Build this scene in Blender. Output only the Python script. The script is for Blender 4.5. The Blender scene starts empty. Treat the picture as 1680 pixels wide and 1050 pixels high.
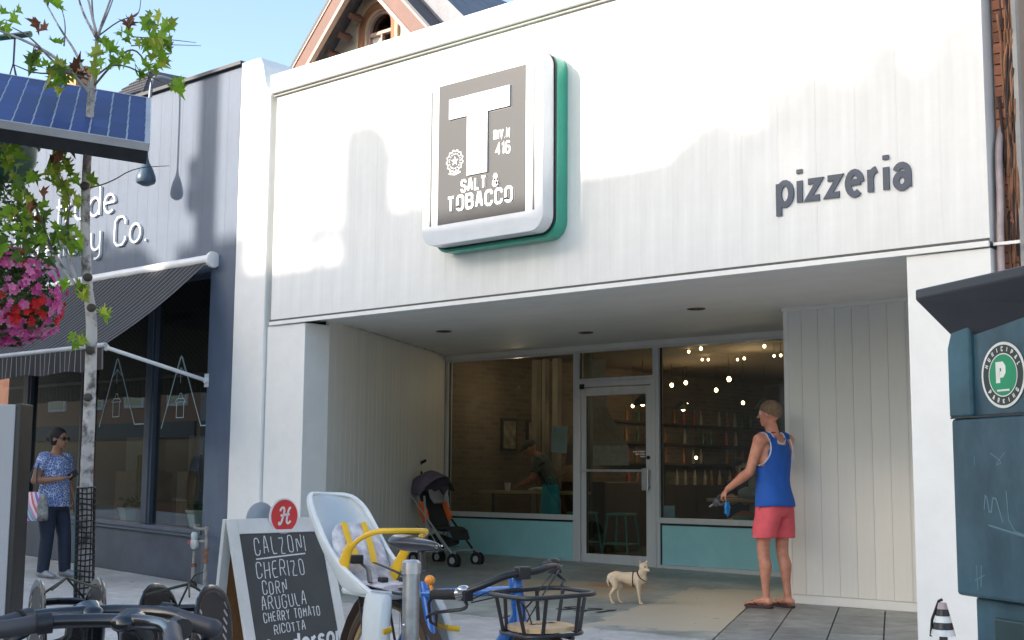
import bpy, bmesh, math, random
import numpy as np
from mathutils import Vector, Matrix
random.seed(7)
PI = math.pi
scene = bpy.context.scene
COL = scene.collection
R = math.radians

# ------------------------------------------------------------------ camera
CAMR = np.array([[0.758, -0.073, -0.648], [0.652, 0.096, 0.752], [0.007, -0.993, 0.120]])
_u, _s, _v = np.linalg.svd(CAMR); CAMR = _u @ _v
CAMH, FPX = 1.12, 2118.0
cd = bpy.data.cameras.new('camera'); cam = bpy.data.objects.new('camera', cd); COL.objects.link(cam)
cam.matrix_world = Matrix([[CAMR[0, 0], -CAMR[0, 1], -CAMR[0, 2], 0], [CAMR[1, 0], -CAMR[1, 1], -CAMR[1, 2], 0],
                           [CAMR[2, 0], -CAMR[2, 1], -CAMR[2, 2], CAMH], [0, 0, 0, 1]])
cd.sensor_width = 36; cd.sensor_fit = 'HORIZONTAL'; cd.lens = FPX / 1680 * 36
cd.clip_start = 0.05; cd.clip_end = 2000
scene.camera = cam

# ------------------------------------------------------------------ light
SUN_EL, SUN_AZ = R(20), R(28)          # elevation, and how far the sun stands left of straight behind the street
w = bpy.data.worlds.new('World'); scene.world = w; w.use_nodes = True
nt = w.node_tree; nt.nodes.clear()
sky = nt.nodes.new('ShaderNodeTexSky'); sky.sky_type = 'NISHITA'; sky.sun_disc = False
sky.sun_elevation = SUN_EL; sky.sun_rotation = PI + SUN_AZ
sky.air_density = 1.0; sky.dust_density = 2.2; sky.ozone_density = 1.2
bg = nt.nodes.new('ShaderNodeBackground'); bg.inputs[1].default_value = 0.15
out = nt.nodes.new('ShaderNodeOutputWorld')
nt.links.new(sky.outputs[0], bg.inputs[0]); nt.links.new(bg.outputs[0], out.inputs[0])
sd = bpy.data.lights.new('sun', 'SUN'); sd.energy = 3.1; sd.angle = R(0.53); sd.color = (1.0, 0.91, 0.81)
so = bpy.data.objects.new('sun', sd); COL.objects.link(so)
tosun = Vector((-math.sin(SUN_AZ) * math.cos(SUN_EL), -math.cos(SUN_AZ) * math.cos(SUN_EL), math.sin(SUN_EL)))
so.rotation_euler = tosun.to_track_quat('Z', 'Y').to_euler()
scene.view_settings.view_transform = 'Standard'; scene.view_settings.look = 'None'
scene.view_settings.gamma = 1; scene.view_settings.use_curve_mapping = False
scene.view_settings.exposure = 1.48

# ------------------------------------------------------------------ materials
MATS = {}
def mat(name, col, rough=0.6, metal=0.0, var=0.12, scale=6.0, bump=0.0, bscale=40.0, rnd=0.0, coat=0.0, col2=None, stain=0.0, spec=0.5, stretch=None, trans=0.0):
    if name in MATS: return MATS[name]
    m = bpy.data.materials.new(name); m.use_nodes = True; n = m.node_tree; L = n.links
    b = n.nodes['Principled BSDF']; b.inputs['Roughness'].default_value = rough; b.inputs['Metallic'].default_value = metal
    b.inputs['Specular IOR Level'].default_value = spec
    if coat: b.inputs['Coat Weight'].default_value = coat; b.inputs['Coat Roughness'].default_value = 0.12
    tc = n.nodes.new('ShaderNodeTexCoord'); mp = n.nodes.new('ShaderNodeMapping'); L.new(tc.outputs['Object'], mp.inputs[0])
    if stretch: mp.inputs['Scale'].default_value = stretch
    nz = n.nodes.new('ShaderNodeTexNoise'); nz.inputs['Scale'].default_value = scale; nz.inputs['Detail'].default_value = 6; nz.inputs['Roughness'].default_value = 0.62
    L.new(mp.outputs[0], nz.inputs[0])
    c = Vector(col[:3]); c2 = Vector(col2[:3]) if col2 else c * (1 - var * 1.6)
    rp = n.nodes.new('ShaderNodeValToRGB'); rp.color_ramp.elements[0].position = 0.3; rp.color_ramp.elements[1].position = 0.7
    rp.color_ramp.elements[0].color = (*c2, 1); rp.color_ramp.elements[1].color = (*[min(1, x * (1 + var * 0.5)) for x in c], 1)
    L.new(nz.outputs[0], rp.inputs[0]); last = rp.outputs[0]
    if rnd or stain:
        oi = n.nodes.new('ShaderNodeObjectInfo'); hs = n.nodes.new('ShaderNodeHueSaturation')
    if rnd:
        mr = n.nodes.new('ShaderNodeMapRange'); mr.inputs[3].default_value = 1 - rnd; mr.inputs[4].default_value = 1 + rnd
        L.new(oi.outputs['Random'], mr.inputs[0]); L.new(mr.outputs[0], hs.inputs['Value']); L.new(last, hs.inputs['Color']); last = hs.outputs[0]
    if stain:
        n2 = n.nodes.new('ShaderNodeTexNoise'); n2.inputs['Scale'].default_value = 1.3; n2.inputs['Detail'].default_value = 9; n2.inputs['Roughness'].default_value = 0.7
        L.new(tc.outputs['Object'], n2.inputs[0])
        r2 = n.nodes.new('ShaderNodeValToRGB'); r2.color_ramp.elements[0].position = 0.42; r2.color_ramp.elements[1].position = 0.62
        r2.color_ramp.elements[0].color = (1 - stain, 1 - stain, 1 - stain * 1.05, 1); r2.color_ramp.elements[1].color = (1, 1, 1, 1)
        L.new(n2.outputs[0], r2.inputs[0])
        mx = n.nodes.new('ShaderNodeMix'); mx.data_type = 'RGBA'; mx.blend_type = 'MULTIPLY'; mx.inputs[0].default_value = 1
        L.new(last, mx.inputs[6]); L.new(r2.outputs[0], mx.inputs[7]); last = mx.outputs[2]
    L.new(last, b.inputs['Base Color'])
    if bump:
        n3 = n.nodes.new('ShaderNodeTexNoise'); n3.inputs['Scale'].default_value = bscale; n3.inputs['Detail'].default_value = 4
        L.new(mp.outputs[0], n3.inputs[0]); bp = n.nodes.new('ShaderNodeBump'); bp.inputs['Strength'].default_value = bump; bp.inputs['Distance'].default_value = 0.01
        L.new(n3.outputs[0], bp.inputs['Height']); L.new(bp.outputs[0], b.inputs['Normal'])
    mrr = n.nodes.new('ShaderNodeMapRange'); mrr.inputs[3].default_value = max(0.02, rough - 0.08); mrr.inputs[4].default_value = min(1, rough + 0.08)
    L.new(nz.outputs[0], mrr.inputs[0]); L.new(mrr.outputs[0], b.inputs['Roughness'])
    if trans:
        tr = n.nodes.new('ShaderNodeBsdfTranslucent'); L.new(last, tr.inputs[0]); ms = n.nodes.new('ShaderNodeMixShader'); ms.inputs[0].default_value = trans
        o = n.nodes['Material Output']; L.new(b.outputs[0], ms.inputs[1]); L.new(tr.outputs[0], ms.inputs[2]); L.new(ms.outputs[0], o.inputs[0])
    MATS[name] = m; return m
def spots(m, sc=2.2, r=0.055, dark=0.45):
    n = m.node_tree; b = n.nodes['Principled BSDF']; old = b.inputs['Base Color'].links[0].from_socket; tc = [q for q in n.nodes if q.type == 'TEX_COORD'][0]
    for k, (s_, r_) in enumerate(((sc, r), (sc * 3.1, r * 0.8))):
        vo = n.nodes.new('ShaderNodeTexVoronoi'); vo.inputs['Scale'].default_value = s_; vo.inputs['Randomness'].default_value = 1; n.links.new(tc.outputs['Object'], vo.inputs[0])
        mr = n.nodes.new('ShaderNodeMapRange'); mr.inputs[1].default_value = r_; mr.inputs[2].default_value = r_ * 1.6; mr.inputs[3].default_value = dark + 0.15 * k; n.links.new(vo.outputs['Distance'], mr.inputs[0])
        mx = n.nodes.new('ShaderNodeMix'); mx.data_type = 'RGBA'; mx.blend_type = 'MULTIPLY'; mx.inputs[0].default_value = 1; n.links.new(old, mx.inputs[6]); n.links.new(mr.outputs[0], mx.inputs[7]); old = mx.outputs[2]
    n.links.new(old, b.inputs['Base Color'])
def emit(name, col, s):
    if name in MATS: return MATS[name]
    m = bpy.data.materials.new(name); m.use_nodes = True; b = m.node_tree.nodes['Principled BSDF']
    b.inputs['Base Color'].default_value = (*col, 1); b.inputs['Emission Color'].default_value = (*col, 1); b.inputs['Emission Strength'].default_value = s
    MATS[name] = m; return m
def glassmat(name, tint=(0.9, 0.95, 0.93), refl=0.9, ior=1.5):
    m = bpy.data.materials.new(name); m.use_nodes = True; n = m.node_tree; n.nodes.remove(n.nodes['Principled BSDF'])
    t = n.nodes.new('ShaderNodeBsdfTransparent'); t.inputs[0].default_value = (*tint, 1)
    g = n.nodes.new('ShaderNodeBsdfGlossy'); g.inputs['Roughness'].default_value = 0.004; g.inputs[0].default_value = (refl, refl, refl, 1)
    nz = n.nodes.new('ShaderNodeTexNoise'); nz.inputs['Scale'].default_value = 1.2; bp = n.nodes.new('ShaderNodeBump'); bp.inputs['Strength'].default_value = 0.02; bp.inputs['Distance'].default_value = 0.02
    n.links.new(nz.outputs[0], bp.inputs['Height']); n.links.new(bp.outputs[0], g.inputs['Normal'])
    f = n.nodes.new('ShaderNodeFresnel'); ge = n.nodes.new('ShaderNodeNewGeometry'); mr = n.nodes.new('ShaderNodeMapRange'); mr.inputs[3].default_value = ior; mr.inputs[4].default_value = 1 / ior
    n.links.new(ge.outputs['Backfacing'], mr.inputs[0]); n.links.new(mr.outputs[0], f.inputs[0])
    x = n.nodes.new('ShaderNodeMixShader'); n.links.new(f.outputs[0], x.inputs[0]); n.links.new(t.outputs[0], x.inputs[1]); n.links.new(g.outputs[0], x.inputs[2])
    n.links.new(x.outputs[0], n.nodes['Material Output'].inputs[0]); MATS[name] = m; return m

WHITE = mat('painted_white_siding', (0.80, 0.80, 0.775), 0.55, var=0.05, scale=5, stain=0.07, bump=0.06, bscale=25, stretch=(3, 3, 0.12), rnd=0.012)
WHITE2 = mat('white_painted_trim', (0.80, 0.80, 0.77), 0.5, var=0.03, stain=0.04)
BOARD = mat('cream_painted_board', (0.80, 0.795, 0.745), 0.55, var=0.04, scale=4, rnd=0.035, bump=0.08, bscale=20, stretch=(1, 1, 0.15), stain=0.05)
CEIL = mat('soffit_paint', (0.78, 0.77, 0.73), 0.6, var=0.04, scale=3, rnd=0.02)
SLATEWALL = mat('slate_blue_paint', (0.105, 0.138, 0.195), 0.6, var=0.12, scale=5, bump=0.1, bscale=12, stretch=(1, 1, 0.25), stain=0.12, rnd=0.02)
DKBLUE = mat('dark_blue_frame_paint', (0.035, 0.05, 0.075), 0.4, var=0.1)
ALU = mat('brushed_aluminium', (0.66, 0.67, 0.67), 0.42, 0.12, var=0.06, scale=14, stretch=(1, 1, 0.1))
STEEL = mat('galvanised_steel', (0.42, 0.44, 0.46), 0.42, 0.8, var=0.2, scale=18, bump=0.05)
CHROME = mat('polished_metal', (0.6, 0.6, 0.6), 0.2, 0.95, var=0.05)
BLACKP = mat('black_plastic', (0.018, 0.019, 0.022), 0.38, var=0.2, scale=12, bump=0.05, bscale=80)
BLACKG = mat('glossy_black_moulding', (0.012, 0.014, 0.018), 0.2, var=0.2, scale=5, coat=0.5)
RUBBER = mat('black_rubber', (0.022, 0.021, 0.02), 0.75, var=0.25, scale=20, bump=0.2, bscale=60)
AQUA = mat('aqua_panel_paint', (0.36, 0.72, 0.75), 0.42, var=0.05, scale=3, stain=0.06)
CONC = mat('sidewalk_concrete', (0.60, 0.59, 0.565), 0.85, var=0.10, scale=9, bump=0.5, bscale=120, rnd=0.06, stain=0.22)
CONCD = mat('joint_grime', (0.12, 0.115, 0.105), 0.95, var=0.3, scale=20)
ASPH = mat('asphalt', (0.11, 0.107, 0.10), 0.9, var=0.3, scale=30, bump=0.6, bscale=200, stain=0.2)
spots(CONC)
SLATET = mat('slate_floor_tile', (0.36, 0.375, 0.36), 0.5, var=0.35, scale=7, bump=0.35, bscale=30, rnd=0.12, col2=(0.22, 0.24, 0.23), stain=0.25)
DARKIN = mat('dark_interior_paint', (0.045, 0.042, 0.04), 0.7, var=0.2)
ORDS = ['first', 'second', 'third', 'fourth', 'fifth', 'sixth', 'seventh', 'eighth', 'ninth', 'tenth', 'eleventh', 'twelfth', 'thirteenth', 'fourteenth', 'fifteenth', 'sixteenth', 'seventeenth', 'eighteenth']
WOOD = mat('light_plywood', (0.62, 0.43, 0.24), 0.5, var=0.14, scale=5, stretch=(1, 8, 1), bump=0.05)
WOODD = mat('brown_hardboard', (0.27, 0.13, 0.045), 0.55, var=0.15, scale=6, stretch=(3, 3, 1))
CHALK = mat('chalk', (0.72, 0.72, 0.70), 0.95, var=0.25, scale=60)
BOARDB = mat('blackboard', (0.035, 0.042, 0.045), 0.62, var=0.3, scale=4, col2=(0.06, 0.068, 0.07), stain=0.2)
SKIN = mat('tanned_skin', (0.64, 0.30, 0.20), 0.5, var=0.16, scale=14, bump=0.12, bscale=160, col2=(0.50, 0.19, 0.12))
SKIN2 = mat('brown_skin', (0.30, 0.145, 0.085), 0.5, var=0.08, scale=9)

# ------------------------------------------------------------------ helpers
def gz(x, y):
    z = -0.0122 * (13.2 - max(min(y, 13.2), 8.3))
    if y < 8.3: z -= 0.010 * (8.3 - y)
    return z + 0.039 * max(0.0, -x - 10.5)
def ray(u, v): return CAMR @ np.array([u - 840, v - 525, FPX])
def on(u, v, axis, val):
    d = ray(u, v); c = np.array([0, 0, CAMH]); t = (val - c[axis]) / d[axis]; p = c + t * d; return Vector(p)
def tag(o, label=None, cat=None, group=None, kind=None):
    if label: o['label'] = label
    if cat: o['category'] = cat
    if group: o['group'] = group
    if kind: o['kind'] = kind
    return o
def thing(name, loc, label, cat, rz=0.0, group=None):
    o = bpy.data.objects.new(name, None); COL.objects.link(o); o.location = loc; o.rotation_euler = (0, 0, rz); o.empty_display_size = 0.1
    return tag(o, label, cat, group)
def perp(t, ref=None):
    r = Vector(ref) if ref is not None else (Vector((0, 0, 1)) if abs(t.z) < 0.9 else Vector((1, 0, 0)))
    s = r - t * r.dot(t)
    return s.normalized() if s.length > 1e-6 else t.orthogonal().normalized()
def chaikin(pts, n=2, closed=False):
    pts = [Vector(p) for p in pts]
    for _ in range(n):
        o = []
        rng = range(len(pts)) if closed else range(len(pts) - 1)
        if not closed: o.append(pts[0])
        for i in rng:
            a, b = pts[i], pts[(i + 1) % len(pts)]
            o += [a * 0.75 + b * 0.25, a * 0.25 + b * 0.75]
        if not closed: o.append(pts[-1])
        pts = o
    return pts
class MB:
    def __init__(s, m=None): s.bm = bmesh.new(); s.M = m or Matrix.Identity(4); s.sm = False
    def v(s, p): return s.bm.verts.new(s.M @ Vector(p))
    def f(s, vs):
        try: return s.bm.faces.new(vs)
        except ValueError: return None
    def poly(s, pts): return s.f([s.v(p) for p in pts])
    def box(s, a, b, m=None):
        m = m or Matrix.Identity(4); a, b = Vector(a), Vector(b)
        c = [s.v(m @ Vector((x, y, z))) for z in (a.z, b.z) for y in (a.y, b.y) for x in (a.x, b.x)]
        for q in ((0, 2, 3, 1), (4, 5, 7, 6), (0, 1, 5, 4), (2, 6, 7, 3), (0, 4, 6, 2), (1, 3, 7, 5)): s.f([c[i] for i in q])
        return s
    def bbox(s, c, size, rot=None):
        h = Vector(size) / 2; m = Matrix.Translation(Vector(c)) @ (rot.to_4x4() if rot else Matrix.Identity(4)); return s.box(-h, h, m)
    def loft(s, pts, rx, ry=None, side=None, seg=12, closed=False, caps=True, rnd=False):
        pts = [Vector(p) for p in pts]; n = len(pts)
        rx = rx if isinstance(rx, (list, tuple)) else [rx] * n
        ry = ry if ry is not None else rx
        ry = ry if isinstance(ry, (list, tuple)) else [ry] * n
        if rnd:   # rounded ends
            t0 = (pts[0] - pts[1]).normalized(); t1 = (pts[-1] - pts[-2]).normalized()
            P, X, Y = [], [], []
            for k in (0.98, 0.8, 0.45):
                P.append(pts[0] + t0 * min(rx[0], ry[0]) * k); q = math.sqrt(1 - k * k); X.append(rx[0] * q); Y.append(ry[0] * q)
            P += pts; X += list(rx); Y += list(ry)
            for k in (0.45, 0.8, 0.98):
                P.append(pts[-1] + t1 * min(rx[-1], ry[-1]) * k); q = math.sqrt(1 - k * k); X.append(rx[-1] * q); Y.append(ry[-1] * q)
            pts, rx, ry = P, X, Y; n = len(pts)
        rings = []; prev = None
        for i in range(n):
            if closed: t = (pts[(i + 1) % n] - pts[i - 1])
            elif i == 0: t = pts[1] - pts[0]
            elif i == n - 1: t = pts[-1] - pts[-2]
            else: t = (pts[i + 1] - pts[i]).normalized() + (pts[i] - pts[i - 1]).normalized()
            t = t.normalized() if t.length > 1e-9 else Vector((0, 0, 1))
            if side is not None: sd_ = perp(t, side)
            else: sd_ = perp(t, prev) if prev is not None else perp(t)
            prev = sd_; up = t.cross(sd_)
            rings.append([s.v(pts[i] + sd_ * rx[i] * math.cos(2 * PI * k / seg) + up * ry[i] * math.sin(2 * PI * k / seg)) for k in range(seg)])
        for i in range(n if closed else n - 1):
            a, b = rings[i], rings[(i + 1) % n]
            for k in range(seg): s.f([a[k], a[(k + 1) % seg], b[(k + 1) % seg], b[k]])
        if caps and not closed: s.f(rings[0][::-1]); s.f(rings[-1])
        s.sm = True; return s
    def tube(s, pts, r, seg=8, closed=False, rnd=False): return s.loft(pts, r, seg=seg, closed=closed, rnd=rnd)
    def ball(s, c, r, seg=14, rings=9, rot=None):
        r = r if isinstance(r, (tuple, list, Vector)) else (r, r, r); c = Vector(c); m = rot or Matrix.Identity(3)
        grid = []
        for i in range(1, rings):
            a = PI * i / rings
            grid.append([s.v(c + m @ Vector((r[0] * math.sin(a) * math.cos(2 * PI * k / seg), r[1] * math.sin(a) * math.sin(2 * PI * k / seg), r[2] * math.cos(a)))) for k in range(seg)])
        t, b = s.v(c + m @ Vector((0, 0, r[2]))), s.v(c + m @ Vector((0, 0, -r[2])))
        for k in range(seg):
            k2 = (k + 1) % seg; s.f([t, grid[0][k], grid[0][k2]]); s.f([b, grid[-1][k2], grid[-1][k]])
            for i in range(len(grid) - 1): s.f([grid[i][k], grid[i + 1][k], grid[i + 1][k2], grid[i][k2]])
        s.sm = True; return s
    def lathe(s, prof, seg=20, c=(0, 0, 0), axis=None):
        m = Matrix.Translation(Vector(c)) @ ((Vector((0, 0, 1)).rotation_difference(Vector(axis).normalized()).to_matrix().to_4x4()) if axis else Matrix.Identity(4))
        rings = [[s.v(m @ Vector((r * math.cos(2 * PI * k / seg), r * math.sin(2 * PI * k / seg), z))) for k in range(seg)] for r, z in prof]
        for i in range(len(rings) - 1):
            for k in range(seg): s.f([rings[i][k], rings[i][(k + 1) % seg], rings[i + 1][(k + 1) % seg], rings[i + 1][k]])
        if prof[0][0] > 1e-4: s.f(rings[0][::-1])
        if prof[-1][0] > 1e-4: s.f(rings[-1])
        s.sm = True; return s
    def prism(s, pts2, z0, z1, m=None):
        m = m or Matrix.Identity(4); a = [s.v(m @ Vector((x, y, z0))) for x, y in pts2]; b = [s.v(m @ Vector((x, y, z1))) for x, y in pts2]
        n = len(pts2); s.f(a[::-1]); s.f(b)
        for i in range(n): s.f([a[i], a[(i + 1) % n], b[(i + 1) % n], b[i]])
        return s
    def build(s, name, m, parent=None, smooth=None, bevel=0, label=None, kind=None, remesh=0, loc=None, rot=None, subsurf=0, smooth_it=4):
        bmesh.ops.recalc_face_normals(s.bm, faces=s.bm.faces)
        me = bpy.data.meshes.new(name); s.bm.to_mesh(me); s.bm.free(); me.materials.append(m)
        o = bpy.data.objects.new(name, me); COL.objects.link(o)
        if bevel:
            md = o.modifiers.new('bevel', 'BEVEL'); md.width = bevel; md.segments = 2; md.limit_method = 'ANGLE'; md.angle_limit = R(40)
        if remesh:
            md = o.modifiers.new('remesh', 'REMESH'); md.mode = 'VOXEL'; md.voxel_size = remesh; md.use_smooth_shade = True
            md = o.modifiers.new('smooth', 'SMOOTH'); md.factor = 0.6; md.iterations = smooth_it
            me2 = bpy.data.meshes.new_from_object(o.evaluated_get(bpy.context.evaluated_depsgraph_get())); o.modifiers.clear(); o.data = me2; me = me2
        if subsurf:
            md = o.modifiers.new('sub', 'SUBSURF'); md.levels = md.render_levels = subsurf
        sm = s.sm if smooth is None else smooth
        if (sm or remesh or subsurf) and len(me.polygons):
            me.polygons.foreach_set('use_smooth', [True] * len(me.polygons))
            if not remesh and not subsurf: me.set_sharp_from_angle(angle=R(38))
        if parent: o.parent = parent
        if loc is not None: o.location = loc
        if rot is not None: o.rotation_euler = rot
        if label: o['label'] = label
        if kind: o['kind'] = kind
        return o
def inst(src, parent=None, loc=None, rot=None, scale=None, name=None):
    o = src.copy(); COL.objects.link(o)
    if parent is not None: o.parent = parent
    if loc is not None: o.location = loc
    if rot is not None: o.rotation_euler = rot
    if scale is not None: o.scale = scale if isinstance(scale, (tuple, list)) else (scale,) * 3
    return o
def box(name, a, b, m, parent=None, bevel=0, kind=None, label=None): return MB().box(a, b).build(name, m, parent, bevel=bevel, kind=kind, label=label)
def struct(o): o['kind'] = 'structure'; return o

# ------------------------------------------------------------------ stroke lettering
GL = {
'A': (6, "0,0 2.2,10 3.8,10 6,0;1,3.4 5,3.4"), 'B': (6, "0,0 0,10 4.4,10 5.6,8.8 5.6,6.4 4.6,5.3 0,5.3;4.6,5.3 6,4 6,1.4 4.6,0 0,0"),
'C': (6, "6,7.2 6,8.5 4.5,10 1.5,10 0,8.5 0,1.5 1.5,0 4.5,0 6,1.5 6,2.8"), 'D': (6, "0,0 0,10 4,10 6,8 6,2 4,0 0,0"),
'E': (5.4, "5.4,10 0,10 0,0 5.4,0;0,5.2 4.6,5.2"), 'F': (5.2, "5.4,10 0,10 0,0;0,5.2 4.4,5.2"), 'G': (6, "6,7.5 6,8.5 4.5,10 1.5,10 0,8.5 0,1.5 1.5,0 4.5,0 6,1.5 6,4.6 3.4,4.6"),
'H': (6, "0,0 0,10;6,0 6,10;0,5 6,5"), 'I': (0.2, "0.1,0 0.1,10"), 'J': (5, "5,10 5,1.5 3.6,0 1.4,0 0,1.6"), 'K': (6, "0,0 0,10;6,10 0.2,4.4;2,6 6,0"), 'L': (5, "0,10 0,0 5,0"),
'M': (7, "0,0 0,10 3.5,3.5 7,10 7,0"), 'N': (6, "0,0 0,10 6,0 6,10"), 'O': (6, "0,1.5 0,8.5 1.5,10 4.5,10 6,8.5 6,1.5 4.5,0 1.5,0 0,1.5 0,3"),
'P': (6, "0,0 0,10 4.5,10 6,8.6 6,6 4.5,4.6 0,4.6"), 'R': (6, "0,0 0,10 4.5,10 6,8.6 6,6.2 4.5,4.9 0,4.9;3,4.9 6,0"),
'S': (6, "6,7.8 6,8.6 4.6,10 1.4,10 0,8.6 0,6.6 1.4,5.3 4.6,4.7 6,3.4 6,1.5 4.6,0 1.4,0 0,1.4 0,2.4"), 'T': (6, "0,10 6,10;3,10 3,0"),
'U': (6, "0,10 0,1.5 1.5,0 4.5,0 6,1.5 6,10"), 'V': (6, "0,10 3,0 6,10"), 'W': (8, "0,10 2,0 4,8 6,0 8,10"), 'Y': (6, "0,10 3,5 6,10;3,5 3,0"), 'Z': (6, "0,10 6,10 0,0 6,0"),
'&': (6.4, "6.4,0 1.4,6.8 1.4,8.8 2.4,10 3.8,10 4.8,8.8 4.6,7 0.8,4.4 0,3 0,1.4 1.4,0 3.6,0 6,4.2"), '+': (4, "0,5 4,5;2,3 2,7"),
'.': (0.4, "0,0 0.5,0"), '1': (2, "0,8 2,10 2,0"), '2': (6, "0,8 1.5,10 4.5,10 6,8.5 6,6.5 0,0 6,0"), '4': (6, "4.6,0 4.6,10 0,3 6.2,3"), '6': (6, "5.6,8.8 4.4,10 1.6,10 0,8.4 0,1.5 1.5,0 4.5,0 6,1.5 6,4.2 4.5,5.7 0,5.7"),
'9': (6, "0.4,1.2 1.6,0 4.4,0 6,1.6 6,8.5 4.5,10 1.5,10 0,8.5 0,6 1.5,4.5 6,4.5"), '5': (6, "5.6,10 0,10 0,5.8 4.4,5.8 6,4.4 6,1.5 4.5,0 1.5,0 0,1.3"),
'a': (5.8, "@2.9,3.2,2.9,3.2,0,360;5.8,6.4 5.8,0"), 'c': (5, "@3,3.2,3,3.2,50,310"), 'd': (5.8, "@2.9,3.2,2.9,3.2,0,360;5.8,10 5.8,0"),
'e': (5.8, "0.5,3.5 5.6,3.5;@2.9,3.2,2.9,3.2,4,310"), 'f': (3, "@3.2,8.2,1.9,1.9,90,180 1.3,0;0,6.2 3,6.2"), 'i': (0.2, "0.1,0 0.1,6.4;0.1,8.6 0.1,9.8"),
'j': (1.5, "1.4,6.4 1.4,-1.6 @-0.2,-1.6,1.6,1.4,0,-90;1.4,8.6 1.4,9.8"), 'l': (0.2, "0.1,10 0.1,0"), 'r': (2.8, "0.1,6.4 0.1,0;@3,3.6,2.9,2.7,180,95"), 't': (3, "1.3,9 1.3,0;0,6.2 3,6.2"),
'w': (7, "0,6.4 1.8,0 3.5,6 5.2,0 7,6.4"), 'y': (5.4, "@2.7,2.7,2.7,2.7,180,360;0,6.4 0,2.7;5.4,6.4 5.4,-1.4 @3,-1.6,2.4,1.6,0,-110"), 'o': (5.8, "@2.9,3.2,2.9,3.2,0,360"),
'n': (5, "0,6.4 0,0;@2.5,3.9,2.5,2.5,180,0 5,0"), 's': (4.6, "4.4,5.2 @2.3,4.8,2.1,1.6,20,230 @2.3,1.6,2.2,1.6,60,-160"), 'p': (5.8, "0,6.4 0,-3.2;@2.9,3.2,2.9,3.2,0,360"),
'z': (5, "0,5.7 5,5.7 0,0.7 5,0.7"), 'q': (5.4, "@2.6,4.1,2.6,2.2,160,0 5.2,0;@2.5,1.9,2.4,1.9,0,360"), ' ': (3, ""),
}
def glyph_lines(ch):
    wd, s = GL[ch]; res = []
    for pl in s.split(';'):
        pts = []
        for tk in pl.split():
            if tk[0] == '@':
                cx, cy, rx, ry, a0, a1 = [float(q) for q in tk[1:].split(',')]
                k = max(3, int(abs(a1 - a0) / 20))
                for i in range(k + 1):
                    a = R(a0 + (a1 - a0) * i / k); pts.append((cx + rx * math.cos(a), cy + ry * math.sin(a)))
            else: pts.append(tuple(float(q) for q in tk.split(',')))
        if pts: res.append(pts)
    return wd, res
def ribbon(mb, pts, wd, d0, d1, M):
    pts = [Vector((p[0], p[1])) for p in pts]
    closed = (pts[0] - pts[-1]).length < 1e-4 and len(pts) > 3
    if closed: pts = pts[:-1]
    n = len(pts); L_, R_ = [], []
    for i in range(n):
        a = pts[i] - pts[i - 1] if (i > 0 or closed) else pts[1] - pts[0]
        b = pts[(i + 1) % n] - pts[i] if (i < n - 1 or closed) else a
        a = a.normalized(); b = b.normalized(); na = Vector((-a.y, a.x)); nb = Vector((-b.y, b.x)); m = na + nb
        if m.length < 0.2: m = na; k = 1
        else: m.normalize(); k = min(1.9, 1 / max(0.3, m.dot(na)))
        L_.append(pts[i] + m * wd / 2 * k); R_.append(pts[i] - m * wd / 2 * k)
    for i in range(n if closed else n - 1):
        j = (i + 1) % n; q = [L_[i], R_[i], R_[j], L_[j]]
        a = [mb.v(M @ Vector((p.x, p.y, d0))) for p in q]; b = [mb.v(M @ Vector((p.x, p.y, d1))) for p in q]
        mb.f(b); mb.f(a[::-1])
        for k in range(4): mb.f([a[k], a[(k + 1) % 4], b[(k + 1) % 4], b[k]])
def text_w(s, h, gap, wscale): return sum(GL[c][0] * wscale + gap for c in s) * h / 10 - gap * h / 10
def text(mb, s, M, h, stroke, depth=0.002, gap=2.4, wscale=1.0, smooth=0, jitter=0, shear=0, anchor='l', d0=0.0):
    """strokes in the plane of M (x right, y up, z out)"""
    k = h / 10; x = -text_w(s, h, gap, wscale) / k / 2 if anchor == 'c' else 0
    for ch in s:
        wd, lines = glyph_lines(ch)
        jy = random.uniform(-jitter, jitter); js = random.uniform(-jitter, jitter) * 0.06
        for ip, pl in enumerate(lines):
            P = [((x + (px + (shear + js) * py) * wscale) * k, (py * (1 + js) + jy) * k) for px, py in pl]
            if jitter: P = [(a + random.uniform(-jitter, jitter) * k * 0.4, b + random.uniform(-jitter, jitter) * k * 0.4) for a, b in P]
            if smooth and len(P) > 2 and '@' not in GL[ch][1]: P = [(q.x, q.y) for q in chaikin([Vector((a, b)) for a, b in P], smooth)]
            ribbon(mb, P, stroke, d0, d0 + depth + ip * min(0.0006, depth * 0.25), M)
        x += wd * wscale + gap
def frame(o, x, y):   # matrix with given origin and x,y axes
    x = Vector(x).normalized(); y = Vector(y).normalized(); z = x.cross(y)
    return Matrix(((x.x, y.x, z.x, o[0]), (x.y, y.y, z.y, o[1]), (x.z, y.z, z.z, o[2]), (0, 0, 0, 1)))
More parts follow.
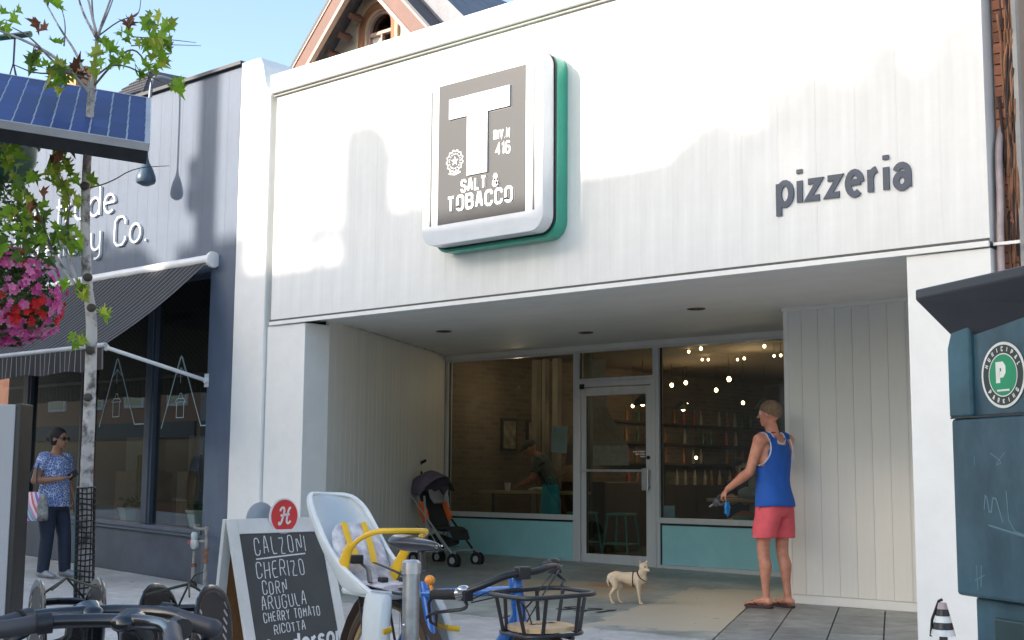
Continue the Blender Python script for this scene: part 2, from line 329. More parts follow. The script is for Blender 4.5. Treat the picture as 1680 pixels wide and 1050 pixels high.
# ================================================================== SETTING: ground
sub = MB().box((-60, -40, -0.5), (40, 1.0, -0.33)).build('road', ASPH); struct(sub)
mb = MB(); mb.poly([(-400, -400, -0.9), (400, -400, -0.9), (400, 400, -0.9), (-400, 400, -0.9)]); mb.build('ground', mat('far_ground', (0.10, 0.10, 0.095), 0.9), kind='structure')
mb = MB()
xs = [-40, -30, -24, -20, -18, -16, -14, -12, -10.5, -8, -6, -4, -2, 0, 3, 8, 20]; ys = [1.0, 3, 5, 7, 8.3, 10.5, 13.3]
vv = [[mb.v((x, y, gz(x, y) - 0.02)) for y in ys] for x in xs]
for i in range(len(xs) - 1):
    for j in range(len(ys) - 1): mb.f([vv[i][j], vv[i + 1][j], vv[i + 1][j + 1], vv[i][j + 1]])
pav = mb.build('pavement', CONCD, kind='structure')
def slab(x0, x1, y0, y1, m, name, parent, gap=0.006, dz=0.0):
    b = MB(); c = [(x0 + gap, y0 + gap), (x1 - gap, y0 + gap), (x1 - gap, y1 - gap), (x0 + gap, y1 - gap)]; r = random.uniform(-0.0015, 0.0015) + dz
    top = [b.v((x, y, gz(x, y) + r)) for x, y in c]; bot = [b.v((x, y, gz(x, y) - 0.03)) for x, y in c]
    b.f(top)
    for i in range(4): b.f([bot[i], bot[(i + 1) % 4], top[(i + 1) % 4], top[i]])
    return b.build(name, m, parent, bevel=0.003)
for i in range(-15, 4):
    for j in range(5):
        slab(i * 1.55 - 0.4, i * 1.55 + 1.15, 1.15 + j * 1.43, 1.15 + (j + 1) * 1.43, CONC, 'slab', pav)
MB().box((-60, 0.98, -0.5), (40, 1.15, -0.19)).build('kerb', mat('kerb_concrete', (0.36, 0.35, 0.33), 0.85, var=0.15, bump=0.4, stain=0.2), kind='structure', bevel=0.015)
# recessed entrance floor: worn painted concrete in grey-green with sandy and rusty shapes
m = mat('painted_entrance_floor', (0.50, 0.535, 0.50), 0.45, var=0.2, scale=9, bump=0.3, bscale=45, stain=0.34, col2=(0.33, 0.385, 0.375))
n = m.node_tree; L = n.links; b = n.nodes['Principled BSDF']; old = b.inputs['Base Color'].links[0].from_socket
tc = [q for q in n.nodes if q.type == 'TEX_COORD'][0]
def patch(old, cx, cy, rx, ry, rot, col, amt, soft=0.12):
    mp = n.nodes.new('ShaderNodeMapping'); mp.vector_type = 'TEXTURE'; mp.inputs['Location'].default_value = (cx, cy, 0); mp.inputs['Rotation'].default_value = (0, 0, rot); mp.inputs['Scale'].default_value = (rx, ry, 1)
    L.new(tc.outputs['Object'], mp.inputs[0]); sp = n.nodes.new('ShaderNodeSeparateXYZ'); L.new(mp.outputs[0], sp.inputs[0])
    ax = n.nodes.new('ShaderNodeMath'); ax.operation = 'ABSOLUTE'; L.new(sp.outputs[0], ax.inputs[0])
    ay = n.nodes.new('ShaderNodeMath'); ay.operation = 'ABSOLUTE'; L.new(sp.outputs[1], ay.inputs[0])
    mxm = n.nodes.new('ShaderNodeMath'); mxm.operation = 'MAXIMUM'; L.new(ax.outputs[0], mxm.inputs[0]); L.new(ay.outputs[0], mxm.inputs[1])
    nz = n.nodes.new('ShaderNodeTexNoise'); nz.inputs['Scale'].default_value = 5; nz.inputs['Detail'].default_value = 6; L.new(tc.outputs['Object'], nz.inputs[0])
    ad = n.nodes.new('ShaderNodeMath'); ad.operation = 'MULTIPLY_ADD'; ad.inputs[1].default_value = 0.5; L.new(nz.outputs[0], ad.inputs[0]); L.new(mxm.outputs[0], ad.inputs[2])
    mr = n.nodes.new('ShaderNodeMapRange'); mr.inputs[1].default_value = 1.25 + soft; mr.inputs[2].default_value = 1.25 - soft; mr.inputs[4].default_value = amt; L.new(ad.outputs[0], mr.inputs[0])
    mx = n.nodes.new('ShaderNodeMix'); mx.data_type = 'RGBA'; mx.inputs[7].default_value = (*col, 1); L.new(mr.outputs[0], mx.inputs[0]); L.new(old, mx.inputs[6]); return mx.outputs[2]
o_ = patch(old, -6.25, 10.2, 0.75, 1.7, R(18), (0.62, 0.55, 0.43), 0.85, 0.025)
o_ = patch(o_, -8.45, 10.6, 0.9, 0.75, R(20), (0.62, 0.50, 0.33), 0.75, 0.2)
o_ = patch(o_, -8.2, 11.2, 0.30, 0.16, R(10), (0.60, 0.28, 0.10), 0.7, 0.4)
o_ = patch(o_, -9.9, 10.3, 0.5, 0.6, R(20), (0.30, 0.34, 0.34), 0.6, 0.3)
L.new(o_, b.inputs['Base Color']); spots(m, 1.7, 0.04, 0.6)
mb = MB(); P = [(-9.9, 8.305), (-5.2, 8.305), (-6.4, 10.99), (-6.02, 10.99), (-6.02, 13.2), (-12.7, 13.2), (-10.1, 8.85)]
mb.prism([(x, y) for x, y in P], -0.08, 0.0); fl = mb.build('entrance_floor', m, kind='structure')
for v in fl.data.vertices:
    if v.co.z > -0.04: v.co.z = gz(v.co.x, v.co.y) + 0.001
# slate tiles to the right, laid square to the slanted seam
ca, sa = math.cos(R(-24)), math.sin(R(-24))
tcount = 0
def clip_poly(poly, a, b_):   # keep left of a->b
    res = []; ax_, ay_ = a; bx, by = b_
    sidef = lambda p: (bx - ax_) * (p[1] - ay_) - (by - ay_) * (p[0] - ax_)
    for i in range(len(poly)):
        p, q = poly[i], poly[(i + 1) % len(poly)]; sp_, sq = sidef(p), sidef(q)
        if sp_ >= 0: res.append(p)
        if sp_ * sq < 0: t = sp_ / (sp_ - sq); res.append((p[0] + (q[0] - p[0]) * t, p[1] + (q[1] - p[1]) * t))
    return res
dirx, diry = Vector((0.906, 0.423)), Vector((-0.412, 0.911))
reg = [(-5.19, 8.31), (-2.9, 8.31), (-2.9, 10.99), (-6.38, 10.99)]
for i in range(-2, 9):
    for j in range(-6, 8):
        o0 = Vector((-5.19, 8.31)) + dirx * (i * 0.40) + diry * (j * 0.60 + (0.3 if i % 2 else 0))
        q = [o0 + dirx * 0.006 + diry * 0.006, o0 + dirx * 0.394 + diry * 0.006, o0 + dirx * 0.394 + diry * 0.594, o0 + dirx * 0.006 + diry * 0.594]; q = [(p.x, p.y) for p in q]
        for k in range(4): q = clip_poly(q, reg[k], reg[(k + 1) % 4]) if q else q
        if len(q) < 3: continue
        b2 = MB(); b2.prism(q, -0.02, 0.0); ob = b2.build('tile', SLATET, pav)
        dz = random.uniform(0, 0.002)
        for v in ob.data.vertices: v.co.z = gz(v.co.x, v.co.y) + (dz if v.co.z > -0.01 else -0.018)
# house number set into the entrance floor
FN = mat('black_floor_inlay', (0.03, 0.035, 0.035), 0.6)
mb = MB(); text(mb, '921', frame((-7.32, 9.12, gz(-7, 9.3) + 0.002), (1, 0.03, 0), (-0.03, 1, 0)), 0.26, 0.05, 0.003, gap=3.5, wscale=0.75, smooth=1)
num = mb.build('floor_number', FN, pav)

# ================================================================== SHOP: facade
YF = 8.3
shop = thing('shop_building', (-7, 8.3, 0), 'white fronted pizzeria with a deep recessed glass entrance between slate blue shop and brick wall', 'building')
shop.location = (0, 0, 0)
def part(name, a, b, m, bevel=0, label=None): return box(name, a, b, m, shop, bevel, label=label)
ZS, ZB = 2.66, 2.80     # soffit heights, front and back
# carcass behind the face boards
part('fascia', (-10.40, 8.36, 2.66), (-3.05, 8.62, 5.05), WHITE)
nb = 24; x0 = -10.40; bw = (10.40 - 3.05) / nb
base = MB().box((0.0004, 0, 0), (bw - 0.0004, 0.06, 2.385)).build('face_board', WHITE, shop, loc=(x0, 8.3, 2.665))
for i in range(1, nb): inst(base, shop, (x0 + i * bw, 8.3 + random.uniform(0, 0.0008), 2.665))
part('cap_flashing', (-10.44, 8.23, 5.05), (-3.05, 8.9, 5.25), WHITE2, 0.012)
part('drip_edge', (-10.42, 8.27, 5.025), (-3.05, 8.30, 5.048), mat('grey_drip_edge', (0.3, 0.3, 0.27), 0.6))
part('bottom_trim', (-10.40, 8.275, 2.625), (-3.05, 8.299, 2.663), WHITE2, 0.003)
part('trim_shadow_strip', (-10.40, 8.283, 2.664), (-3.05, 8.2985, 2.682), mat('trim_shadow_grey', (0.10, 0.10, 0.09), 0.8))  # dark strip drawn in for the shadow line above the bottom trim
part('roof', (-10.4, 8.9, 4.7), (-3.0, 24, 4.9), mat('roof_felt', (0.12, 0.12, 0.12), 0.9))
part('side_wall', (-3.35, 11.1, 2.5), (-3.05, 24, 4.9), WHITE)
# left jamb: return and slanted boarded wall
part('pilaster', (-10.45, 8.30, -0.15), (-9.86, 8.62, 2.62), WHITE2, 0.004, label='left white pilaster of the entrance')
part('pilaster', (-3.62, 8.30, -0.2), (-3.05, 10.98, 2.62), WHITE2, 0.004, label='right white pilaster of the entrance')
P0, P1, P2 = Vector((-9.86, 8.62)), Vector((-10.08, 9.0)), Vector((-12.56, 13.14))
def wallstrip(a, b, n, m, name, thick=0.04, gap=0.004, ext=0.0):
    d = (b - a); Lw = d.length; d.normalize(); nrm = Vector((d.y, -d.x)); ww = Lw / n
    ang = math.atan2(d.y, d.x)
    src = MB().box((gap, 0, 0), (ww - gap, thick, 1)).build(name, m, shop, bevel=0.0025)
    src.rotation_euler = (0, 0, ang)
    for i in range(n):
        p = a + d * ww * i; mid = p + d * ww / 2; zt = ZS + (ZB - ZS) * max(0, (mid.y - 8.4)) / (13.2 - 8.4) + 0.01; zb = gz(mid.x, mid.y) - 0.01
        o = src if i == 0 else inst(src, shop); o.location = (p.x, p.y, zb); o.scale = (1, 1, zt - zb)
wallstrip(P0, P1, 2, WHITE2, 'board', gap=0.001)
wallstrip(P1, P2, 29, BOARD, 'board', gap=0.0025)
mb = MB(); mb.prism([(-10.45, 8.63), (P0.x - 0.06, 8.66), (P1.x - 0.07, 9.03), (P2.x - 0.07, 13.16), (-12.9, 13.16), (-12.9, 13.0), (-10.6, 9.0)], -0.1, 2.9); mb.build('wall_core', DARKIN, shop)
# right box panel (parallel to the front)
def straightboards(xa, xb, y, n, zt, zb):
    ww = (xb - xa) / n
    src = MB().box((0.0010, -0.02, 0), (ww - 0.0010, 0.02, 1)).build('board', BOARD, shop, bevel=0.002)
    for i in range(n):
        o = src if i == 0 else inst(src, shop); o.location = (xa + i * ww, y, zb); o.scale = (1, 1, zt - zb)
zc = ZS + (ZB - ZS) * (11 - 8.4) / 4.8
straightboards(-6.02, -3.62, 11.0, 14, zc, gz(-5, 11) + 0.08)
part('wall_core', (-6.02, 11.022, -0.1), (-3.35, 13.2, zc + 0.02), BOARD)
part('corner_trim', (-6.035, 10.972, -0.03), (-5.985, 11.021, zc), WHITE2, 0.003)
part('baseboard', (-5.984, 10.962, -0.03), (-3.625, 10.9795, 0.05), WHITE2, 0.004)
part('cornice', (-6.04, 10.95, zc - 0.035), (-3.62, 10.9795, zc + 0.004), CEIL, 0.004)
# soffit boards running left-right
nS = 12
for i in range(nS):
    ya = 8.40 + i * (13.2 - 8.40) / nS; yb = ya + 4.8 / nS - 0.003
    za = ZS + (ZB - ZS) * (ya - 8.4) / 4.8; zb = ZS + (ZB - ZS) * (yb - 8.4) / 4.8
    mb = MB(); xa = -9.87 - max(0, (ya - 8.9)) * 0.6 - 0.25
    c = [(xa, ya, za), (-3.4, ya, za), (-3.4, yb, zb), (xa, yb, zb)]; mb.f([mb.v(p) for p in c]); t = [(p[0], p[1], p[2] + 0.02) for p in c]
    mb.f([mb.v(p) for p in t]); mb.build('soffit_board', CEIL, shop)
part('soffit_core', (-12.95, 8.63, 2.86), (-3.36, 13.3, 2.95), DARKIN)
part('header', (-12.6, 13.14, 2.74), (-6.02, 13.24, 2.86), CEIL)
# recessed ceiling lamps (unlit trims)
CAN = mat('copper_can_trim', (0.30, 0.19, 0.12), 0.4, 0.6)
for u, v in ((728, 543), (961, 545), (1142, 506)):
    p = None
    for it in range(4):
        zz = 2.72 if p is None else ZS + (ZB - ZS) * (p.y - 8.4) / 4.8
        p = on(u, v, 2, zz)
    c = thing('ceiling_light', (p.x, p.y, zz), {728: 'round recessed downlight nearest the left slanted wall in the entrance ceiling', 961: 'round recessed downlight in the entrance ceiling in front of the glass door', 1142: 'round recessed downlight in the entrance ceiling in front of the right window'}[u], 'ceiling light', group='recessed downlights in the entrance ceiling')
    MB().lathe([(0.075, -0.012), (0.088, -0.006), (0.088, 0.0), (0.066, 0.0), (0.066, -0.010), (0.075, -0.012)], 24).build('trim_ring', CAN, c)
    MB().lathe([(0.0, -0.002), (0.066, -0.002)], 20).build('lamp_well', mat('dark_lamp_well', (0.06, 0.04, 0.03), 0.4), c)

# ------------------------------------------------------------------ shopfront
GLASS = glassmat('shop_glass', (0.74, 0.78, 0.75), 0.95, 1.62)
YW = 13.2
def fr(name, a, b, parent=shop, m=ALU, bevel=0.003): return box(name, a, b, m, parent, bevel)
def window_unit(xa, xb, za, zb, fw=0.05, label=None, extra=0.0):
    f0 = fr('window', (xa, YW - 0.05, za), (xa + fw, YW + 0.05, zb))          # the window's left post is the part; rails and pane hang on it
    if label: f0['label'] = label
    fr('rail', (xa + fw, YW - 0.047, zb - fw), (xb - fw, YW + 0.047, zb), f0); fr('rail', (xa + fw, YW - 0.047, za), (xb - fw, YW + 0.047, za + fw + extra), f0)
    fr('post', (xb - fw, YW - 0.05, za), (xb, YW + 0.05, zb), f0)
    box('gasket', (xa + fw, YW - 0.012, za + fw + extra), (xa + fw + 0.012, YW + 0.012, zb - fw), BLACKP, f0)
    box('pane', (xa + fw, YW - 0.004, za + fw + extra), (xb - fw, YW + 0.004, zb - fw), GLASS, f0)
    return f0
window_unit(-12.56, -10.235, 0.57, 2.75, 0.045, 'left display window', 0.02)
window_unit(-9.00, -6.6, 0.57, 2.75, 0.045, 'right display window', 0.02)
window_unit(-10.233, -9.002, 2.33, 2.75, 0.04, 'transom window over the door')
for xa, xb in ((-12.56, -10.235), (-9.0, -6.6)):
    p = box('stall_riser', (xa + 0.05, YW - 0.015, 0.075), (xb - 0.05, YW + 0.04, 0.555), AQUA, shop, label='aqua painted panel under the window')
    fr('rail', (xa, YW - 0.045, -0.02), (xb, YW + 0.05, 0.072), p); fr('post', (xa, YW - 0.048, 0.074), (xa + 0.05, YW + 0.05, 0.568), p); fr('post', (xb - 0.05, YW - 0.048, 0.074), (xb, YW + 0.05, 0.568), p)
    box('gasket', (xa + 0.05, YW - 0.03, 0.545), (xb - 0.05, YW - 0.016, 0.5685), BLACKP, p)
    box('gasket', (xa + 0.05, YW - 0.03, 0.0725), (xa + 0.062, YW - 0.016, 0.544), BLACKP, p)
# door frame and door
fr('door_frame', (-10.233, YW - 0.055, -0.02), (-10.165, YW + 0.05, 2.328)); fr('door_frame', (-9.07, YW - 0.055, -0.02), (-9.002, YW + 0.05, 2.328)); fr('door_frame', (-10.165, YW - 0.055, 2.262), (-9.07, YW + 0.05, 2.328))
dr = fr('door', (-10.155, YW - 0.035, 0.01), (-10.08, YW + 0.015, 2.25)); dr['label'] = 'aluminium framed glass door with push bar'
fr('stile', (-9.155, YW - 0.035, 0.01), (-9.08, YW + 0.015, 2.25), dr); fr('rail', (-10.08, YW - 0.034, 2.15), (-9.155, YW + 0.014, 2.25), dr); fr('rail', (-10.08, YW - 0.034, 0.01), (-9.155, YW + 0.014, 0.16), dr)
box('pane', (-10.08, YW - 0.012, 0.16), (-9.155, YW - 0.004, 2.15), GLASS, dr)
box('gasket', (-10.08, YW - 0.028, 0.16), (-10.07, YW - 0.014, 2.15), BLACKP, dr)
mb = MB(); mb.box((-10.10, YW - 0.10, 1.185), (-9.13, YW - 0.075, 1.215)); mb.box((-10.12, YW - 0.10, 1.185), (-10.095, YW - 0.034, 1.215)); mb.build('push_bar', mat('bright_bar', (0.66, 0.67, 0.68), 0.3, 0.7), dr, bevel=0.004)
mb = MB(); mb.box((-9.165, YW - 0.12, 0.96), (-9.075, YW - 0.10, 1.23)); mb.box((-9.15, YW - 0.10, 1.17), (-9.09, YW - 0.035, 1.21)); mb.box((-9.15, YW - 0.10, 0.98), (-9.09, YW - 0.035, 1.02)); mb.build('handle', MATS['bright_bar'], dr, bevel=0.005)
MB().lathe([(0.0, 0.02), (0.022, 0.018), (0.024, 0)], 14, (-9.115, YW - 0.035, 1.36), (0, -1, 0)).build('lock', BLACKP, dr)
DECAL = mat('white_vinyl', (0.78, 0.78, 0.78), 0.6)
mb = MB()
for k, s_ in enumerate(('SUNDAY TO THURSDAY', 'FRIDAY SATURDAY', 'MIDNIGHT')[:3]):
    w_ = text_w(s_, 0.016, 2, 0.8); text(mb, s_, frame((-9.18 - w_, YW - 0.0135, 1.425 - k * 0.03), (1, 0, 0), (0, 0, 1)), 0.016, 0.0035, 0.0008, 2, 0.8)
mb.build('door_lettering', DECAL, dr)
fr('closer', (-10.16, YW - 0.075, 2.235), (-10.09, YW - 0.056, 2.30), dr, BLACKP)

# ------------------------------------------------------------------ fascia lettering
NAVY = mat('charcoal_blue_letters', (0.055, 0.075, 0.11), 0.45, var=0.06)
mb = MB()
A = on(1280, 337, 1, YF); Bp = on(1494, 300, 1, YF)
hx = 0.265
text(mb, 'pizzeriq', frame((-4.575, YF - 0.002, 3.10), (1, 0, 0), (0, 0, 1)), 0.248, 0.045, 0.012, gap=2.7, wscale=0.70)
lt = mb.build('pizzeria_lettering', NAVY, shop, label='dark raised letters reading pizzeria')

# ------------------------------------------------------------------ box sign
sg = thing('box_sign', (-7.26, 8.3, 3.895), 'big rounded white and grey box sign with green edge and large T on white wall', 'sign')
def rrect(w_, h_, r, n=7, cx=0, cz=0):
    o = []
    for (sx, sz, a0) in ((1, 1, 0), (-1, 1, 90), (-1, -1, 180), (1, -1, 270)):
        for k in range(n + 1):
            a = R(a0 + 90 * k / n); o.append((cx + sx * (w_ / 2 - r) + r * math.cos(a), cz + sz * (h_ / 2 - r) + r * math.sin(a)))
    return o
SM = lambda y: frame((0, y, 0), (1, 0, 0), (0, 0, 1))    # prism z -> -Y
SDZ = 0
GREEN = mat('green_sign_edge', (0.03, 0.36, 0.24), 0.35, var=0.08, coat=0.3)
SIGNW = mat('sign_white_enamel', (0.74, 0.76, 0.78), 0.22, var=0.05, scale=2, coat=0.4, stain=0.06)
SIGNG = mat('sign_grey_field', (0.07, 0.07, 0.072), 0.5, 0.0, spec=0.25, var=0.12, scale=2.0)
MB().prism(rrect(1.40, 1.585, 0.15, 7, 0.01, -0.02), 0.0, 0.14, SM(0)).build('green_case', GREEN, sg, bevel=0.006)
MB().prism(rrect(1.405, 1.575, 0.155), 0.141, 0.158, SM(0)).build('black_edge', BLACKP, sg)
MB().prism(rrect(1.38, 1.55, 0.14), 0.159, 0.300, SM(0)).build('white_face', SIGNW, sg, bevel=0.006)
MB().box((-0.50, -0.3035, -0.60), (0.50, -0.301, 0.65)).build('grey_field', SIGNG, sg)
SW = mat('sign_letter_white', (0.80, 0.80, 0.80), 0.35, var=0.03)
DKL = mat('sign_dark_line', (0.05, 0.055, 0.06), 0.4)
mb = MB()
for sx in (-1, 1): box('side_line', (sx * 0.59 - 0.009, -0.303, -0.60), (sx * 0.59 + 0.009, -0.3005, 0.62), DKL, sg)
def Tshape(mb, dx, dz, d0, d1):
    pts = [(-0.36 + dx, 0.50 + dz), (-0.36 + dx, 0.32 + dz), (-0.145 + dx, 0.32 + dz), (-0.145 + dx, -0.21 + dz), (0.09 + dx, -0.21 + dz), (0.09 + dx, 0.32 + dz), (0.34 + dx, 0.32 + dz), (0.34 + dx, 0.50 + dz)]
    mb.prism(pts[::-1], d0, d1, SM(0))
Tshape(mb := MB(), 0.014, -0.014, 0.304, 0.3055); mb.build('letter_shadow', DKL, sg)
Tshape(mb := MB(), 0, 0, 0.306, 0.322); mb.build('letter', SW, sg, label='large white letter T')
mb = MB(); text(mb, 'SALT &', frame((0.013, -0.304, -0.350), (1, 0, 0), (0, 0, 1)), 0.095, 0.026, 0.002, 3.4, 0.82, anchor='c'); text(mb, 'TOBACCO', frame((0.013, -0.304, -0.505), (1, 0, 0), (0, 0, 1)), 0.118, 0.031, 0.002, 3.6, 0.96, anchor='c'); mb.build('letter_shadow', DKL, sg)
mb = MB(); text(mb, 'SALT &', frame((0, -0.307, -0.340), (1, 0, 0), (0, 0, 1)), 0.095, 0.021, 0.008, 3.4, 0.82, anchor='c'); text(mb, 'TOBACCO', frame((0, -0.307, -0.495), (1, 0, 0), (0, 0, 1)), 0.118, 0.025, 0.008, 3.6, 0.96, anchor='c')
mb.build('lettering', SW, sg, label='white lettering SALT & TOBACCO')
mb = MB(); text(mb, 'RIV.N', frame((0.155, -0.304, 0.06), (1, 0, 0), (0, 0, 1)), 0.075, 0.014, 0.002, 2.8, 0.62); text(mb, '416', frame((0.18, -0.304, -0.075), (1, 0, 0), (0, 0, 1)), 0.095, 0.016, 0.002, 2.8, 0.75); mb.build('lettering', SW, sg, label='small white lettering RIV.N 416')
mb = MB()   # wreath with star
for k in range(26):
    a = 2 * PI * k / 26 + 0.1; rr = 0.088 + 0.008 * (k % 2); c = Vector((-0.30 + rr * math.cos(a), -0.055 + rr * math.sin(a), 0)); d = a + PI / 2 + (0.5 if k % 2 else -0.5)
    q = [(c.x + 0.016 * math.cos(d) , c.y + 0.016 * math.sin(d)), (c.x + 0.007 * math.cos(d + 1.57), c.y + 0.007 * math.sin(d + 1.57)), (c.x - 0.016 * math.cos(d), c.y - 0.016 * math.sin(d)), (c.x - 0.007 * math.cos(d + 1.57), c.y - 0.007 * math.sin(d + 1.57))]
    mb.prism(q, 0.304, 0.3055, SM(0))
for k in range(18):
    a = 2 * PI * k / 18; q = [(-0.30 + r_ * math.cos(a + da), -0.055 + r_ * math.sin(a + da)) for r_, da in ((0.060, -0.1), (0.070, -0.06), (0.070, 0.06), (0.060, 0.1))]; mb.prism(q, 0.304, 0.3055, SM(0))
star = [(-0.30 + (0.044 if k % 2 == 0 else 0.018) * math.sin(k * PI / 5), -0.055 + (0.044 if k % 2 == 0 else 0.018) * math.cos(k * PI / 5)) for k in range(10)]
mb.prism(star[::-1], 0.304, 0.306, SM(0)); mb.prism([(-0.37, -0.165), (-0.30, -0.18), (-0.23, -0.165), (-0.235, -0.15), (-0.30, -0.162), (-0.365, -0.15)], 0.304, 0.3055, SM(0)); mb.build('emblem', SW, sg, label='white star inside a laurel wreath')
def rebase(t, loc):
    d = Vector(loc) - t.location; t.location = loc
    for c in t.children: c.location = c.location - d
rebase(shop, Vector((-6.7, 8.3, 0)))
# ================================================================== party pier between the shops
pier = thing('party_pier', (-10.72, 8.3, 0), 'tall plain white pier between the slate blue shop and the pizzeria', 'pier')
MB().prism([(-0.25, -0.2), (0.26, -0.2), (0.26, 5.10), (0.18, 5.16), (0.12, 5.40), (0.06, 5.50), (-0.25, 5.50)], 0.0, 0.50, Matrix.Translation((0, 0.46, 0)) @ frame((0, 0, 0), (1, 0, 0), (0, 0, 1))).build('render_coat', WHITE2, pier, bevel=0.015)
# ================================================================== slate blue shop
nbh = thing('blue_shop_building', (0, 0, 0), 'slate blue painted shop with white lettering, striped awning and tall display windows', 'building')
def np_(name, a, b, m=SLATEWALL, bevel=0, parent=None): return box(name, a, b, m, parent or nbh, bevel)
XR = -10.98
def zwin(x): return 0.545 + 0.035 * (-x - 11.4)
wx = [(-12.52, -11.42), (-13.82, -12.60), (-15.2, -13.95), (-16.6, -15.3)]
nw = 40; wwid = (19.4 - 11.02) / nw
src = MB().box((0.001, 0, 0), (wwid - 0.001, 0.05, 2.03)).build('wall_board', SLATEWALL, nbh, loc=(-19.4, 8.30, 3.46))
for i in range(1, nw): inst(src, nbh, (-19.4 + i * wwid, 8.30 + random.uniform(0, 0.0008), 3.46))
np_('wall', (-19.4, 8.36, 3.40), (XR, 8.66, 5.49))
np_('corner_board', (-11.40, 8.27, -0.1), (XR, 8.66, 3.455), bevel=0.004)
np_('coping', (-19.4, 8.25, 5.492), (XR, 8.75, 5.53), mat('dark_coping', (0.03, 0.033, 0.04), 0.5))
np_('wall', (-19.4, 8.355, 3.30), (-11.41, 8.66, 3.399))
mb = MB(); xs_ = [-19.4, -11.405]
q = [(-19.4, 8.32, gz(-19.4, 8.3) - 0.1), (-11.405, 8.32, -0.15), (-11.405, 8.32, zwin(-11.4) - 0.07), (-19.4, 8.32, zwin(-19.4) - 0.07)]
a_ = [mb.v(p) for p in q]; b_ = [mb.v((p[0], 8.6, p[2])) for p in q]; mb.f(a_); mb.f(b_[::-1])
for i in range(4): mb.f([a_[i], a_[(i + 1) % 4], b_[(i + 1) % 4], b_[i]])
mb.build('stall_riser', mat('slate_riser_paint', (0.085, 0.105, 0.14), 0.5, var=0.15, scale=3, bump=0.15, bscale=20, stain=0.25), nbh)
def skewbar(name, y0, y1, dz0, dz1, m=DKBLUE):
    mb = MB(); c = []
    for x in (-19.4, -11.405):
        c.append([mb.v((x, yy, zwin(x) + zz)) for yy, zz in ((y0, dz0), (y1, dz0), (y1, dz1), (y0, dz1))])
    for k in range(4): mb.f([c[0][k], c[0][(k + 1) % 4], c[1][(k + 1) % 4], c[1][k]])
    mb.f(c[0]); mb.f(c[1]); return mb.build(name, m, nbh, bevel=0.003)
SILLB = mat('slate_sill_paint', (0.10, 0.125, 0.165), 0.45, var=0.1)
skewbar('sill', 8.25, 8.42, -0.055, -0.015, SILLB); skewbar('sill', 8.28, 8.318, -0.095, -0.057, SILLB)
GLASS2 = glassmat('dark_shop_glass', (0.75, 0.78, 0.76), 0.95, 1.9)
for k, (xa, xb) in enumerate(wx):
    zb_ = zwin(xb) - 0.012; f0 = np_('window', (xb - 0.045, 8.34, zb_), (xb, 8.44, 3.298), DKBLUE, 0.003)
    f0['label'] = ['display window nearest the white pier', 'second display window from the white pier', 'third display window from the white pier', 'fourth display window from the white pier'][k]
    np_('post', (xa, 8.34, zwin(xa) - 0.012), (xa + 0.045, 8.44, 3.298), DKBLUE, 0.003, f0); np_('rail', (xa + 0.045, 8.342, 3.24), (xb - 0.045, 8.438, 3.297), DKBLUE, 0.002, f0)
    np_('pane', (xa + 0.045, 8.385, zb_), (xb - 0.045, 8.393, 3.24), GLASS2, 0, f0)
    np_('mullion', (xa - 0.10, 8.33, zwin(xa) - 0.012), (xa - 0.002, 8.45, 3.299), mat('slate_mullion', (0.05, 0.07, 0.10), 0.4), 0.006)
# etched line drawings on the panes (an A-shaped stand with a hanging lantern)
VINYL = mat('pale_vinyl_line', (0.55, 0.68, 0.68), 0.6)
def aframe_decal(cx, z0, s, par, m):
    mb = MB(); M = frame((cx, 8.3845, z0), (1, 0, 0), (0, 0, 1))
    T = lambda P: [(x * s, y * s) for x, y in P]
    for P, wd in (([(-0.35, 0), (-0.02, 0.82), (0.02, 0.82), (0.42, 0.02), (0.62, 0.02)], 0.012), ([(-0.08, 0.62), (0.0, 0.84), (0.10, 0.62), (0.0, 0.70), (-0.08, 0.62)], 0.008), ([(0, 0.70), (0, 0.52)], 0.005),
                  ([(-0.09, 0.30), (-0.05, 0.34), (0.07, 0.34), (0.11, 0.30), (-0.09, 0.30)], 0.010), ([(-0.06, 0.30), (-0.06, 0.12), (0.08, 0.12), (0.08, 0.30)], 0.010), ([(-0.03, 0.34), (0.0, 0.40), (0.03, 0.40), (0.05, 0.34)], 0.006)):
        ribbon(mb, T(P), wd, 0.0, 0.001, M)
    mb.build('window_graphic', m, par)
wins = [c for c in nbh.children if c.name.startswith('window')]
aframe_decal(-12.04, 1.62, 0.95, wins[0], VINYL); aframe_decal(-13.3, 1.66, 0.95, wins[1], VINYL)
# raised lettering
mb = MB(); text(mb, 'fair trade', frame((-13.33 - text_w('fair trade', 0.345, 2.9, 1.12), 8.298, 4.19), (1, 0, 0), (0, 0, 1)), 0.345, 0.026, 0.03, 2.9, 1.12)
text(mb, 'jewellery Co.', frame((-12.66 - text_w('jewellery Co.', 0.335, 2.9, 1.10), 8.298, 3.77), (1, 0, 0), (0, 0, 1)), 0.335, 0.026, 0.03, 2.9, 1.10)
mb.build('lettering', mat('white_acrylic_letters', (0.8, 0.81, 0.82), 0.35), nbh, label='raised white lettering fair trade jewellery Co.')
np_('roof', (-19.4, 8.67, 5.1), (XR, 20, 5.2), MATS['roof_felt'])
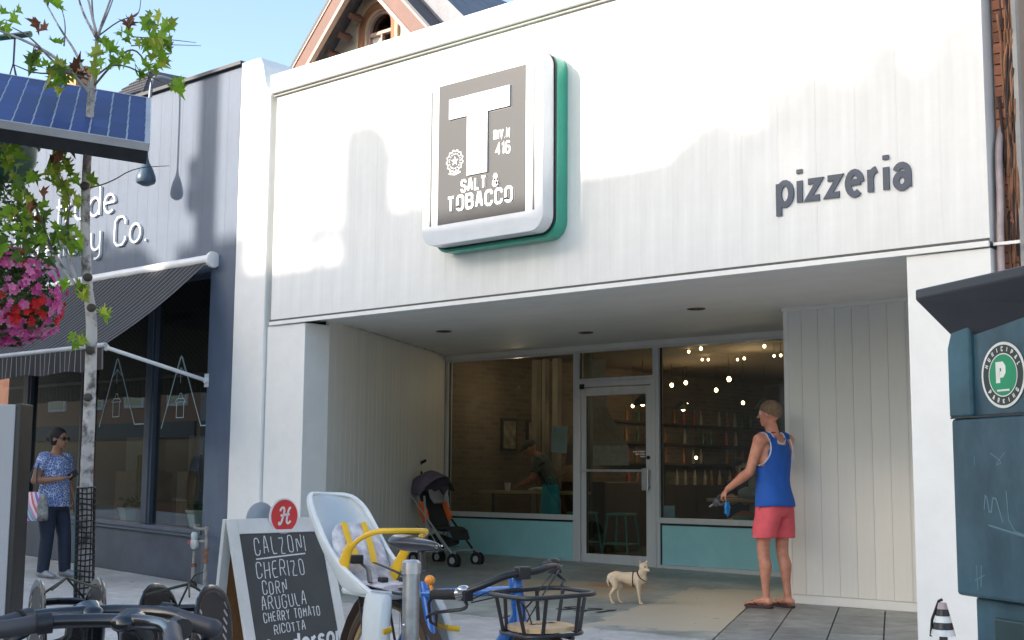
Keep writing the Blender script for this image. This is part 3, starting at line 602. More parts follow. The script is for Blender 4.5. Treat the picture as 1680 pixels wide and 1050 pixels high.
# interior shell of the blue shop
for a, b in (((-19.4, 10.3, -0.1), (XR, 10.4, 3.4)), ((-11.12, 8.67, -0.1), (XR, 10.3, 3.4)), ((-19.4, 8.67, 3.32), (-11.12, 10.3, 3.39)), ((-19.4, 8.67, -0.1), (-11.12, 10.3, 0.06))): np_('interior_wall', a, b, DARKIN)
WOODS = mat('amber_wood', (0.22, 0.12, 0.05), 0.45, var=0.3, stretch=(8, 1, 1))
np_('window_shelf', (-17, 8.46, 0.50), (-11.13, 8.95, 0.535), WOODS)
for x in (-12.1, -13.5, -14.9): 
    np_('cabinet', (x - 0.5, 9.75, 0.06), (x + 0.3, 10.1, 1.15), WOODS, 0.01); np_('cabinet', (x - 0.35, 9.8, 1.151), (x + 0.2, 10.05, 1.6), mat('cabinet_grey', (0.2, 0.19, 0.17), 0.5), 0.01)
CUR = mat('cream_curtain', (0.42, 0.36, 0.22), 0.8, stretch=(1, 1, 0.1))
for x in (-11.35, -11.5, -12.75, -12.9, -14.2):
    mb = MB(); 
    for k in range(5): mb.tube([(x + k * 0.03, 9.3 + 0.02 * (k % 2), 0.5), (x + k * 0.03, 9.3 + 0.02 * (k % 2), 1.35)], 0.018, 6)
    mb.build('hanging_cloth', CUR, nbh)
rebase(nbh, Vector((-15.2, 8.3, 0)))
POTW = mat('white_ceramic', (0.80, 0.84, 0.82), 0.35)
GRN = mat('herb_green', (0.07, 0.16, 0.04), 0.6, rnd=0.25, trans=0.2)
for x, lb in ((-11.86, 'white faceted plant pot with dark leaves on the window shelf nearest the white pier'), (-13.18, 'white faceted plant pot with green leaves on the window shelf behind the tree trunk')):
    z0 = 0.536; t = thing('plant_pot', (x, 8.56, z0), lb, 'plant pot'); t.scale = (1.3, 1.3, 1.5)
    MB().lathe([(0.0, 0), (0.07, 0), (0.10, 0.11), (0.112, 0.112), (0.112, 0.13), (0.09, 0.13), (0.085, 0.10), (0, 0.10)], 6).build('pot', POTW, t, smooth=False)
    mb = MB()
    for k in range(22):
        a = random.uniform(0, 6.28); r_ = random.uniform(0.0, 0.09); h_ = random.uniform(0.12, 0.20); c = Vector((r_ * math.cos(a), r_ * math.sin(a), h_)); d = Vector((math.cos(a), math.sin(a), random.uniform(-0.3, 0.5))).normalized() * 0.035; s_ = perp(d.normalized()) * 0.016
        mb.poly([c - d, c + s_, c + d, c - s_])
    mb.build('foliage', GRN, t, kind='stuff')
# ------------------------------------------------------------------ awning
aw = thing('awning', (-14.3, 8.28, 3.36), 'black awning with thin white stripes and white cassette over the blue shop window', 'awning')
AX0, AX1 = -4.2, 2.95      # local x extent
am = bpy.data.materials.new('striped_awning_cloth'); am.use_nodes = True; n = am.node_tree; b = n.nodes['Principled BSDF']; b.inputs['Roughness'].default_value = 0.85
tc = n.nodes.new('ShaderNodeTexCoord'); sx = n.nodes.new('ShaderNodeSeparateXYZ'); n.links.new(tc.outputs['Object'], sx.inputs[0])
mm = n.nodes.new('ShaderNodeMath'); mm.operation = 'MULTIPLY'; mm.inputs[1].default_value = 1 / 0.098; n.links.new(sx.outputs[0], mm.inputs[0])
fr_ = n.nodes.new('ShaderNodeMath'); fr_.operation = 'FRACT'; n.links.new(mm.outputs[0], fr_.inputs[0])
cr = n.nodes.new('ShaderNodeValToRGB'); cr.color_ramp.interpolation = 'LINEAR'; e = cr.color_ramp.elements; e[0].position = 0.0; e[0].color = (0.013, 0.014, 0.017, 1); e[1].position = 0.80; e[1].color = (0.013, 0.014, 0.017, 1)
for p, c in ((0.84, 0.24), (0.90, 0.24), (0.93, 0.016)): q = e.new(p); q.color = (c, c, c * 1.04, 1)
n.links.new(fr_.outputs[0], cr.inputs[0]); n.links.new(cr.outputs[0], b.inputs['Base Color'])
tr = n.nodes.new('ShaderNodeBsdfTranslucent'); n.links.new(cr.outputs[0], tr.inputs[0]); ms = n.nodes.new('ShaderNodeMixShader'); ms.inputs[0].default_value = 0.04; n.links.new(b.outputs[0], ms.inputs[1]); n.links.new(tr.outputs[0], ms.inputs[2]); n.links.new(ms.outputs[0], n.nodes['Material Output'].inputs[0])
mb = MB(); N1, N2 = 46, 10
front = (-1.28, -0.98)   # local y, z of the front bar
g = [[mb.v((AX0 + (AX1 - AX0) * i / N1, -0.08 + (front[0] + 0.08) * j / N2, 0.02 + (front[1] - 0.02) * j / N2 - 0.05 * math.sin(PI * j / N2) + 0.006 * math.sin(i * 1.7))) for j in range(N2 + 1)] for i in range(N1 + 1)]
for i in range(N1):
    for j in range(N2): mb.f([g[i][j], g[i + 1][j], g[i + 1][j + 1], g[i][j + 1]])
mb.sm = True; mb.build('canopy', am, aw)
mb = MB(); N1 = 120
g = [[mb.v((AX0 + (AX1 - AX0) * i / N1, front[0] - 0.01 + 0.012 * math.sin(i * 0.9) * j / 3, front[1] - 0.02 - j * (0.075 + 0.004 * math.sin(i * 0.45)))) for j in range(4)] for i in range(N1 + 1)]
for i in range(N1):
    for j in range(3): mb.f([g[i][j], g[i + 1][j], g[i + 1][j + 1], g[i][j + 1]])
mb.sm = True; mb.build('valance', am, aw)
WM = mat('white_powder_coat', (0.74, 0.74, 0.74), 0.35, var=0.05)
MB().tube([(AX0, front[0], front[1]), (AX1 + 0.02, front[0], front[1])], 0.026, 10).build('front_bar', mat('grey_bar', (0.4, 0.41, 0.42), 0.4), aw)
MB().loft([(AX0, -0.06, 0.04), (AX1 + 0.04, -0.06, 0.04)], 0.055, 0.055, seg=14).build('cassette', WM, aw)
MB().lathe([(0, 0), (0.085, 0), (0.09, 0.02), (0.085, 0.04), (0, 0.045)], 18, (AX1 + 0.04, -0.07, 0.03), (1, 0, 0)).build('end_cap', WM, aw)
A0 = Vector((AX1 - 0.06, -0.02, -1.25)); A1 = Vector((AX1 - 0.02, front[0] + 0.03, front[1] - 0.02))
mb = MB(); mb.tube([A0, A1], 0.021, 10); mb.ball(A0, 0.035); mb.ball(A1, 0.035); mb.box((A0.x - 0.04, -0.01, A0.z - 0.07), (A0.x + 0.04, 0.04, A0.z + 0.07)); mb.build('support_arm', WM, aw)
# ------------------------------------------------------------------ gooseneck lamp on the parapet
lp = thing('wall_lamp', (-12.29, 8.3, 5.53), 'dark blue bell shaded lamp hanging on a thin white stem from the blue parapet', 'lamp')
mb = MB(); mb.tube(chaikin([(0, 0.15, 0), (0, 0.0, 0.06), (0, -0.22, 0.06), (0, -0.30, -0.05), (0, -0.30, -0.95)], 3), 0.016, 8); mb.build('stem', mat('pale_grey_stem', (0.35, 0.37, 0.40), 0.5), lp)
MB().lathe([(0.012, 0.14), (0.02, 0.06), (0.035, 0.01), (0.075, -0.06), (0.105, -0.14), (0.112, -0.19), (0.10, -0.22), (0.04, -0.25), (0, -0.25)], 20, (0, -0.30, -0.98)).build('lamp_shade', mat('blue_enamel', (0.05, 0.085, 0.125), 0.4), lp)

# ================================================================== gable house behind
gh = thing('gable_house', (-14.35, 13.0, 0), 'pale brick gable with brown bargeboards and arched window rising behind the white parapet', 'house')
bk = mat('buff_brick', (0.62, 0.50, 0.34), 0.8, var=0.1, rnd=0.02)
def brickify(m, c1, c2, mort, w_=0.21, h_=0.075, ms_=0.01, bump=0.6):
    n = m.node_tree; L = n.links; b = n.nodes['Principled BSDF']; tc = [q for q in n.nodes if q.type == 'TEX_COORD'][0]
    sp = n.nodes.new('ShaderNodeSeparateXYZ'); cb = n.nodes.new('ShaderNodeCombineXYZ'); L.new(tc.outputs['Object'], sp.inputs[0])
    ad = n.nodes.new('ShaderNodeMath'); ad.operation = 'ADD'; L.new(sp.outputs[0], ad.inputs[0]); L.new(sp.outputs[1], ad.inputs[1]); L.new(ad.outputs[0], cb.inputs[0]); L.new(sp.outputs[2], cb.inputs[1])
    br = n.nodes.new('ShaderNodeTexBrick'); br.inputs['Color1'].default_value = (*c1, 1); br.inputs['Color2'].default_value = (*c2, 1); br.inputs['Mortar'].default_value = (*mort, 1)
    br.inputs['Scale'].default_value = 1; br.inputs['Brick Width'].default_value = w_; br.inputs['Row Height'].default_value = h_; br.inputs['Mortar Size'].default_value = ms_
    L.new(cb.outputs[0], br.inputs[0]); nz = n.nodes.new('ShaderNodeTexNoise'); nz.inputs['Scale'].default_value = 4; nz.inputs['Detail'].default_value = 8
    mx = n.nodes.new('ShaderNodeMix'); mx.data_type = 'RGBA'; mx.blend_type = 'OVERLAY'; mx.inputs[0].default_value = 0.5; L.new(br.outputs[0], mx.inputs[6]); L.new(nz.outputs[0], mx.inputs[7]); L.new(mx.outputs[2], b.inputs['Base Color'])
    bp = n.nodes.new('ShaderNodeBump'); bp.inputs['Strength'].default_value = bump; bp.inputs['Distance'].default_value = 0.01; bp.invert = True; L.new(br.outputs[1], bp.inputs['Height']); L.new(bp.outputs[0], b.inputs['Normal'])
brickify(bk, (0.70, 0.62, 0.48), (0.60, 0.52, 0.38), (0.62, 0.58, 0.5))
GX, GZP = 0.50, 8.84
eave = 6.36; hw = 2.40
Mg = frame((0, 0, 0), (1, 0, 0), (0, 0, 1))
# wall with an arched opening: built as strips round the arch
wc, wz, wr = 0.43, 7.86, 0.30   # window centre x, spring z, radius
def slope_z(x): return GZP - abs(x - GX) * (GZP - eave) / hw
cols = sorted(set([GX - hw, GX - 1.6, GX, GX + 1.2, GX + 1.9, GX + hw] + [wc + wr * math.cos(R(a)) for a in range(0, 181, 12)]))
mb = MB()
for xa, xb in zip(cols[:-1], cols[1:]):
    if xb - xa < 1e-5: continue
    inside = xa >= wc - wr - 1e-6 and xb <= wc + wr + 1e-6
    zt = [slope_z(xa), slope_z(xb)]
    if not inside: mb.prism([(xa, 5.4), (xb, 5.4), (xb, zt[1]), (xa, zt[0])], -0.3, 0, Mg)
    else:
        za = wz + math.sqrt(max(0, wr ** 2 - (xa - wc) ** 2)); zb = wz + math.sqrt(max(0, wr ** 2 - (xb - wc) ** 2))
        mb.prism([(xa, za), (xb, zb), (xb, zt[1]), (xa, zt[0])], -0.3, 0, Mg); mb.prism([(xa, 5.4), (xb, 5.4), (xb, 7.3), (xa, 7.3)], -0.3, 0, Mg)
mb.build('wall', bk, gh)
BRN = mat('brown_bargeboard_paint', (0.16, 0.065, 0.045), 0.6, var=0.2, stain=0.2); CRM = mat('cream_trim_paint', (0.42, 0.30, 0.25), 0.6)
def rake(sgn, off, wd, y0, y1, name, m, dz=0.0):
    mb = MB(); L0 = 3.6; d = Vector((sgn * hw, -(GZP - eave))).normalized(); nn = Vector((-d.y * sgn, d.x * sgn)); 
    if nn.y < 0: nn = -nn
    a = Vector((GX, GZP)) + nn * (-off) ; a = Vector((GX, GZP - off / abs(nn.y) )); b_ = a + d * L0; a2 = Vector((GX, a.y - wd / abs(nn.y))); b2 = a2 + d * L0
    q = [(a.x, a.y), (b_.x, b_.y), (b2.x, b2.y), (a2.x, a2.y)]
    mb.prism(q, -y1, -y0, Mg); return mb.build(name, m, gh)
for s_ in (-1, 1):
    rake(s_, -0.10, 0.04, -0.52, 0.3, 'roof_edge', mat('dark_slate', (0.06, 0.065, 0.08), 0.6))
    rake(s_, -0.055, 0.26, -0.50, -0.44, 'bargeboard', BRN)
    rake(s_, -0.058, 0.03, -0.515, -0.501, 'cream_moulding', CRM); rake(s_, 0.19, 0.055, -0.515, -0.43, 'cream_moulding', CRM)
    rake(s_, -0.05, 0.02, -0.43, -0.01, 'eave_soffit', BRN)
for k in range(7):     # brackets under the left eave
    t_ = 0.55 + k * 0.34; d = Vector((-hw, -(GZP - eave))).normalized(); c = Vector((GX, GZP - 0.40)) + d * t_
    MB().bbox((c.x + 0.02, -0.22, c.y), (0.10, 0.26, 0.10), Matrix.Rotation(R(-48), 3, 'Y')).build('bracket', mat('brown_bracket', (0.09, 0.045, 0.035), 0.7), gh, bevel=0.02)
# main slate roof behind, running right
SL = mat('grey_roof_slate', (0.17, 0.175, 0.20), 0.55, var=0.25, rnd=0.15)
mb = MB(); 
for sgn in (-1, 1):
    p = [(GX, -0.2, GZP + 0.05), (GX + sgn * hw, -0.2, eave), (GX + sgn * hw, 8, eave), (GX, 8, GZP + 0.05)]; mb.poly(p)
mb.build('roof', SL, gh)
rf = mb = MB(); mb.poly([(1.1, -0.1, 8.75), (3.0, -0.1, 6.9), (3.0, 6, 6.9), (1.1, 6, 8.75)]); mb.poly([(1.1, -0.1, 8.75), (3.0, -0.1, 6.9), (1.1, -0.1, 6.9)]); mb.build('roof', SL, gh)
def slate_rows(p0, du, dv, nu, nv, parent, m, wd, hd):
    nrm = du.cross(dv).normalized()
    if nrm.z < 0: nrm = -nrm
    src = None
    for j in range(nv):
        for i in range(nu):
            o = p0 + du * ((i + 0.5 * (j % 2)) * wd) + dv * (j * hd) + nrm * 0.012
            if src is None:
                src = MB().box((0.003, 0, 0), (wd - 0.003, hd * 1.15, 0.008)).build('slate', m, parent); q = src
            else: q = inst(src, parent)
            q.matrix_local = Matrix.Translation(o) @ Matrix((du.to_4d(), dv.to_4d(), nrm.to_4d(), (0, 0, 0, 1))).transposed() @ Matrix.Rotation(R(-2), 4, 'X')
            q.matrix_local = Matrix.Translation(o + nrm * random.uniform(0, 0.006)) @ Matrix(((du.x, dv.x, nrm.x, 0), (du.y, dv.y, nrm.y, 0), (du.z, dv.z, nrm.z, 0), (0, 0, 0, 1)))
# window of the gable
mb = MB()
for r0, r1, y0, y1 in ((wr - 0.055, wr + 0.0, -0.06, 0.03),):
    pass
def archband(name, r0, r1, y0, y1, m, zb=7.3):
    mb = MB(); P = []
    for k in range(17): a = R(180 * k / 16); P.append((math.cos(a), math.sin(a)))
    o = [(wc + r1, zb)] + [(wc + r1 * c, wz + r1 * s_) for c, s_ in P] + [(wc - r1, zb)]; i = [(wc + r0, zb)] + [(wc + r0 * c, wz + r0 * s_) for c, s_ in P] + [(wc - r0, zb)]
    for k in range(len(o) - 1): mb.prism([o[k], o[k + 1], i[k + 1], i[k]], -y1, -y0, Mg)
    return mb.build(name, m, gh)
fw_ = archband('window', wr - 0.05, wr - 0.002, 0.06, 0.14, CRM); fw_['label'] = 'arched attic window with cream frame'
archband('brick_arch', wr + 0.002, wr + 0.10, -0.03, 0.02, mat('red_brown_arch_brick', (0.33, 0.15, 0.08), 0.8)); archband('brick_arch', wr + 0.102, wr + 0.16, -0.05, 0.02, mat('buff_arch_moulding', (0.55, 0.42, 0.28), 0.8))
mb = MB(); mb.prism([(wc - 0.25, 7.3)] + [(wc + 0.25 * math.cos(R(a)), wz + 0.25 * math.sin(R(a))) for a in range(180, -1, -15)] + [(wc + 0.25, 7.3)], -0.12, -0.11, Mg); mb.build('pane', glassmat('attic_glass', (0.3, 0.33, 0.34), 0.9, 2.2), fw_)
box('room', (wc - 0.5, 0.35, 7.2), (wc + 0.5, 0.5, 8.3), mat('attic_dark', (0.12, 0.13, 0.13), 0.8), gh)
mb = MB(); mb.box((wc - 0.25, 0.04, 7.78), (wc + 0.25, 0.14, 7.83)); mb.box((wc + 0.0, 0.05, 7.3), (wc + 0.03, 0.13, 7.78)); mb.build('glazing_bar', CRM, fw_)
box('blind', (wc - 0.24, 0.105, 7.3), (wc + 0.0, 0.109, 7.78), mat('white_blind', (0.6, 0.6, 0.58), 0.8), fw_)
# plain brick body
# ------------------------------------------------------------------ dark slate roof behind the blue shop
dr2 = thing('hipped_roof_house', (-24.1, 14.0, -0.2), 'dark shingled hipped roof behind the blue shop parapet', 'house')
DS = mat('dark_shingles', (0.05, 0.05, 0.06), 0.75, var=0.25, rnd=0.2)
box('wall', (-3.6, 0, 0), (1.9, 6, 7.6), mat('old_red_brick', (0.3, 0.13, 0.09), 0.8), dr2)
mb = MB(); c = [(-3.9, -0.3, 7.6), (2.2, -0.3, 7.6), (2.2, 6.3, 7.6), (-3.9, 6.3, 7.6)]; pk = [(-1.2, 2.5, 10.6), (-1.0, 3.5, 10.6)]; v = [mb.v(p) for p in c + pk]
for f in ((0, 1, 4), (1, 2, 5, 4), (2, 3, 5), (3, 0, 4, 5)): mb.f([v[i] for i in f])
mb.build('roof', DS, dr2)
a0, a1, ap = Vector((-3.9, -0.3, 7.6)), Vector((2.2, -0.3, 7.6)), Vector((-1.2, 2.5, 10.6))
dv = (Vector((-1.2, 2.5, 10.6)) - Vector((-1.2, -0.3, 7.6))); Lh = dv.length; dv.normalize(); nrows = 24
for j in range(nrows):
    t0 = j / nrows; l = a0.lerp(ap, t0); r_ = a1.lerp(ap, t0); l2 = a0.lerp(ap, min(1, t0 + 1.05 / nrows)); r2_ = a1.lerp(ap, min(1, t0 + 1.05 / nrows)); nn = Vector((0, -dv.z, dv.y))
    mb = MB(); q = [l + nn * 0.03, r_ + nn * 0.03, r2_ + nn * 0.005, l2 + nn * 0.005]; mb.poly(q); mb.poly([q[0], q[1], q[1] - nn * 0.03, q[0] - nn * 0.03]); mb.build('shingle_course', DS, dr2)
box('chimney', (-1.35, 0.4, 8.2), (-0.85, 0.9, 10.15), mat('orange_brick', (0.55, 0.25, 0.12), 0.8), dr2)

# ================================================================== red brick house and creeper at the right
rb = thing('brick_house', (0, 0, 0), 'red brick house wall with bare brown creeper right of the white shop', 'house')
RBK = mat('red_brick', (0.42, 0.17, 0.10), 0.85, var=0.2, rnd=0.25, bump=0.4, bscale=50, stain=0.2)
MORT = mat('mortar', (0.30, 0.24, 0.2), 0.95)
# the shop's right flank wall is brick, its gutterside pier and wall beyond
box('wall', (-3.04, 8.46, -0.3), (-2.895, 9.4, 5.9), MORT, rb)
srcb = MB().box((0.004, 0, 0.004), (0.134, 0.02, 0.071)).build('brick', RBK, rb, bevel=0.003, loc=(-3.036, 8.438, 2.0))
src2 = MB().box((0.004, 0, 0.004), (0.064, 0.02, 0.071)).build('brick', RBK, rb, bevel=0.003, loc=(-3.036, 8.438, 2.075))
for r_ in range(0, 50):
    z_ = 2.0 + r_ * 0.075
    if r_ % 2 == 0:
        if r_: inst(srcb, rb, (-3.036, 8.438 + random.uniform(0, 0.004), z_))
    else:
        if r_ > 1: inst(src2, rb, (-3.036, 8.438 + random.uniform(0, 0.004), z_))
        inst(src2, rb, (-2.968, 8.438 + random.uniform(0, 0.004), z_))
DP = mat('old_pink_downpipe', (0.42, 0.34, 0.34), 0.5, var=0.2)
MB().tube(chaikin([(-3.00, 8.46, 3.45), (-3.01, 8.40, 3.3), (-3.0, 8.38, 2.9), (-3.005, 8.36, 2.7), (-3.01, 8.38, 2.2), (-3.01, 8.38, 0)], 2), 0.024, 10).build('downpipe', DP, rb)
mb = MB(); mb.box((-3.04, 8.33, 2.635), (-2.87, 8.35, 2.655)); mb.build('conduit', WHITE2, rb)
box('corner_post', (-2.892, 8.40, -0.2), (-2.862, 8.46, 6.0), mat('weathered_grey_wood', (0.30, 0.30, 0.29), 0.8), rb)
rebase(rb, Vector((-2.6, 9.0, 0)))
cv = thing('creeper_vine', (-2.93, 8.40, 0), 'bare brown creeper stems climbing the red brick wall beside the white shop', 'vine')
VN = mat('dry_vine', (0.28, 0.14, 0.08), 0.85, var=0.3); VN2 = mat('dark_vine', (0.05, 0.035, 0.035), 0.9)
for k in range(70):
    x = random.uniform(-0.05, 0.03); z = random.uniform(2.2, 5.2); L_ = random.uniform(0.4, 1.0); pts = [(x, 0.03, z)]
    for j in range(4): x += random.uniform(0.0, 0.02) * (1 if k % 5 else -1); z += L_ / 4; pts.append((max(-0.07, min(0.04, x)), 0.03 + random.uniform(-0.04, 0.03), z))
    MB().tube(chaikin(pts, 1), random.uniform(0.005, 0.011), 5).build('stem', VN if k % 3 else VN2, cv)
# pale building further right
pb = thing('grey_building', (2.5, 9.5, 0), 'pale grey rendered building at the far right edge behind the wooden post', 'building')
PG = mat('pale_grey_render', (0.5, 0.52, 0.53), 0.8, var=0.15)
box('wall', (-4.6, 0, -0.3), (3, 6, 3.35), RBK, pb)
box('wall', (-4.6, 0, 3.351), (3, 6, 7.5), PG, pb); box('cornice', (-4.62, -0.15, 7.5), (3, 6, 7.8), PG, pb, 0.02)
for k in range(2): f = box('window', (-2.5 + k * 2, -0.03, 4.4), (-1.5 + k * 2, 0.05, 6.2), WHITE2, pb, 0.01); box('pane', (-2.4 + k * 2, -0.035, 4.5), (-1.6 + k * 2, -0.031, 6.1), GLASS2, f)

# ================================================================== pizzeria interior
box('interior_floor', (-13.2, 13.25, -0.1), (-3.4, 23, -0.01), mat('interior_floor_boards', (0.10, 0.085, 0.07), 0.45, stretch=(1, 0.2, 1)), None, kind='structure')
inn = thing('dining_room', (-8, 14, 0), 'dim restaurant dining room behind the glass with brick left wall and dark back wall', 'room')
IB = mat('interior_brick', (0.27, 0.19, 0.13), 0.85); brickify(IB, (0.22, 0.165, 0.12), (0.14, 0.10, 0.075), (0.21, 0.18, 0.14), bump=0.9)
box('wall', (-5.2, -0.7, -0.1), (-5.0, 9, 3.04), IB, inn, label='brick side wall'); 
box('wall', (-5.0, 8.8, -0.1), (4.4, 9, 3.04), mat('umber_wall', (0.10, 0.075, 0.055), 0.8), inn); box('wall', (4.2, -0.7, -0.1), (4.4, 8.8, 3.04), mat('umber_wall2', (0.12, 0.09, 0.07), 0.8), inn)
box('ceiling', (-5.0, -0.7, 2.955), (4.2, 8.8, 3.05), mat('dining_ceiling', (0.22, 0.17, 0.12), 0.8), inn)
box('column', (-3.75, 1.3, -0.01), (-3.65, 1.38, 2.954), mat('dark_green_pipe', (0.05, 0.075, 0.07), 0.6), inn)
for u_, w_ in ((872, .10), (889, .06), (906, .10)):
    q_ = on(u_, 700, 1, 15.2); x = q_.x + 8; box('door_jamb', (x, 1.2, -0.01), (x + w_, 1.3, 2.9), mat('beige_panelling', (0.34, 0.31, 0.25), 0.7), inn)
for k_, (x_, y_) in enumerate(((-11.6, 16.6), (-10.6, 18.6), (-11.9, 18.2))):
    dp_ = thing('dome_lamp', (x_, y_, 2.954), 'black dome pendant lamp in the dining room, %s from the left' % ['first', 'third', 'second'][k_], 'pendant lamp'); MB().tube([(0, 0, 0), (0, 0, -0.55)], 0.006, 6).build('cord', BLACKP, dp_); MB().lathe([(0.02, 0), (0.05, -0.02), (0.13, -0.10), (0.16, -0.17), (0.15, -0.17), (0.12, -0.1)], 18, (0, 0, -0.55)).build('shade', BLACKP, dp_); MB().ball((0, 0, -0.70), 0.035, 8, 6).build('bulb', emit('warm_bulb', (1.0, 0.62, 0.28), 14), dp_)
hd_ = thing('oven_hood', (-12.2, 16.2, 1.3), 'pale metal oven hood by the brick wall of the dining room', 'oven hood'); MB().loft([(0, 0, 0), (0, 0, 0.3), (0, 0, 0.9), (0, 0, 1.65)], [0.62, 0.60, 0.2, 0.18], [0.5, 0.48, 0.2, 0.18], side=(1, 0, 0), seg=4).build('hood', STEEL, hd_, smooth=False)
box('oven_base', (-0.5, -0.45, -1.31), (0.5, 0.45, -0.25), mat('dark_tiled_oven', (0.09, 0.07, 0.06), 0.4, rnd=0.1), hd_, 0.02)
for k_, y_ in enumerate((15.0, 15.6)):
    pf_ = thing('framed_picture', (-12.985, y_, 1.75), 'pale framed picture on the brick wall of the dining room, %s' % ['nearer the window', 'farther from the window'][k_], 'picture'); box('frame', (0, -0.18, -0.25), (0.03, 0.18, 0.25), BLACKP, pf_); box('print', (0.031, -0.14, -0.21), (0.034, 0.14, 0.21), mat('faded_print', (0.5, 0.45, 0.36), 0.8, var=0.5, scale=9), pf_)
# back bar with shelves
bb = thing('back_bar', (-12.48, 19.3, -0.01), 'dark back bar shelves with bottles along the brick side wall of the dining room', 'shelf', R(90))
DKW = mat('dark_stained_wood', (0.07, 0.045, 0.03), 0.5)
box('carcass', (-2, 0, 0), (3.2, 0.5, 1.0), DKW, bb)
for k in range(3): box('shelf', (-1.8, 0.25, 1.35 + k * 0.35), (3.0, 0.5, 1.38 + k * 0.35), DKW, bb)
BOT = [mat('amber_bottle', (0.28, 0.12, 0.02), 0.2), mat('green_bottle', (0.03, 0.12, 0.05), 0.2), mat('clear_bottle', (0.4, 0.38, 0.33), 0.2), mat('red_tin', (0.4, 0.05, 0.03), 0.4)]
srcs = [MB().lathe([(0, 0), (0.035, 0), (0.036, 0.15), (0.014, 0.2), (0.013, 0.26), (0, 0.26)], 10).build('bottle', m_, None) for m_ in BOT]
cnt = 0
for k in range(4):
    for i in range(16):
        if random.random() < 0.25: continue
        s_ = random.choice(srcs); o = inst(s_, None, (-12.6 - (0.22 if k else 0), 17.6 + i * 0.29 + random.uniform(-0.05, 0.05), ([1.0, 1.38, 1.73, 2.08][k]) - 0.009)); tag(o, '%s bottle from the left on the %s of the dark back bar' % (ORDS[i], ['counter', 'lowest shelf', 'middle shelf', 'top shelf'][k]), 'bottle', 'bottles on the back bar')
for s_ in srcs: bpy.data.objects.remove(s_)
# counters by the windows
def counter(x0, x1, y0, y1, z, lb):
    t = thing('window_counter', ((x0 + x1) / 2, (y0 + y1) / 2, -0.01), lb, 'counter'); h = (x1 - x0) / 2; d = (y1 - y0) / 2
    box('top', (-h, -d, z - 0.04), (h, d, z), WOOD, t, 0.006)
    for sx in (-1, 1): MB().tube([(sx * (h - 0.15), 0, 0), (sx * (h - 0.15), 0, z - 0.041)], 0.02, 8).build('leg', BLACKP, t)
    return t
counter(-12.5, -10.75, 13.75, 14.15, 0.93, 'pale wooden counter behind the left window with cup and napkins')
counter(-8.95, -7.1, 14.2, 14.6, 0.87, 'pale wooden counter behind the right window')
TEAL = mat('teal_powder_coat', (0.10, 0.42, 0.38), 0.4)
def stool(x, y, z=0.66, lb='teal metal stool', rz=0.0, m=TEAL):
    t = thing('stool', (x, y, -0.01), lb, 'stool', rz, 'metal stools in the dining room')
    box('seat', (-0.155, -0.155, z - 0.03), (0.155, 0.155, z), m, t, 0.01)
    for sx in (-1, 1):
        for sy in (-1, 1): MB().tube([(sx * 0.13, sy * 0.13, z - 0.031), (sx * 0.20, sy * 0.20, 0)], 0.014, 6).build('leg', m, t)
    for s_ in (-1, 1):
        MB().tube([(-0.17, s_ * 0.17, 0.26), (0.17, s_ * 0.17, 0.26)], 0.009, 6).build('footrest', m, t); MB().tube([(s_ * 0.17, -0.17, 0.262), (s_ * 0.17, 0.17, 0.262)], 0.009, 6).build('footrest', m, t)
    return t
stool(-10.1, 13.95, lb='teal metal stool seen through the middle of the glass door', rz=0.15); stool(-10.78, 14.0, lb='teal metal stool at the left edge of the glass door')
stool(-11.9, 13.7, 0.62, lb='teal metal stool under the left window counter', rz=0.2); stool(-10.95, 13.52, 0.60, lb='teal metal stool carrying the turquoise shopping bag')
stool(-8.2, 14.0, lb='teal metal stool under the right window counter')
bg_ = thing('shopping_bag', (-10.95, 13.52, 0.592), 'turquoise shopping bag standing on a stool inside the left window', 'bag')
BAGM = mat('turquoise_plastic', (0.02, 0.42, 0.52), 0.4, var=0.2, bump=0.4, bscale=12)
mb = MB(); mb.loft([(0, 0, 0), (0.0, 0, 0.02), (0.005, 0, 0.22), (0, 0, 0.42)], [0.15, 0.165, 0.16, 0.14], [0.08, 0.09, 0.08, 0.03], side=(1, 0, 0), seg=16); mb.build('bag_body', BAGM, bg_)
for s_ in (-1, 1): MB().tube(chaikin([(-0.07, s_ * 0.03, 0.41), (-0.05, s_ * 0.03, 0.5), (0.03, s_ * 0.03, 0.53), (0.07, s_ * 0.03, 0.41)], 2), 0.008, 6).build('handle', BAGM, bg_)
cp = MB().lathe([(0, 0), (0.033, 0), (0.047, 0.11), (0.044, 0.11), (0.032, 0.01), (0, 0.01)], 18).build('paper_cup', mat('white_paper', (0.75, 0.74, 0.70), 0.6), None, loc=(-12.02, 13.88, 0.9205)); tag(cp, 'white paper cup on the left window counter', 'cup')
mb = MB()
for k in range(9): mb.bbox((random.uniform(-0.15, 0.15), random.uniform(-0.06, 0.06), 0.02 + 0.01 * (k % 3)), (0.13, 0.1, 0.015), Matrix.Rotation(random.uniform(-0.4, 0.4), 3, 'Z') @ Matrix.Rotation(random.uniform(-0.2, 0.2), 3, 'X'))
nk = mb.build('napkins', mat('white_paper2', (0.72, 0.78, 0.76), 0.7), None, loc=(-11.45, 13.92, 0.9205)); tag(nk, 'heap of white papers on the left window counter', 'papers')
pp = MB().box((-0.13, 0, -0.17), (0.13, 0.001, 0.17)).build('paper_notice', mat('notice_paper', (0.62, 0.70, 0.72), 0.6), None, loc=(-10.55, 13.207, 1.60), rot=(0, R(3), 0)); tag(pp, 'white paper notice taped inside the left window', 'notice')
mb = MB(); mb.box((-0.09, -0.0012, 0.10), (-0.06, -0.0002, 0.14))
for k in range(9): mb.box((-0.10, -0.0012, 0.07 - k * 0.025), (-0.10 + random.uniform(0.12, 0.2), -0.0002, 0.073 - k * 0.025))
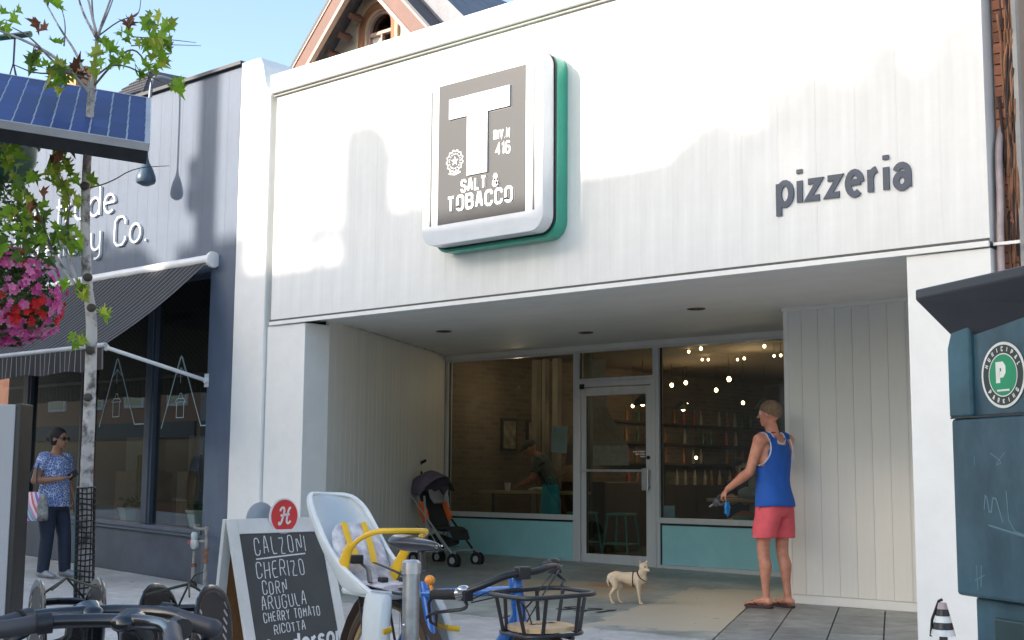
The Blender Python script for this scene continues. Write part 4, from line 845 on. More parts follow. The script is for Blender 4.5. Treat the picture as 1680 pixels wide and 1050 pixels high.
mb.build('print', mat('pale_print', (0.35, 0.5, 0.56), 0.7), pp)
# little signs and things on the right counter
sgn_ = thing('counter_sign', (-8.45, 14.4, 0.862), 'small white framed sign with two dark marks on the right window counter', 'sign')
box('board', (-0.13, -0.01, 0.30), (0.13, 0.01, 0.42), mat('cream_card', (0.66, 0.64, 0.55), 0.6), sgn_); box('mark', (-0.095, -0.014, 0.335), (-0.015, -0.0105, 0.385), DKL, sgn_); box('mark', (0.015, -0.014, 0.335), (0.095, -0.0105, 0.385), mat('brown_print', (0.2, 0.08, 0.06), 0.7), sgn_)
MB().tube([(0, 0, 0), (0, 0, 0.30)], 0.008, 6).build('stand', BLACKP, sgn_)
cardl = box('window_card', (-8.93, 13.212, 0.61), (-8.77, 13.214, 0.78), mat('pale_blue_card', (0.4, 0.52, 0.66), 0.6)); tag(cardl, 'pale blue card in the bottom left corner of the right window', 'card')
pl = thing('flour_sacks', (-8.35, 14.42, 0.862), 'pale sacks heaped on the right window counter under the framed sign', 'sacks')
mb = MB(); mb.ball((0.12, 0, 0.08), (0.2, 0.13, 0.09)); mb.ball((-0.1, 0.02, 0.07), (0.17, 0.12, 0.08)); mb.ball((0.02, 0.0, 0.19), (0.13, 0.1, 0.09)); mb.build('sack', mat('pale_sackcloth', (0.5, 0.52, 0.52), 0.8, bump=0.6, bscale=14), pl, remesh=0.012)
# lamps: warm glowing bulbs
BULB = emit('warm_bulb', (1.0, 0.62, 0.28), 14)
def bulb(u, v, y, r=0.03, kind='p'):
    p = on(u, v, 1, y); r *= 0.8; t = thing('pendant_lamp', (p.x, p.y, 2.954), 'bare warm glowing bulb hanging from the dining room ceiling', 'pendant lamp', group='glowing bulbs seen through the pizzeria windows')
    dz = p.z - 2.954
    if dz < -0.12: MB().tube([(0, 0, 0), (0, 0, dz + r)], 0.004, 5).build('cord', BLACKP, t)
    MB().ball((0, 0, min(dz, -r - 0.005)), (r, r, r * 1.2), 10, 7).build('bulb', BULB, t)
    t['label'] = 'warm glowing bulb in the dining room, %s from the left among the lit bulbs' % ORDS[sorted(BU).index(u)]
    return p
BU = [1102, 1125, 1127, 1196, 1175, 1219, 1130, 1150, 1152, 1162, 1221, 1254, 1270, 1281, 1210, 1038, 1142]
bl = []
for u, v, y, r in ((1102, 632, 17.5, .035), (1125, 628, 18.0, .035), (1127, 664, 18.2, .03), (1196, 622, 17.0, .04), (1175, 640, 18.0, .035), (1219, 661, 17.2, .03), (1130, 577, 15.6, .022), (1150, 572, 15.2, .025), (1152, 590, 16.6, .02), (1162, 590, 16.6, .02), (1221, 588, 16.4, .022), (1254, 568, 15.0, .024), (1270, 584, 15.6, .02), (1281, 583, 15.6, .02), (1210, 590, 16.8, .02), (1038, 666, 17.5, .03), (1142, 751, 19.5, .03)):
    bl.append(bulb(u, v, y, r))
for (x, y, z), e_ in (((-11.0, 17.4, 2.2), 26), ((-9.4, 16.2, 2.5), 22), ((-12.2, 14.3, 2.4), 9), ((-9.6, 19.5, 2.3), 24)):
    l = bpy.data.lights.new('dining_lamp_light', 'POINT'); l.energy = e_ * 0.34; l.color = (1.0, 0.74, 0.48); l.shadow_soft_size = 0.02
    o = bpy.data.objects.new('dining_lamp_light', l); COL.objects.link(o); o.location = (x, y, z)
l = bpy.data.lights.new('blue_shop_light', 'POINT'); l.energy = 4; l.color = (1, 0.75, 0.5); l.shadow_soft_size = 0.02; o = bpy.data.objects.new('blue_shop_light', l); COL.objects.link(o); o.location = (-12.6, 10.2, 2.9)
dl = thing('spot_lamp', (-12.05, 10.3, 3.318), 'small lit round ceiling spot inside the blue shop', 'ceiling light'); MB().lathe([(0, -0.02), (0.05, -0.02), (0.055, 0)], 14).build('diffuser', emit('spot_white', (1, 0.85, 0.65), 12), dl)
# ================================================================== far side of the street (seen in the window glass, throws the long shadow)
def opp_building(x0, x1, h, name, wallm, lb, depth=8, nwin=3, floors=3, shop_m=DKBLUE):
    t = thing(name, ((x0 + x1) / 2, -12, -0.33), lb, 'building'); hw_ = (x1 - x0) / 2
    box('wall', (-hw_, -depth, 0), (hw_, 0, h), wallm, t); box('cornice', (-hw_, -0.02, h - 0.5), (hw_, 0.25, h - 0.25), wallm, t)
    box('shopfront', (-hw_ + 0.3, -0.05, 0.4), (hw_ - 0.3, 0.06, 2.7), GLASS2, t); box('shop_sign', (-hw_ + 0.2, -0.02, 2.8), (hw_ - 0.2, 0.12, 3.4), shop_m, t)
    for f in range(1, floors):
        for k in range(nwin):
            cx = -hw_ + (k + 0.5) * 2 * hw_ / nwin; z = 0.8 + f * 3.2
            q = box('window', (cx - 0.65, -0.02, z), (cx + 0.65, 0.07, z + 1.9), WHITE2, t); box('pane', (cx - 0.55, 0.071, z + 0.1), (cx + 0.55, 0.08, z + 0.92), GLASS2, q); box('pane', (cx - 0.55, 0.071, z + 1.0), (cx + 0.55, 0.08, z + 1.8), GLASS2, q)
    return t
TAN = mat('tan_stucco', (0.62, 0.48, 0.32), 0.8, var=0.1); BR1 = mat('orange_street_brick', (0.36, 0.19, 0.11), 0.8); BR2 = mat('grey_street_stucco', (0.35, 0.34, 0.32), 0.8)
HB = 13.9
# heights, all but the low last one, set from where each roofline's shadow falls on the fronts across the street
def roof_for(z_shadow): 
    hor = (YF + 12) / math.cos(SUN_AZ); return z_shadow + hor * math.tan(SUN_EL) + 0.33
sh = (YF + 12) * math.tan(SUN_AZ)
B = [(-60, -40, 3.2), (-40, -23.6 , 3.75), (-23.6 , -15.2, 3.22), (-15.2, -12.6, 3.45), (-12.6, -8, -1.0)]  # last block added low to keep the near street shaded beside the gap
ms_ = [BR1, BR2, TAN, BR1, TAN]
lbs = ['orange brick terrace at the far left across the street', 'grey stucco shop building across the street', 'tan stucco building with white windows across the street', 'narrow orange brick building across the street', 'unseen low tan building added to shade the street beside the made-up open lot']
for (xa, xb, zs), m_, lb in zip(B, ms_, lbs): opp_building(xa, xb, roof_for(zs), 'street_building', m_, lb, nwin=max(2, int((xb - xa) / 2.6)), floors=4)
MB().box((-7.9, -70, -0.5), (60, -11.9, -0.34)).build('added_open_lot', mat('pale_lot_concrete', (0.42, 0.40, 0.37), 0.9), kind='structure')  # unseen open gap added so low sky light reaches the recessed entrance
fb_ = thing('added_low_warehouse', (10, -72, -0.4), 'long low pale unseen warehouse at the back of the added open lot across the street', 'building'); box('wall', (-30, -6, 0), (40, 0, 5.0), mat('pale_warehouse_wall', (0.6, 0.58, 0.54), 0.8), fb_); box('roof', (-30.2, -6.2, 5.0), (40.2, 0.2, 5.3), BR2, fb_)
# chimney whose shadow stands on the white fascia
zt = roof_for(4.22); zb = roof_for(3.2)
ch = thing('chimney_stack', (-9.22 - sh, -12.4, zb - 0.5), 'brick chimney stack with weeds on the roof across the street', 'chimney')
box('stack', (-0.22, -0.3, 0), (0.22, 0.3, zt - zb + 0.38), BR1, ch); box('cap', (-0.2, -0.25, zt - zb + 0.381), (0.2, 0.25, zt - zb + 0.55), BR2, ch)
for k, (zz) in enumerate((0.0,)):
    pass
def leafcloud(name, loc, r, nlf, m_, lb, cat, sz=0.07):
    t = thing(name, loc, lb, cat); mb = MB()
    for k in range(nlf):
        d = Vector((random.gauss(0, 1), random.gauss(0, 1), random.gauss(0, 1))).normalized() * (random.random() ** 0.45); c = Vector((d.x * r[0], d.y * r[1], d.z * r[2] + r[2]))
        a = Vector((random.gauss(0, 1), random.gauss(0, 1), random.gauss(0, 1))).normalized(); b_ = perp(a)
        mb.poly([c - a * sz, c + b_ * sz * 0.5, c + a * sz, c - b_ * sz * 0.5])
    mb.build('foliage', m_, t, kind='stuff'); MB().tube([(0, 0, -1.2), (0, 0, r[2])], 0.05, 6).build('stem', VN, t); return t
LG = mat('roof_weed_green', (0.05, 0.10, 0.03), 0.7)
leafcloud('roof_shrub', (-8.55 - sh, -12.3, roof_for(3.75)), (0.35, 0.3, 0.25), 90, LG, 'small shrub beside the chimney on the roof across the street', 'shrub')
leafcloud('roof_shrub', (-9.85 - sh, -12.3, roof_for(3.15)), (0.6, 0.3, 0.13), 90, LG, 'low shrub left of the chimney on the roof across the street', 'shrub')
for (x, z, rr) in ((-3.7, 3.75, 0.55), (-4.5, 3.65, 0.5), (-2.9, 4.2, 0.5), (-5.3, 3.45, 0.4), (-4.0, 5.0, 0.28)):
    leafcloud('roof_shrub', (x - sh, -12.6, roof_for(z) - rr * 0.9), (rr * 1.2, 0.5, rr * 0.8), int(560 * rr), LG, {-3.7: 'wide shrub above the roofline across the street, second from the right', -4.5: 'middle shrub above the roofline across the street', -2.9: 'tall shrub above the roofline at the right end across the street', -5.3: 'lowest shrub at the left of the right-hand roof garden across the street', -4.0: 'high loose twig clump above the roof garden across the street'}[x], 'shrub', 0.11)
# utility pole across the road: its shadow is the dark stripe on the blue shop
hp = (YF + 7.0); pole = thing('utility_pole', (-11.58 - hp * math.tan(SUN_AZ), -7.0, -0.33), 'tall wooden utility pole with transformer cans across the street', 'utility pole')
MB().lathe([(0.18, 0), (0.16, 19), (0, 19)], 14).build('pole', mat('pole_wood', (0.2, 0.14, 0.09), 0.9), pole)
zc_ = 4.55 + hp / math.cos(SUN_AZ) * math.tan(SUN_EL) + 0.33
for k, dz in enumerate((-0.35, 0.0)): MB().lathe([(0, 0), (0.12, 0), (0.12, 0.26 - 0.05 * k), (0, 0.28)], 14, (-0.24 + 0.02 * k, 0, zc_ - 0.2 + dz)).build('transformer', BR2, pole)
# street tree across the road: soft blotches on the blue shop
leafcloud('street_tree', (-13.6 - hp * math.tan(SUN_AZ), -6.4, 3.9 + hp / math.cos(SUN_AZ) * math.tan(SUN_EL) - 1.6), (0.75, 0.7, 0.75), 420, LG, 'leafy street tree crown across the road left of the utility pole', 'tree', 0.12)
# ------------------------------------------------------------------ parked cars across the road (only their reflections show)
def car(x, y, m_, lb, h=1.45):
    t = thing('parked_car', (x, y, -0.33), lb, 'car')
    prof = [(-2.15, 0.30), (-2.2, 0.62), (-2.1, 0.86), (-1.45, 0.93), (-0.75, h - 0.03), (0.1, h), (0.95, h - 0.06), (1.75, 0.98), (2.12, 0.9), (2.2, 0.55), (2.15, 0.30)]
    mb = MB(); S = []
    for px, pz in prof:
        top = pz > 1.0; wd = 0.66 if top else 0.86; S.append([mb.v((px, -wd, pz)), mb.v((px, -wd * 0.75, pz + 0.02)), mb.v((px, wd * 0.75, pz + 0.02)), mb.v((px, wd, pz))])
    bot = [[mb.v((px, -0.86, 0.28)), mb.v((px, 0.86, 0.28))] for px, pz in prof]
    for i in range(len(S) - 1):
        for k in range(3): mb.f([S[i][k], S[i + 1][k], S[i + 1][k + 1], S[i][k + 1]])
        mb.f([bot[i][0], bot[i + 1][0], S[i + 1][0], S[i][0]]); mb.f([bot[i][1], S[i][3], S[i + 1][3], bot[i + 1][1]]); mb.f([bot[i][0], bot[i][1], bot[i + 1][1], bot[i + 1][0]])
    mb.build('body', m_, t, bevel=0.05)
    for sy in (-1, 1):
        mb = MB(); q = [(-1.25, 0.97), (-0.68, h - 0.12), (0.9, h - 0.14), (1.5, 1.0)]; mb.poly([(a, sy * (0.80 - (c - 0.95) * 0.28), c) for a, c in q]); mb.build('side_window', GLASS2, t)
        for wxx in (-1.35, 1.35):
            w_ = MB().lathe([(0.0, -0.1), (0.2, -0.1), (0.32, -0.08), (0.33, 0), (0.32, 0.1), (0, 0.1)], 20, (wxx, sy * 0.80, 0.33), (0, 1, 0)).build('tyre', RUBBER, t); MB().lathe([(0.0, 0), (0.2, 0.01), (0.21, -0.01)], 16, (wxx, sy * 0.905, 0.33), (0, sy, 0)).build('rim', CHROME, w_)
    for sy in (-0.6, 0.6): MB().ball((-2.17, sy, 0.66), (0.05, 0.16, 0.08), 8, 6).build('headlight', mat('lamp_glass', (0.7, 0.7, 0.7), 0.2), t)
car(-19.5, -8.6, mat('silver_car_paint', (0.45, 0.48, 0.5), 0.25, 0.4, coat=0.5), 'silver hatchback parked across the street')
car(-25.0, -8.6, mat('red_car_paint', (0.35, 0.02, 0.02), 0.25, coat=0.5), 'red car parked across the street', 1.6); car(-14, -8.6, mat('white_car_paint', (0.7, 0.7, 0.7), 0.25, coat=0.5), 'white car parked across the street', 1.6)
car(-8, -8.6, mat('blue_car_paint', (0.04, 0.08, 0.2), 0.25, coat=0.5), 'dark blue car parked across the street')
# ================================================================== PROPS
def D(u, v, d): r = ray(u, v); return Vector(np.array([0, 0, CAMH]) + r / FPX * d)
CR = Vector((0.758, 0.652, 0)).normalized(); CF = Vector((-0.648, 0.752, 0)).normalized()
def dot3(a, b): return a.x * b.x + a.y * b.y + a.z * b.z
# ------------------------------------------------------------------ wheel helper
def wheel(parent, c, axis, r, tyre_m, rim_m, tr=0.022, spokes=28, name='wheel', knobs=0):
    ax = Vector(axis).normalized(); u = ax.orthogonal().normalized(); v = ax.cross(u); c = Vector(c); n = 56
    P = [c + u * r * math.cos(2 * PI * k / n) + v * r * math.sin(2 * PI * k / n) for k in range(n)]
    mb = MB(); mb.loft([c + (p - c) * ((r - tr) / r) for p in P], tr, tr, side=ax, seg=8, closed=True)
    if knobs:
        for k in range(knobs):
            a = 2 * PI * k / knobs
            for s_ in (-1, 0, 1):
                a2 = a + (PI / knobs if s_ else 0); d = u * math.cos(a2) + v * math.sin(a2); t = ax.cross(d)
                m3 = Matrix((t, ax, d)).transposed(); mb.bbox(c + d * (r - 0.002 - 0.006 * abs(s_)) + ax * s_ * tr * 0.62, (0.014, 0.010, 0.009), m3)
    w_ = mb.build(name, tyre_m, parent)
    MB().loft([c + (p - c) * ((r - 2 * tr - 0.006) / r) for p in P], 0.011, 0.012, side=ax, seg=6, closed=True).build('rim', rim_m, w_)
    mb = MB(); mb.tube([c - ax * 0.045, c + ax * 0.045], 0.016, 8)
    for k in range(spokes):
        a = 2 * PI * k / spokes; d = u * math.cos(a) + v * math.sin(a); a2 = a + (0.5 if k % 4 < 2 else -0.5); h = u * math.cos(a2) + v * math.sin(a2); s_ = 1 if k % 2 else -1
        mb.tube([c + h * 0.018 + ax * s_ * 0.03, c + d * (r - 2 * tr - 0.004)], 0.0012, 4)
    mb.build('spokes', CHROME, w_, kind='stuff'); return w_
BLUE = mat('blue_bicycle_paint', (0.015, 0.13, 0.46), 0.28, var=0.1, coat=0.5)
BRT = mat('brown_tyre', (0.06, 0.035, 0.02), 0.7); TANR = mat('tan_rim', (0.34, 0.24, 0.12), 0.45)
SEATP = mat('pale_grey_shell', (0.56, 0.61, 0.62), 0.42, var=0.05, stain=0.05); YEL = mat('yellow_plastic', (0.80, 0.48, 0.015), 0.4, var=0.05)
# ------------------------------------------------------------------ blue bicycle
BX, BY = -3.80, 3.58; bg0 = gz(BX, BY)
bk_ = thing('bicycle', (BX, BY, bg0), 'blue city bicycle with pale child seat and black front basket beside the steel post', 'bicycle', R(-17.1))
bk_.rotation_euler = (R(-1.5), 0, R(-15)); bk_.scale = (1.05, 1.05, 1.055); bk_.location += CR * 0.06
HT, HBt = Vector((0.81, 0, 0.845)), Vector((0.85, 0, 0.69)); BBp = Vector((0.43, 0, 0.28)); SC = Vector((0.235, 0, 0.74))
mb = MB()
mb.tube([HT + Vector((0.01, 0, -0.05)), SC], 0.017, 10); mb.tube([HBt + Vector((-0.01, 0, 0.03)), BBp], 0.024, 12); mb.tube([SC + Vector((-0.01, 0, 0.04)), BBp], 0.0165, 10); mb.tube([HT, HBt], 0.023, 12)
for s_ in (-1, 1): mb.tube([(0, s_ * 0.06, 0.34), (0.21, s_ * 0.02, 0.70)], 0.009, 8); mb.tube([(0, s_ * 0.06, 0.34), (0.38, s_ * 0.03, 0.28)], 0.010, 8)
fm = mb.build('frame', BLUE, bk_)
dtd = (HBt - BBp).normalized(); Md = frame(tuple(BBp + dtd * 0.22 + Vector((0, -0.0245, -0.012))), (dtd.x, 0, dtd.z), (-dtd.z, 0, dtd.x)); mb = MB(); text(mb, 'MIELE', Md, 0.034, 0.007, 0.001, 2.4, 1.0); mb.build('lettering', mat('dark_decal', (0.01, 0.015, 0.05), 0.4), fm)
wheel(bk_, (0, 0, 0.365), (0, 1, 0), 0.365, BRT, TANR, 0.022, 32)
sp = MB().tube([SC + Vector((-0.02, 0, 0.08)), (0.20, 0, 0.90)], 0.0135, 10).build('seat_post', BLACKP, bk_)
mb = MB()    # saddle: wide tail to narrow nose
st = [(-0.02, 0.03, 0.012, 0.945), (0.0, 0.068, 0.030, 0.945), (0.05, 0.080, 0.034, 0.94), (0.11, 0.075, 0.032, 0.937), (0.17, 0.045, 0.026, 0.936), (0.24, 0.026, 0.022, 0.935), (0.285, 0.020, 0.018, 0.93), (0.30, 0.010, 0.01, 0.925)]
mb.loft([(x + 0.06, 0, z) for x, _, _, z in st], [a for _, a, _, _ in st], [b for _, _, b, _ in st], side=(0, 1, 0), seg=18); mb.build('saddle', mat('saddle_vinyl', (0.025, 0.027, 0.035), 0.3, coat=0.3), bk_, loc=(-0.005, 0, 0.07)).scale = (0.92, 0.85, 0.90)
mb = MB()
for s_ in (-1, 1): mb.tube([(0.08, s_ * 0.03, 0.915), (0.2, s_ * 0.02, 0.90), (0.33, s_ * 0.01, 0.915)], 0.0035, 6)
mb.build('saddle_rail', CHROME, bk_)
mb = MB()   # rear rack and stays
for s_ in (-1, 1):
    mb.tube([(-0.28, s_ * 0.06, 0.735), (0.16, s_ * 0.06, 0.735), (0.20, s_ * 0.02, 0.74)], 0.0055, 6); mb.tube([(-0.02, s_ * 0.075, 0.36), (-0.16, s_ * 0.06, 0.735)], 0.005, 6); mb.tube([(-0.01, s_ * 0.075, 0.36), (-0.04, s_ * 0.06, 0.735)], 0.005, 6)
for x in (-0.28, -0.16, -0.04, 0.1): mb.tube([(x, -0.06, 0.736), (x, 0.06, 0.736)], 0.005, 6)
mb.build('rear_rack', BLACKP, bk_)
mb = MB(); mb.loft([(0.395 * math.cos(a), 0, 0.365 + 0.395 * math.sin(a)) for a in [R(10 + k * 12) for k in range(15)]], 0.026, 0.003, side=(0, 1, 0), seg=8); mb.build('mudguard', BRT, bk_)
mb = MB(); mb.lathe([(0.0, -0.004), (0.095, -0.004), (0.095, 0.004), (0, 0.004)], 24, (0.43, -0.06, 0.28), (0, 1, 0)); mb.tube([(0.43, -0.09, 0.28), (0.43 + 0.12, -0.09, 0.16)], 0.009, 6); mb.tube([(0.43, 0.09, 0.28), (0.43 - 0.12, 0.09, 0.40)], 0.009, 6); mb.bbox((0.55, -0.14, 0.16), (0.09, 0.08, 0.02)); mb.bbox((0.31, 0.14, 0.40), (0.09, 0.08, 0.02)); mb.build('crankset', BLACKP, bk_)
# --- child seat (part) with its pieces
def shell_section(z, xb, hw, wing, xs=1.0): return [(xb + wing, -hw, z), (xb + 0.03, -hw * 0.97, z), (xb, -hw * 0.6, z), (xb - 0.012, 0, z), (xb, hw * 0.6, z), (xb + 0.03, hw * 0.97, z), (xb + wing, hw, z)]
secs = [(0.765, -0.15, 0.115, 0.30), (0.79, -0.19, 0.122, 0.26), (0.84, -0.25, 0.125, 0.17), (0.90, -0.32, 0.127, 0.12), (0.96, -0.385, 0.128, 0.10), (1.03, -0.455, 0.127, 0.09), (1.085, -0.51, 0.12, 0.08), (1.12, -0.545, 0.10, 0.06), (1.13, -0.555, 0.075, 0.035)]
mb = MB(); rows = [[mb.v(p) for p in shell_section(*s_)] for s_ in secs]
for i in range(len(rows) - 1):
    for k in range(6): mb.f([rows[i][k], rows[i][k + 1], rows[i + 1][k + 1], rows[i + 1][k]])
cs = mb.build('child_seat', SEATP, bk_, smooth=True, label='pale grey child seat shell'); cs.location = (-0.055, 0.0, -0.045); md = cs.modifiers.new('s', 'SOLIDIFY'); md.thickness = 0.012; md = cs.modifiers.new('b', 'SUBSURF'); md.levels = md.render_levels = 2
mb = MB(); rim_pts = [shell_section(*s_)[0] for s_ in secs] + [shell_section(*secs[-1])[k] for k in (2, 3, 4)] + [shell_section(*s_)[6] for s_ in secs[::-1]]; mb.tube(chaikin(rim_pts, 1), 0.0085, 8); mb.build('rolled_rim', mat('white_seat_rim', (0.70, 0.74, 0.75), 0.4), cs)
mb = MB(); mb.box((-0.14, -0.12, 0.755), (0.17, 0.12, 0.785)); mb.build('seat_pan', SEATP, cs, bevel=0.012)
PAD = mat('printed_seat_pad', (0.68, 0.66, 0.62), 0.8, var=0.35, scale=22, col2=(0.36, 0.33, 0.42))
mb = MB(); mb.loft([(-0.11, 0, 0.80), (-0.185, 0, 0.86), (-0.23, 0, 0.92), (-0.275, 0, 0.98), (-0.30, 0, 1.01)], [0.10, 0.115, 0.115, 0.10, 0.07], [0.014] * 5, side=(0, 1, 0), seg=14); mb.build('pad', PAD, cs)
mb = MB(); mb.loft([(-0.08, 0, 0.80), (0.03, 0, 0.80), (0.14, 0, 0.795)], [0.10, 0.10, 0.09], 0.013, side=(0, 1, 0), seg=14); mb.build('pad', PAD, cs)
mb = MB()   # yellow strap guides, bar and cuffs
mb.loft(chaikin([(-0.14, -0.118, 0.845), (-0.04, -0.13, 0.95), (0.10, -0.118, 1.0), (0.17, -0.06, 1.005), (0.18, 0, 1.005), (0.17, 0.06, 1.005), (0.10, 0.118, 1.0), (-0.04, 0.13, 0.95), (-0.14, 0.118, 0.845)], 2), 0.0105, 0.009, side=(0, 0, 1), seg=8); mb.build('safety_bar', YEL, cs)
for s_ in (-1, 1):
    mb = MB(); mb.loft([(-0.155, s_ * 0.10, 0.80), (-0.13, s_ * 0.118, 0.85), (-0.09, s_ * 0.125, 0.91), (-0.05, s_ * 0.128, 0.945)], [0.045, 0.038, 0.026, 0.016], [0.016, 0.014, 0.012, 0.012], side=(1, 0, 0), seg=10); mb.build('bracket', YEL, cs)
    mb = MB(); mb.loft([(-0.285, s_ * 0.045, 1.02), (-0.22, s_ * 0.045, 0.94), (-0.15, s_ * 0.03, 0.87)], 0.014, 0.004, side=(0, 1, 0), seg=6); mb.build('strap', YEL, cs)
    mb = MB(); mb.loft([(-0.15, s_ * 0.03, 0.87), (-0.05, s_ * 0.05, 0.85), (0.06, s_ * 0.10, 0.81)], 0.010, 0.003, side=(0, 1, 0), seg=6); mb.build('strap', BLACKP, cs)
    # leg guard with foot tray
    mb = MB(); g = [[(0.04, 0.79, 0.115), (0.20, 0.79, 0.12)], [(0.08, 0.68, 0.15), (0.25, 0.70, 0.16)], [(0.12, 0.56, 0.165), (0.28, 0.58, 0.175)], [(0.155, 0.47, 0.17), (0.30, 0.475, 0.18)], [(0.17, 0.445, 0.17), (0.30, 0.448, 0.18)]]
    rows = []
    for a, b_ in g:
        x0_, z0_, y0_ = a; x1_, z1_, y1_ = b_
        rows.append([mb.v((x0_, s_ * (y0_ - 0.055), z0_)), mb.v((x0_ - 0.012, s_ * y0_, z0_)), mb.v(((x0_ + x1_) / 2, s_ * (y0_ + 0.014), (z0_ + z1_) / 2)), mb.v((x1_ + 0.005, s_ * y1_, z1_)), mb.v((x1_, s_ * (y1_ - 0.05), z1_))])
    for i in range(len(rows) - 1):
        for k in range(4): mb.f([rows[i][k], rows[i][k + 1], rows[i + 1][k + 1], rows[i + 1][k]])
    mb.f([rows[-1][k] for k in range(5)])
    lg = mb.build('leg_guard', SEATP, cs, smooth=True); md = lg.modifiers.new('s', 'SOLIDIFY'); md.thickness = 0.008; md = lg.modifiers.new('b', 'SUBSURF'); md.levels = md.render_levels = 1
    mb = MB(); mb.loft([(0.10, s_ * 0.125, 0.655), (0.18, s_ * 0.115, 0.665), (0.27, s_ * 0.12, 0.66), (0.285, s_ * 0.16, 0.655)], 0.010, 0.004, side=(0, 0, 1), seg=6); mb.build('strap', YEL, cs)
for c_, z_ in (((-0.135, -0.06, 0.885), (0.035, 0.05, 0.035)), ((0.05, -0.04, 0.82), (0.04, 0.03, 0.02)), ((0.05, 0.05, 0.82), (0.04, 0.03, 0.02))): MB().bbox(c_, z_).build('buckle', BLACKP, cs, bevel=0.006)
mb = MB(); mb.tube([(-0.02, -0.06, 0.73), (0.02, -0.05, 0.755), (0.15, -0.03, 0.75), (0.24, -0.02, 0.73)], 0.007, 6); mb.tube([(-0.02, 0.06, 0.73), (0.02, 0.05, 0.755), (0.15, 0.03, 0.75), (0.24, 0.02, 0.73)], 0.007, 6); mb.build('support_bow', BLACKP, cs)
# --- front end, turned
STEER = R(-4); Ms = Matrix.Translation(HT + Vector((0, 0, -0.06))) @ Matrix.Rotation(STEER, 4, 'Z') @ Matrix.Rotation(R(3), 4, 'X')
def fb(): return MB(Ms)
mb = fb(); 
for s_ in (-1, 1): mb.tube(chaikin([(0.04, s_ * 0.045, -0.17), (0.07, s_ * 0.05, -0.32), (0.15, s_ * 0.052, -0.55)], 1), 0.011, 8)
mb.bbox((0.04, 0, -0.165), (0.04, 0.11, 0.03)); mb.build('fork', BLUE, bk_)
fc = Ms @ Vector((0.15, 0, -0.55)); fax = Ms.to_3x3() @ Vector((0, 1, 0)); fc.z = 0.345
wheel(bk_, fc, fax, 0.345, BRT, TANR, 0.02, 32)
mb = fb(); mb.tube([(0, 0, 0), (-0.008, 0, 0.055)], 0.014, 10); mb.tube([(-0.008, 0, 0.05), (0.05, 0, 0.068)], 0.014, 10); mb.bbox((0.055, 0, 0.07), (0.035, 0.045, 0.04)); mb.build('stem', BLACKP, bk_, bevel=0.004)
mb = fb(); hb = chaikin([(-0.10, -0.20, 0.0), (-0.03, -0.175, 0.01), (0.03, -0.12, 0.04), (0.055, -0.05, 0.07), (0.055, 0.05, 0.07), (0.04, 0.12, 0.085), (0.0, 0.175, 0.075), (-0.05, 0.20, 0.07)], 2); mb.tube(hb, 0.0115, 10)
hbo = mb.build('handlebar', BLACKP, bk_)
for s_, z in ((-1, 0.002), (1, 0.07)):
    mb = fb(); mb.tube([(-0.04, s_ * 0.178, z + 0.004), (-0.10, s_ * 0.20, z), (-0.155, s_ * 0.215, z - 0.002)], 0.0165, 10, rnd=True); mb.build('grip', RUBBER, hbo)
    mb = fb(); mb.tube(chaikin([(-0.03, s_ * 0.17, z - 0.01), (0.02, s_ * 0.18, z - 0.035), (-0.04, s_ * 0.23, z - 0.045), (-0.10, s_ * 0.25, z - 0.055), (-0.12, s_ * 0.26, z - 0.07)], 2), 0.0055, 6); mb.bbox((-0.02, s_ * 0.168, z + 0.0), (0.04, 0.03, 0.03)); mb.build('brake_lever', BLACKP, hbo)
    mb = fb(); mb.ball((-0.03, s_ * 0.172, z + 0.02), (0.02, 0.024, 0.014)); mb.tube([(-0.05, s_ * 0.183, z + 0.002), (-0.025, s_ * 0.168, z + 0.008)], 0.020, 12); mb.build('shifter', CHROME if s_ < 0 else BLACKP, hbo)
    mb = fb(); mb.tube(chaikin([(0.0, s_ * 0.16, z - 0.01), (0.11, s_ * 0.13, z + 0.03), (0.14, s_ * 0.04, z - 0.01), (0.06, s_ * 0.01, z - 0.12), (-0.1, 0, z - 0.16)], 3), 0.0028, 5); mb.tube(chaikin([(0.0, s_ * 0.16, z - 0.02), (0.16, s_ * 0.08, z + 0.02), (0.13, s_ * 0.0, z - 0.10), (0.05, 0, z - 0.18)], 3), 0.0025, 5); mb.build('cable', BLACKP, hbo)
mb = fb(); mb.tube([(-0.155, -0.215, 0.0), (-0.175, -0.225, -0.03), (-0.17, -0.22, -0.09), (-0.15, -0.21, -0.10), (-0.145, -0.21, -0.05)], 0.006, 6); mb.build('bar_end_hook', BLACKP, hbo)
mb = fb(); mb.ball((-0.17, -0.222, 0.045), (0.018, 0.018, 0.016)); mb.tube([(-0.16, -0.215, 0.0), (-0.17, -0.222, 0.035)], 0.006, 6); mb.build('orange_reflector', mat('orange_plastic', (0.85, 0.30, 0.03), 0.35), hbo)
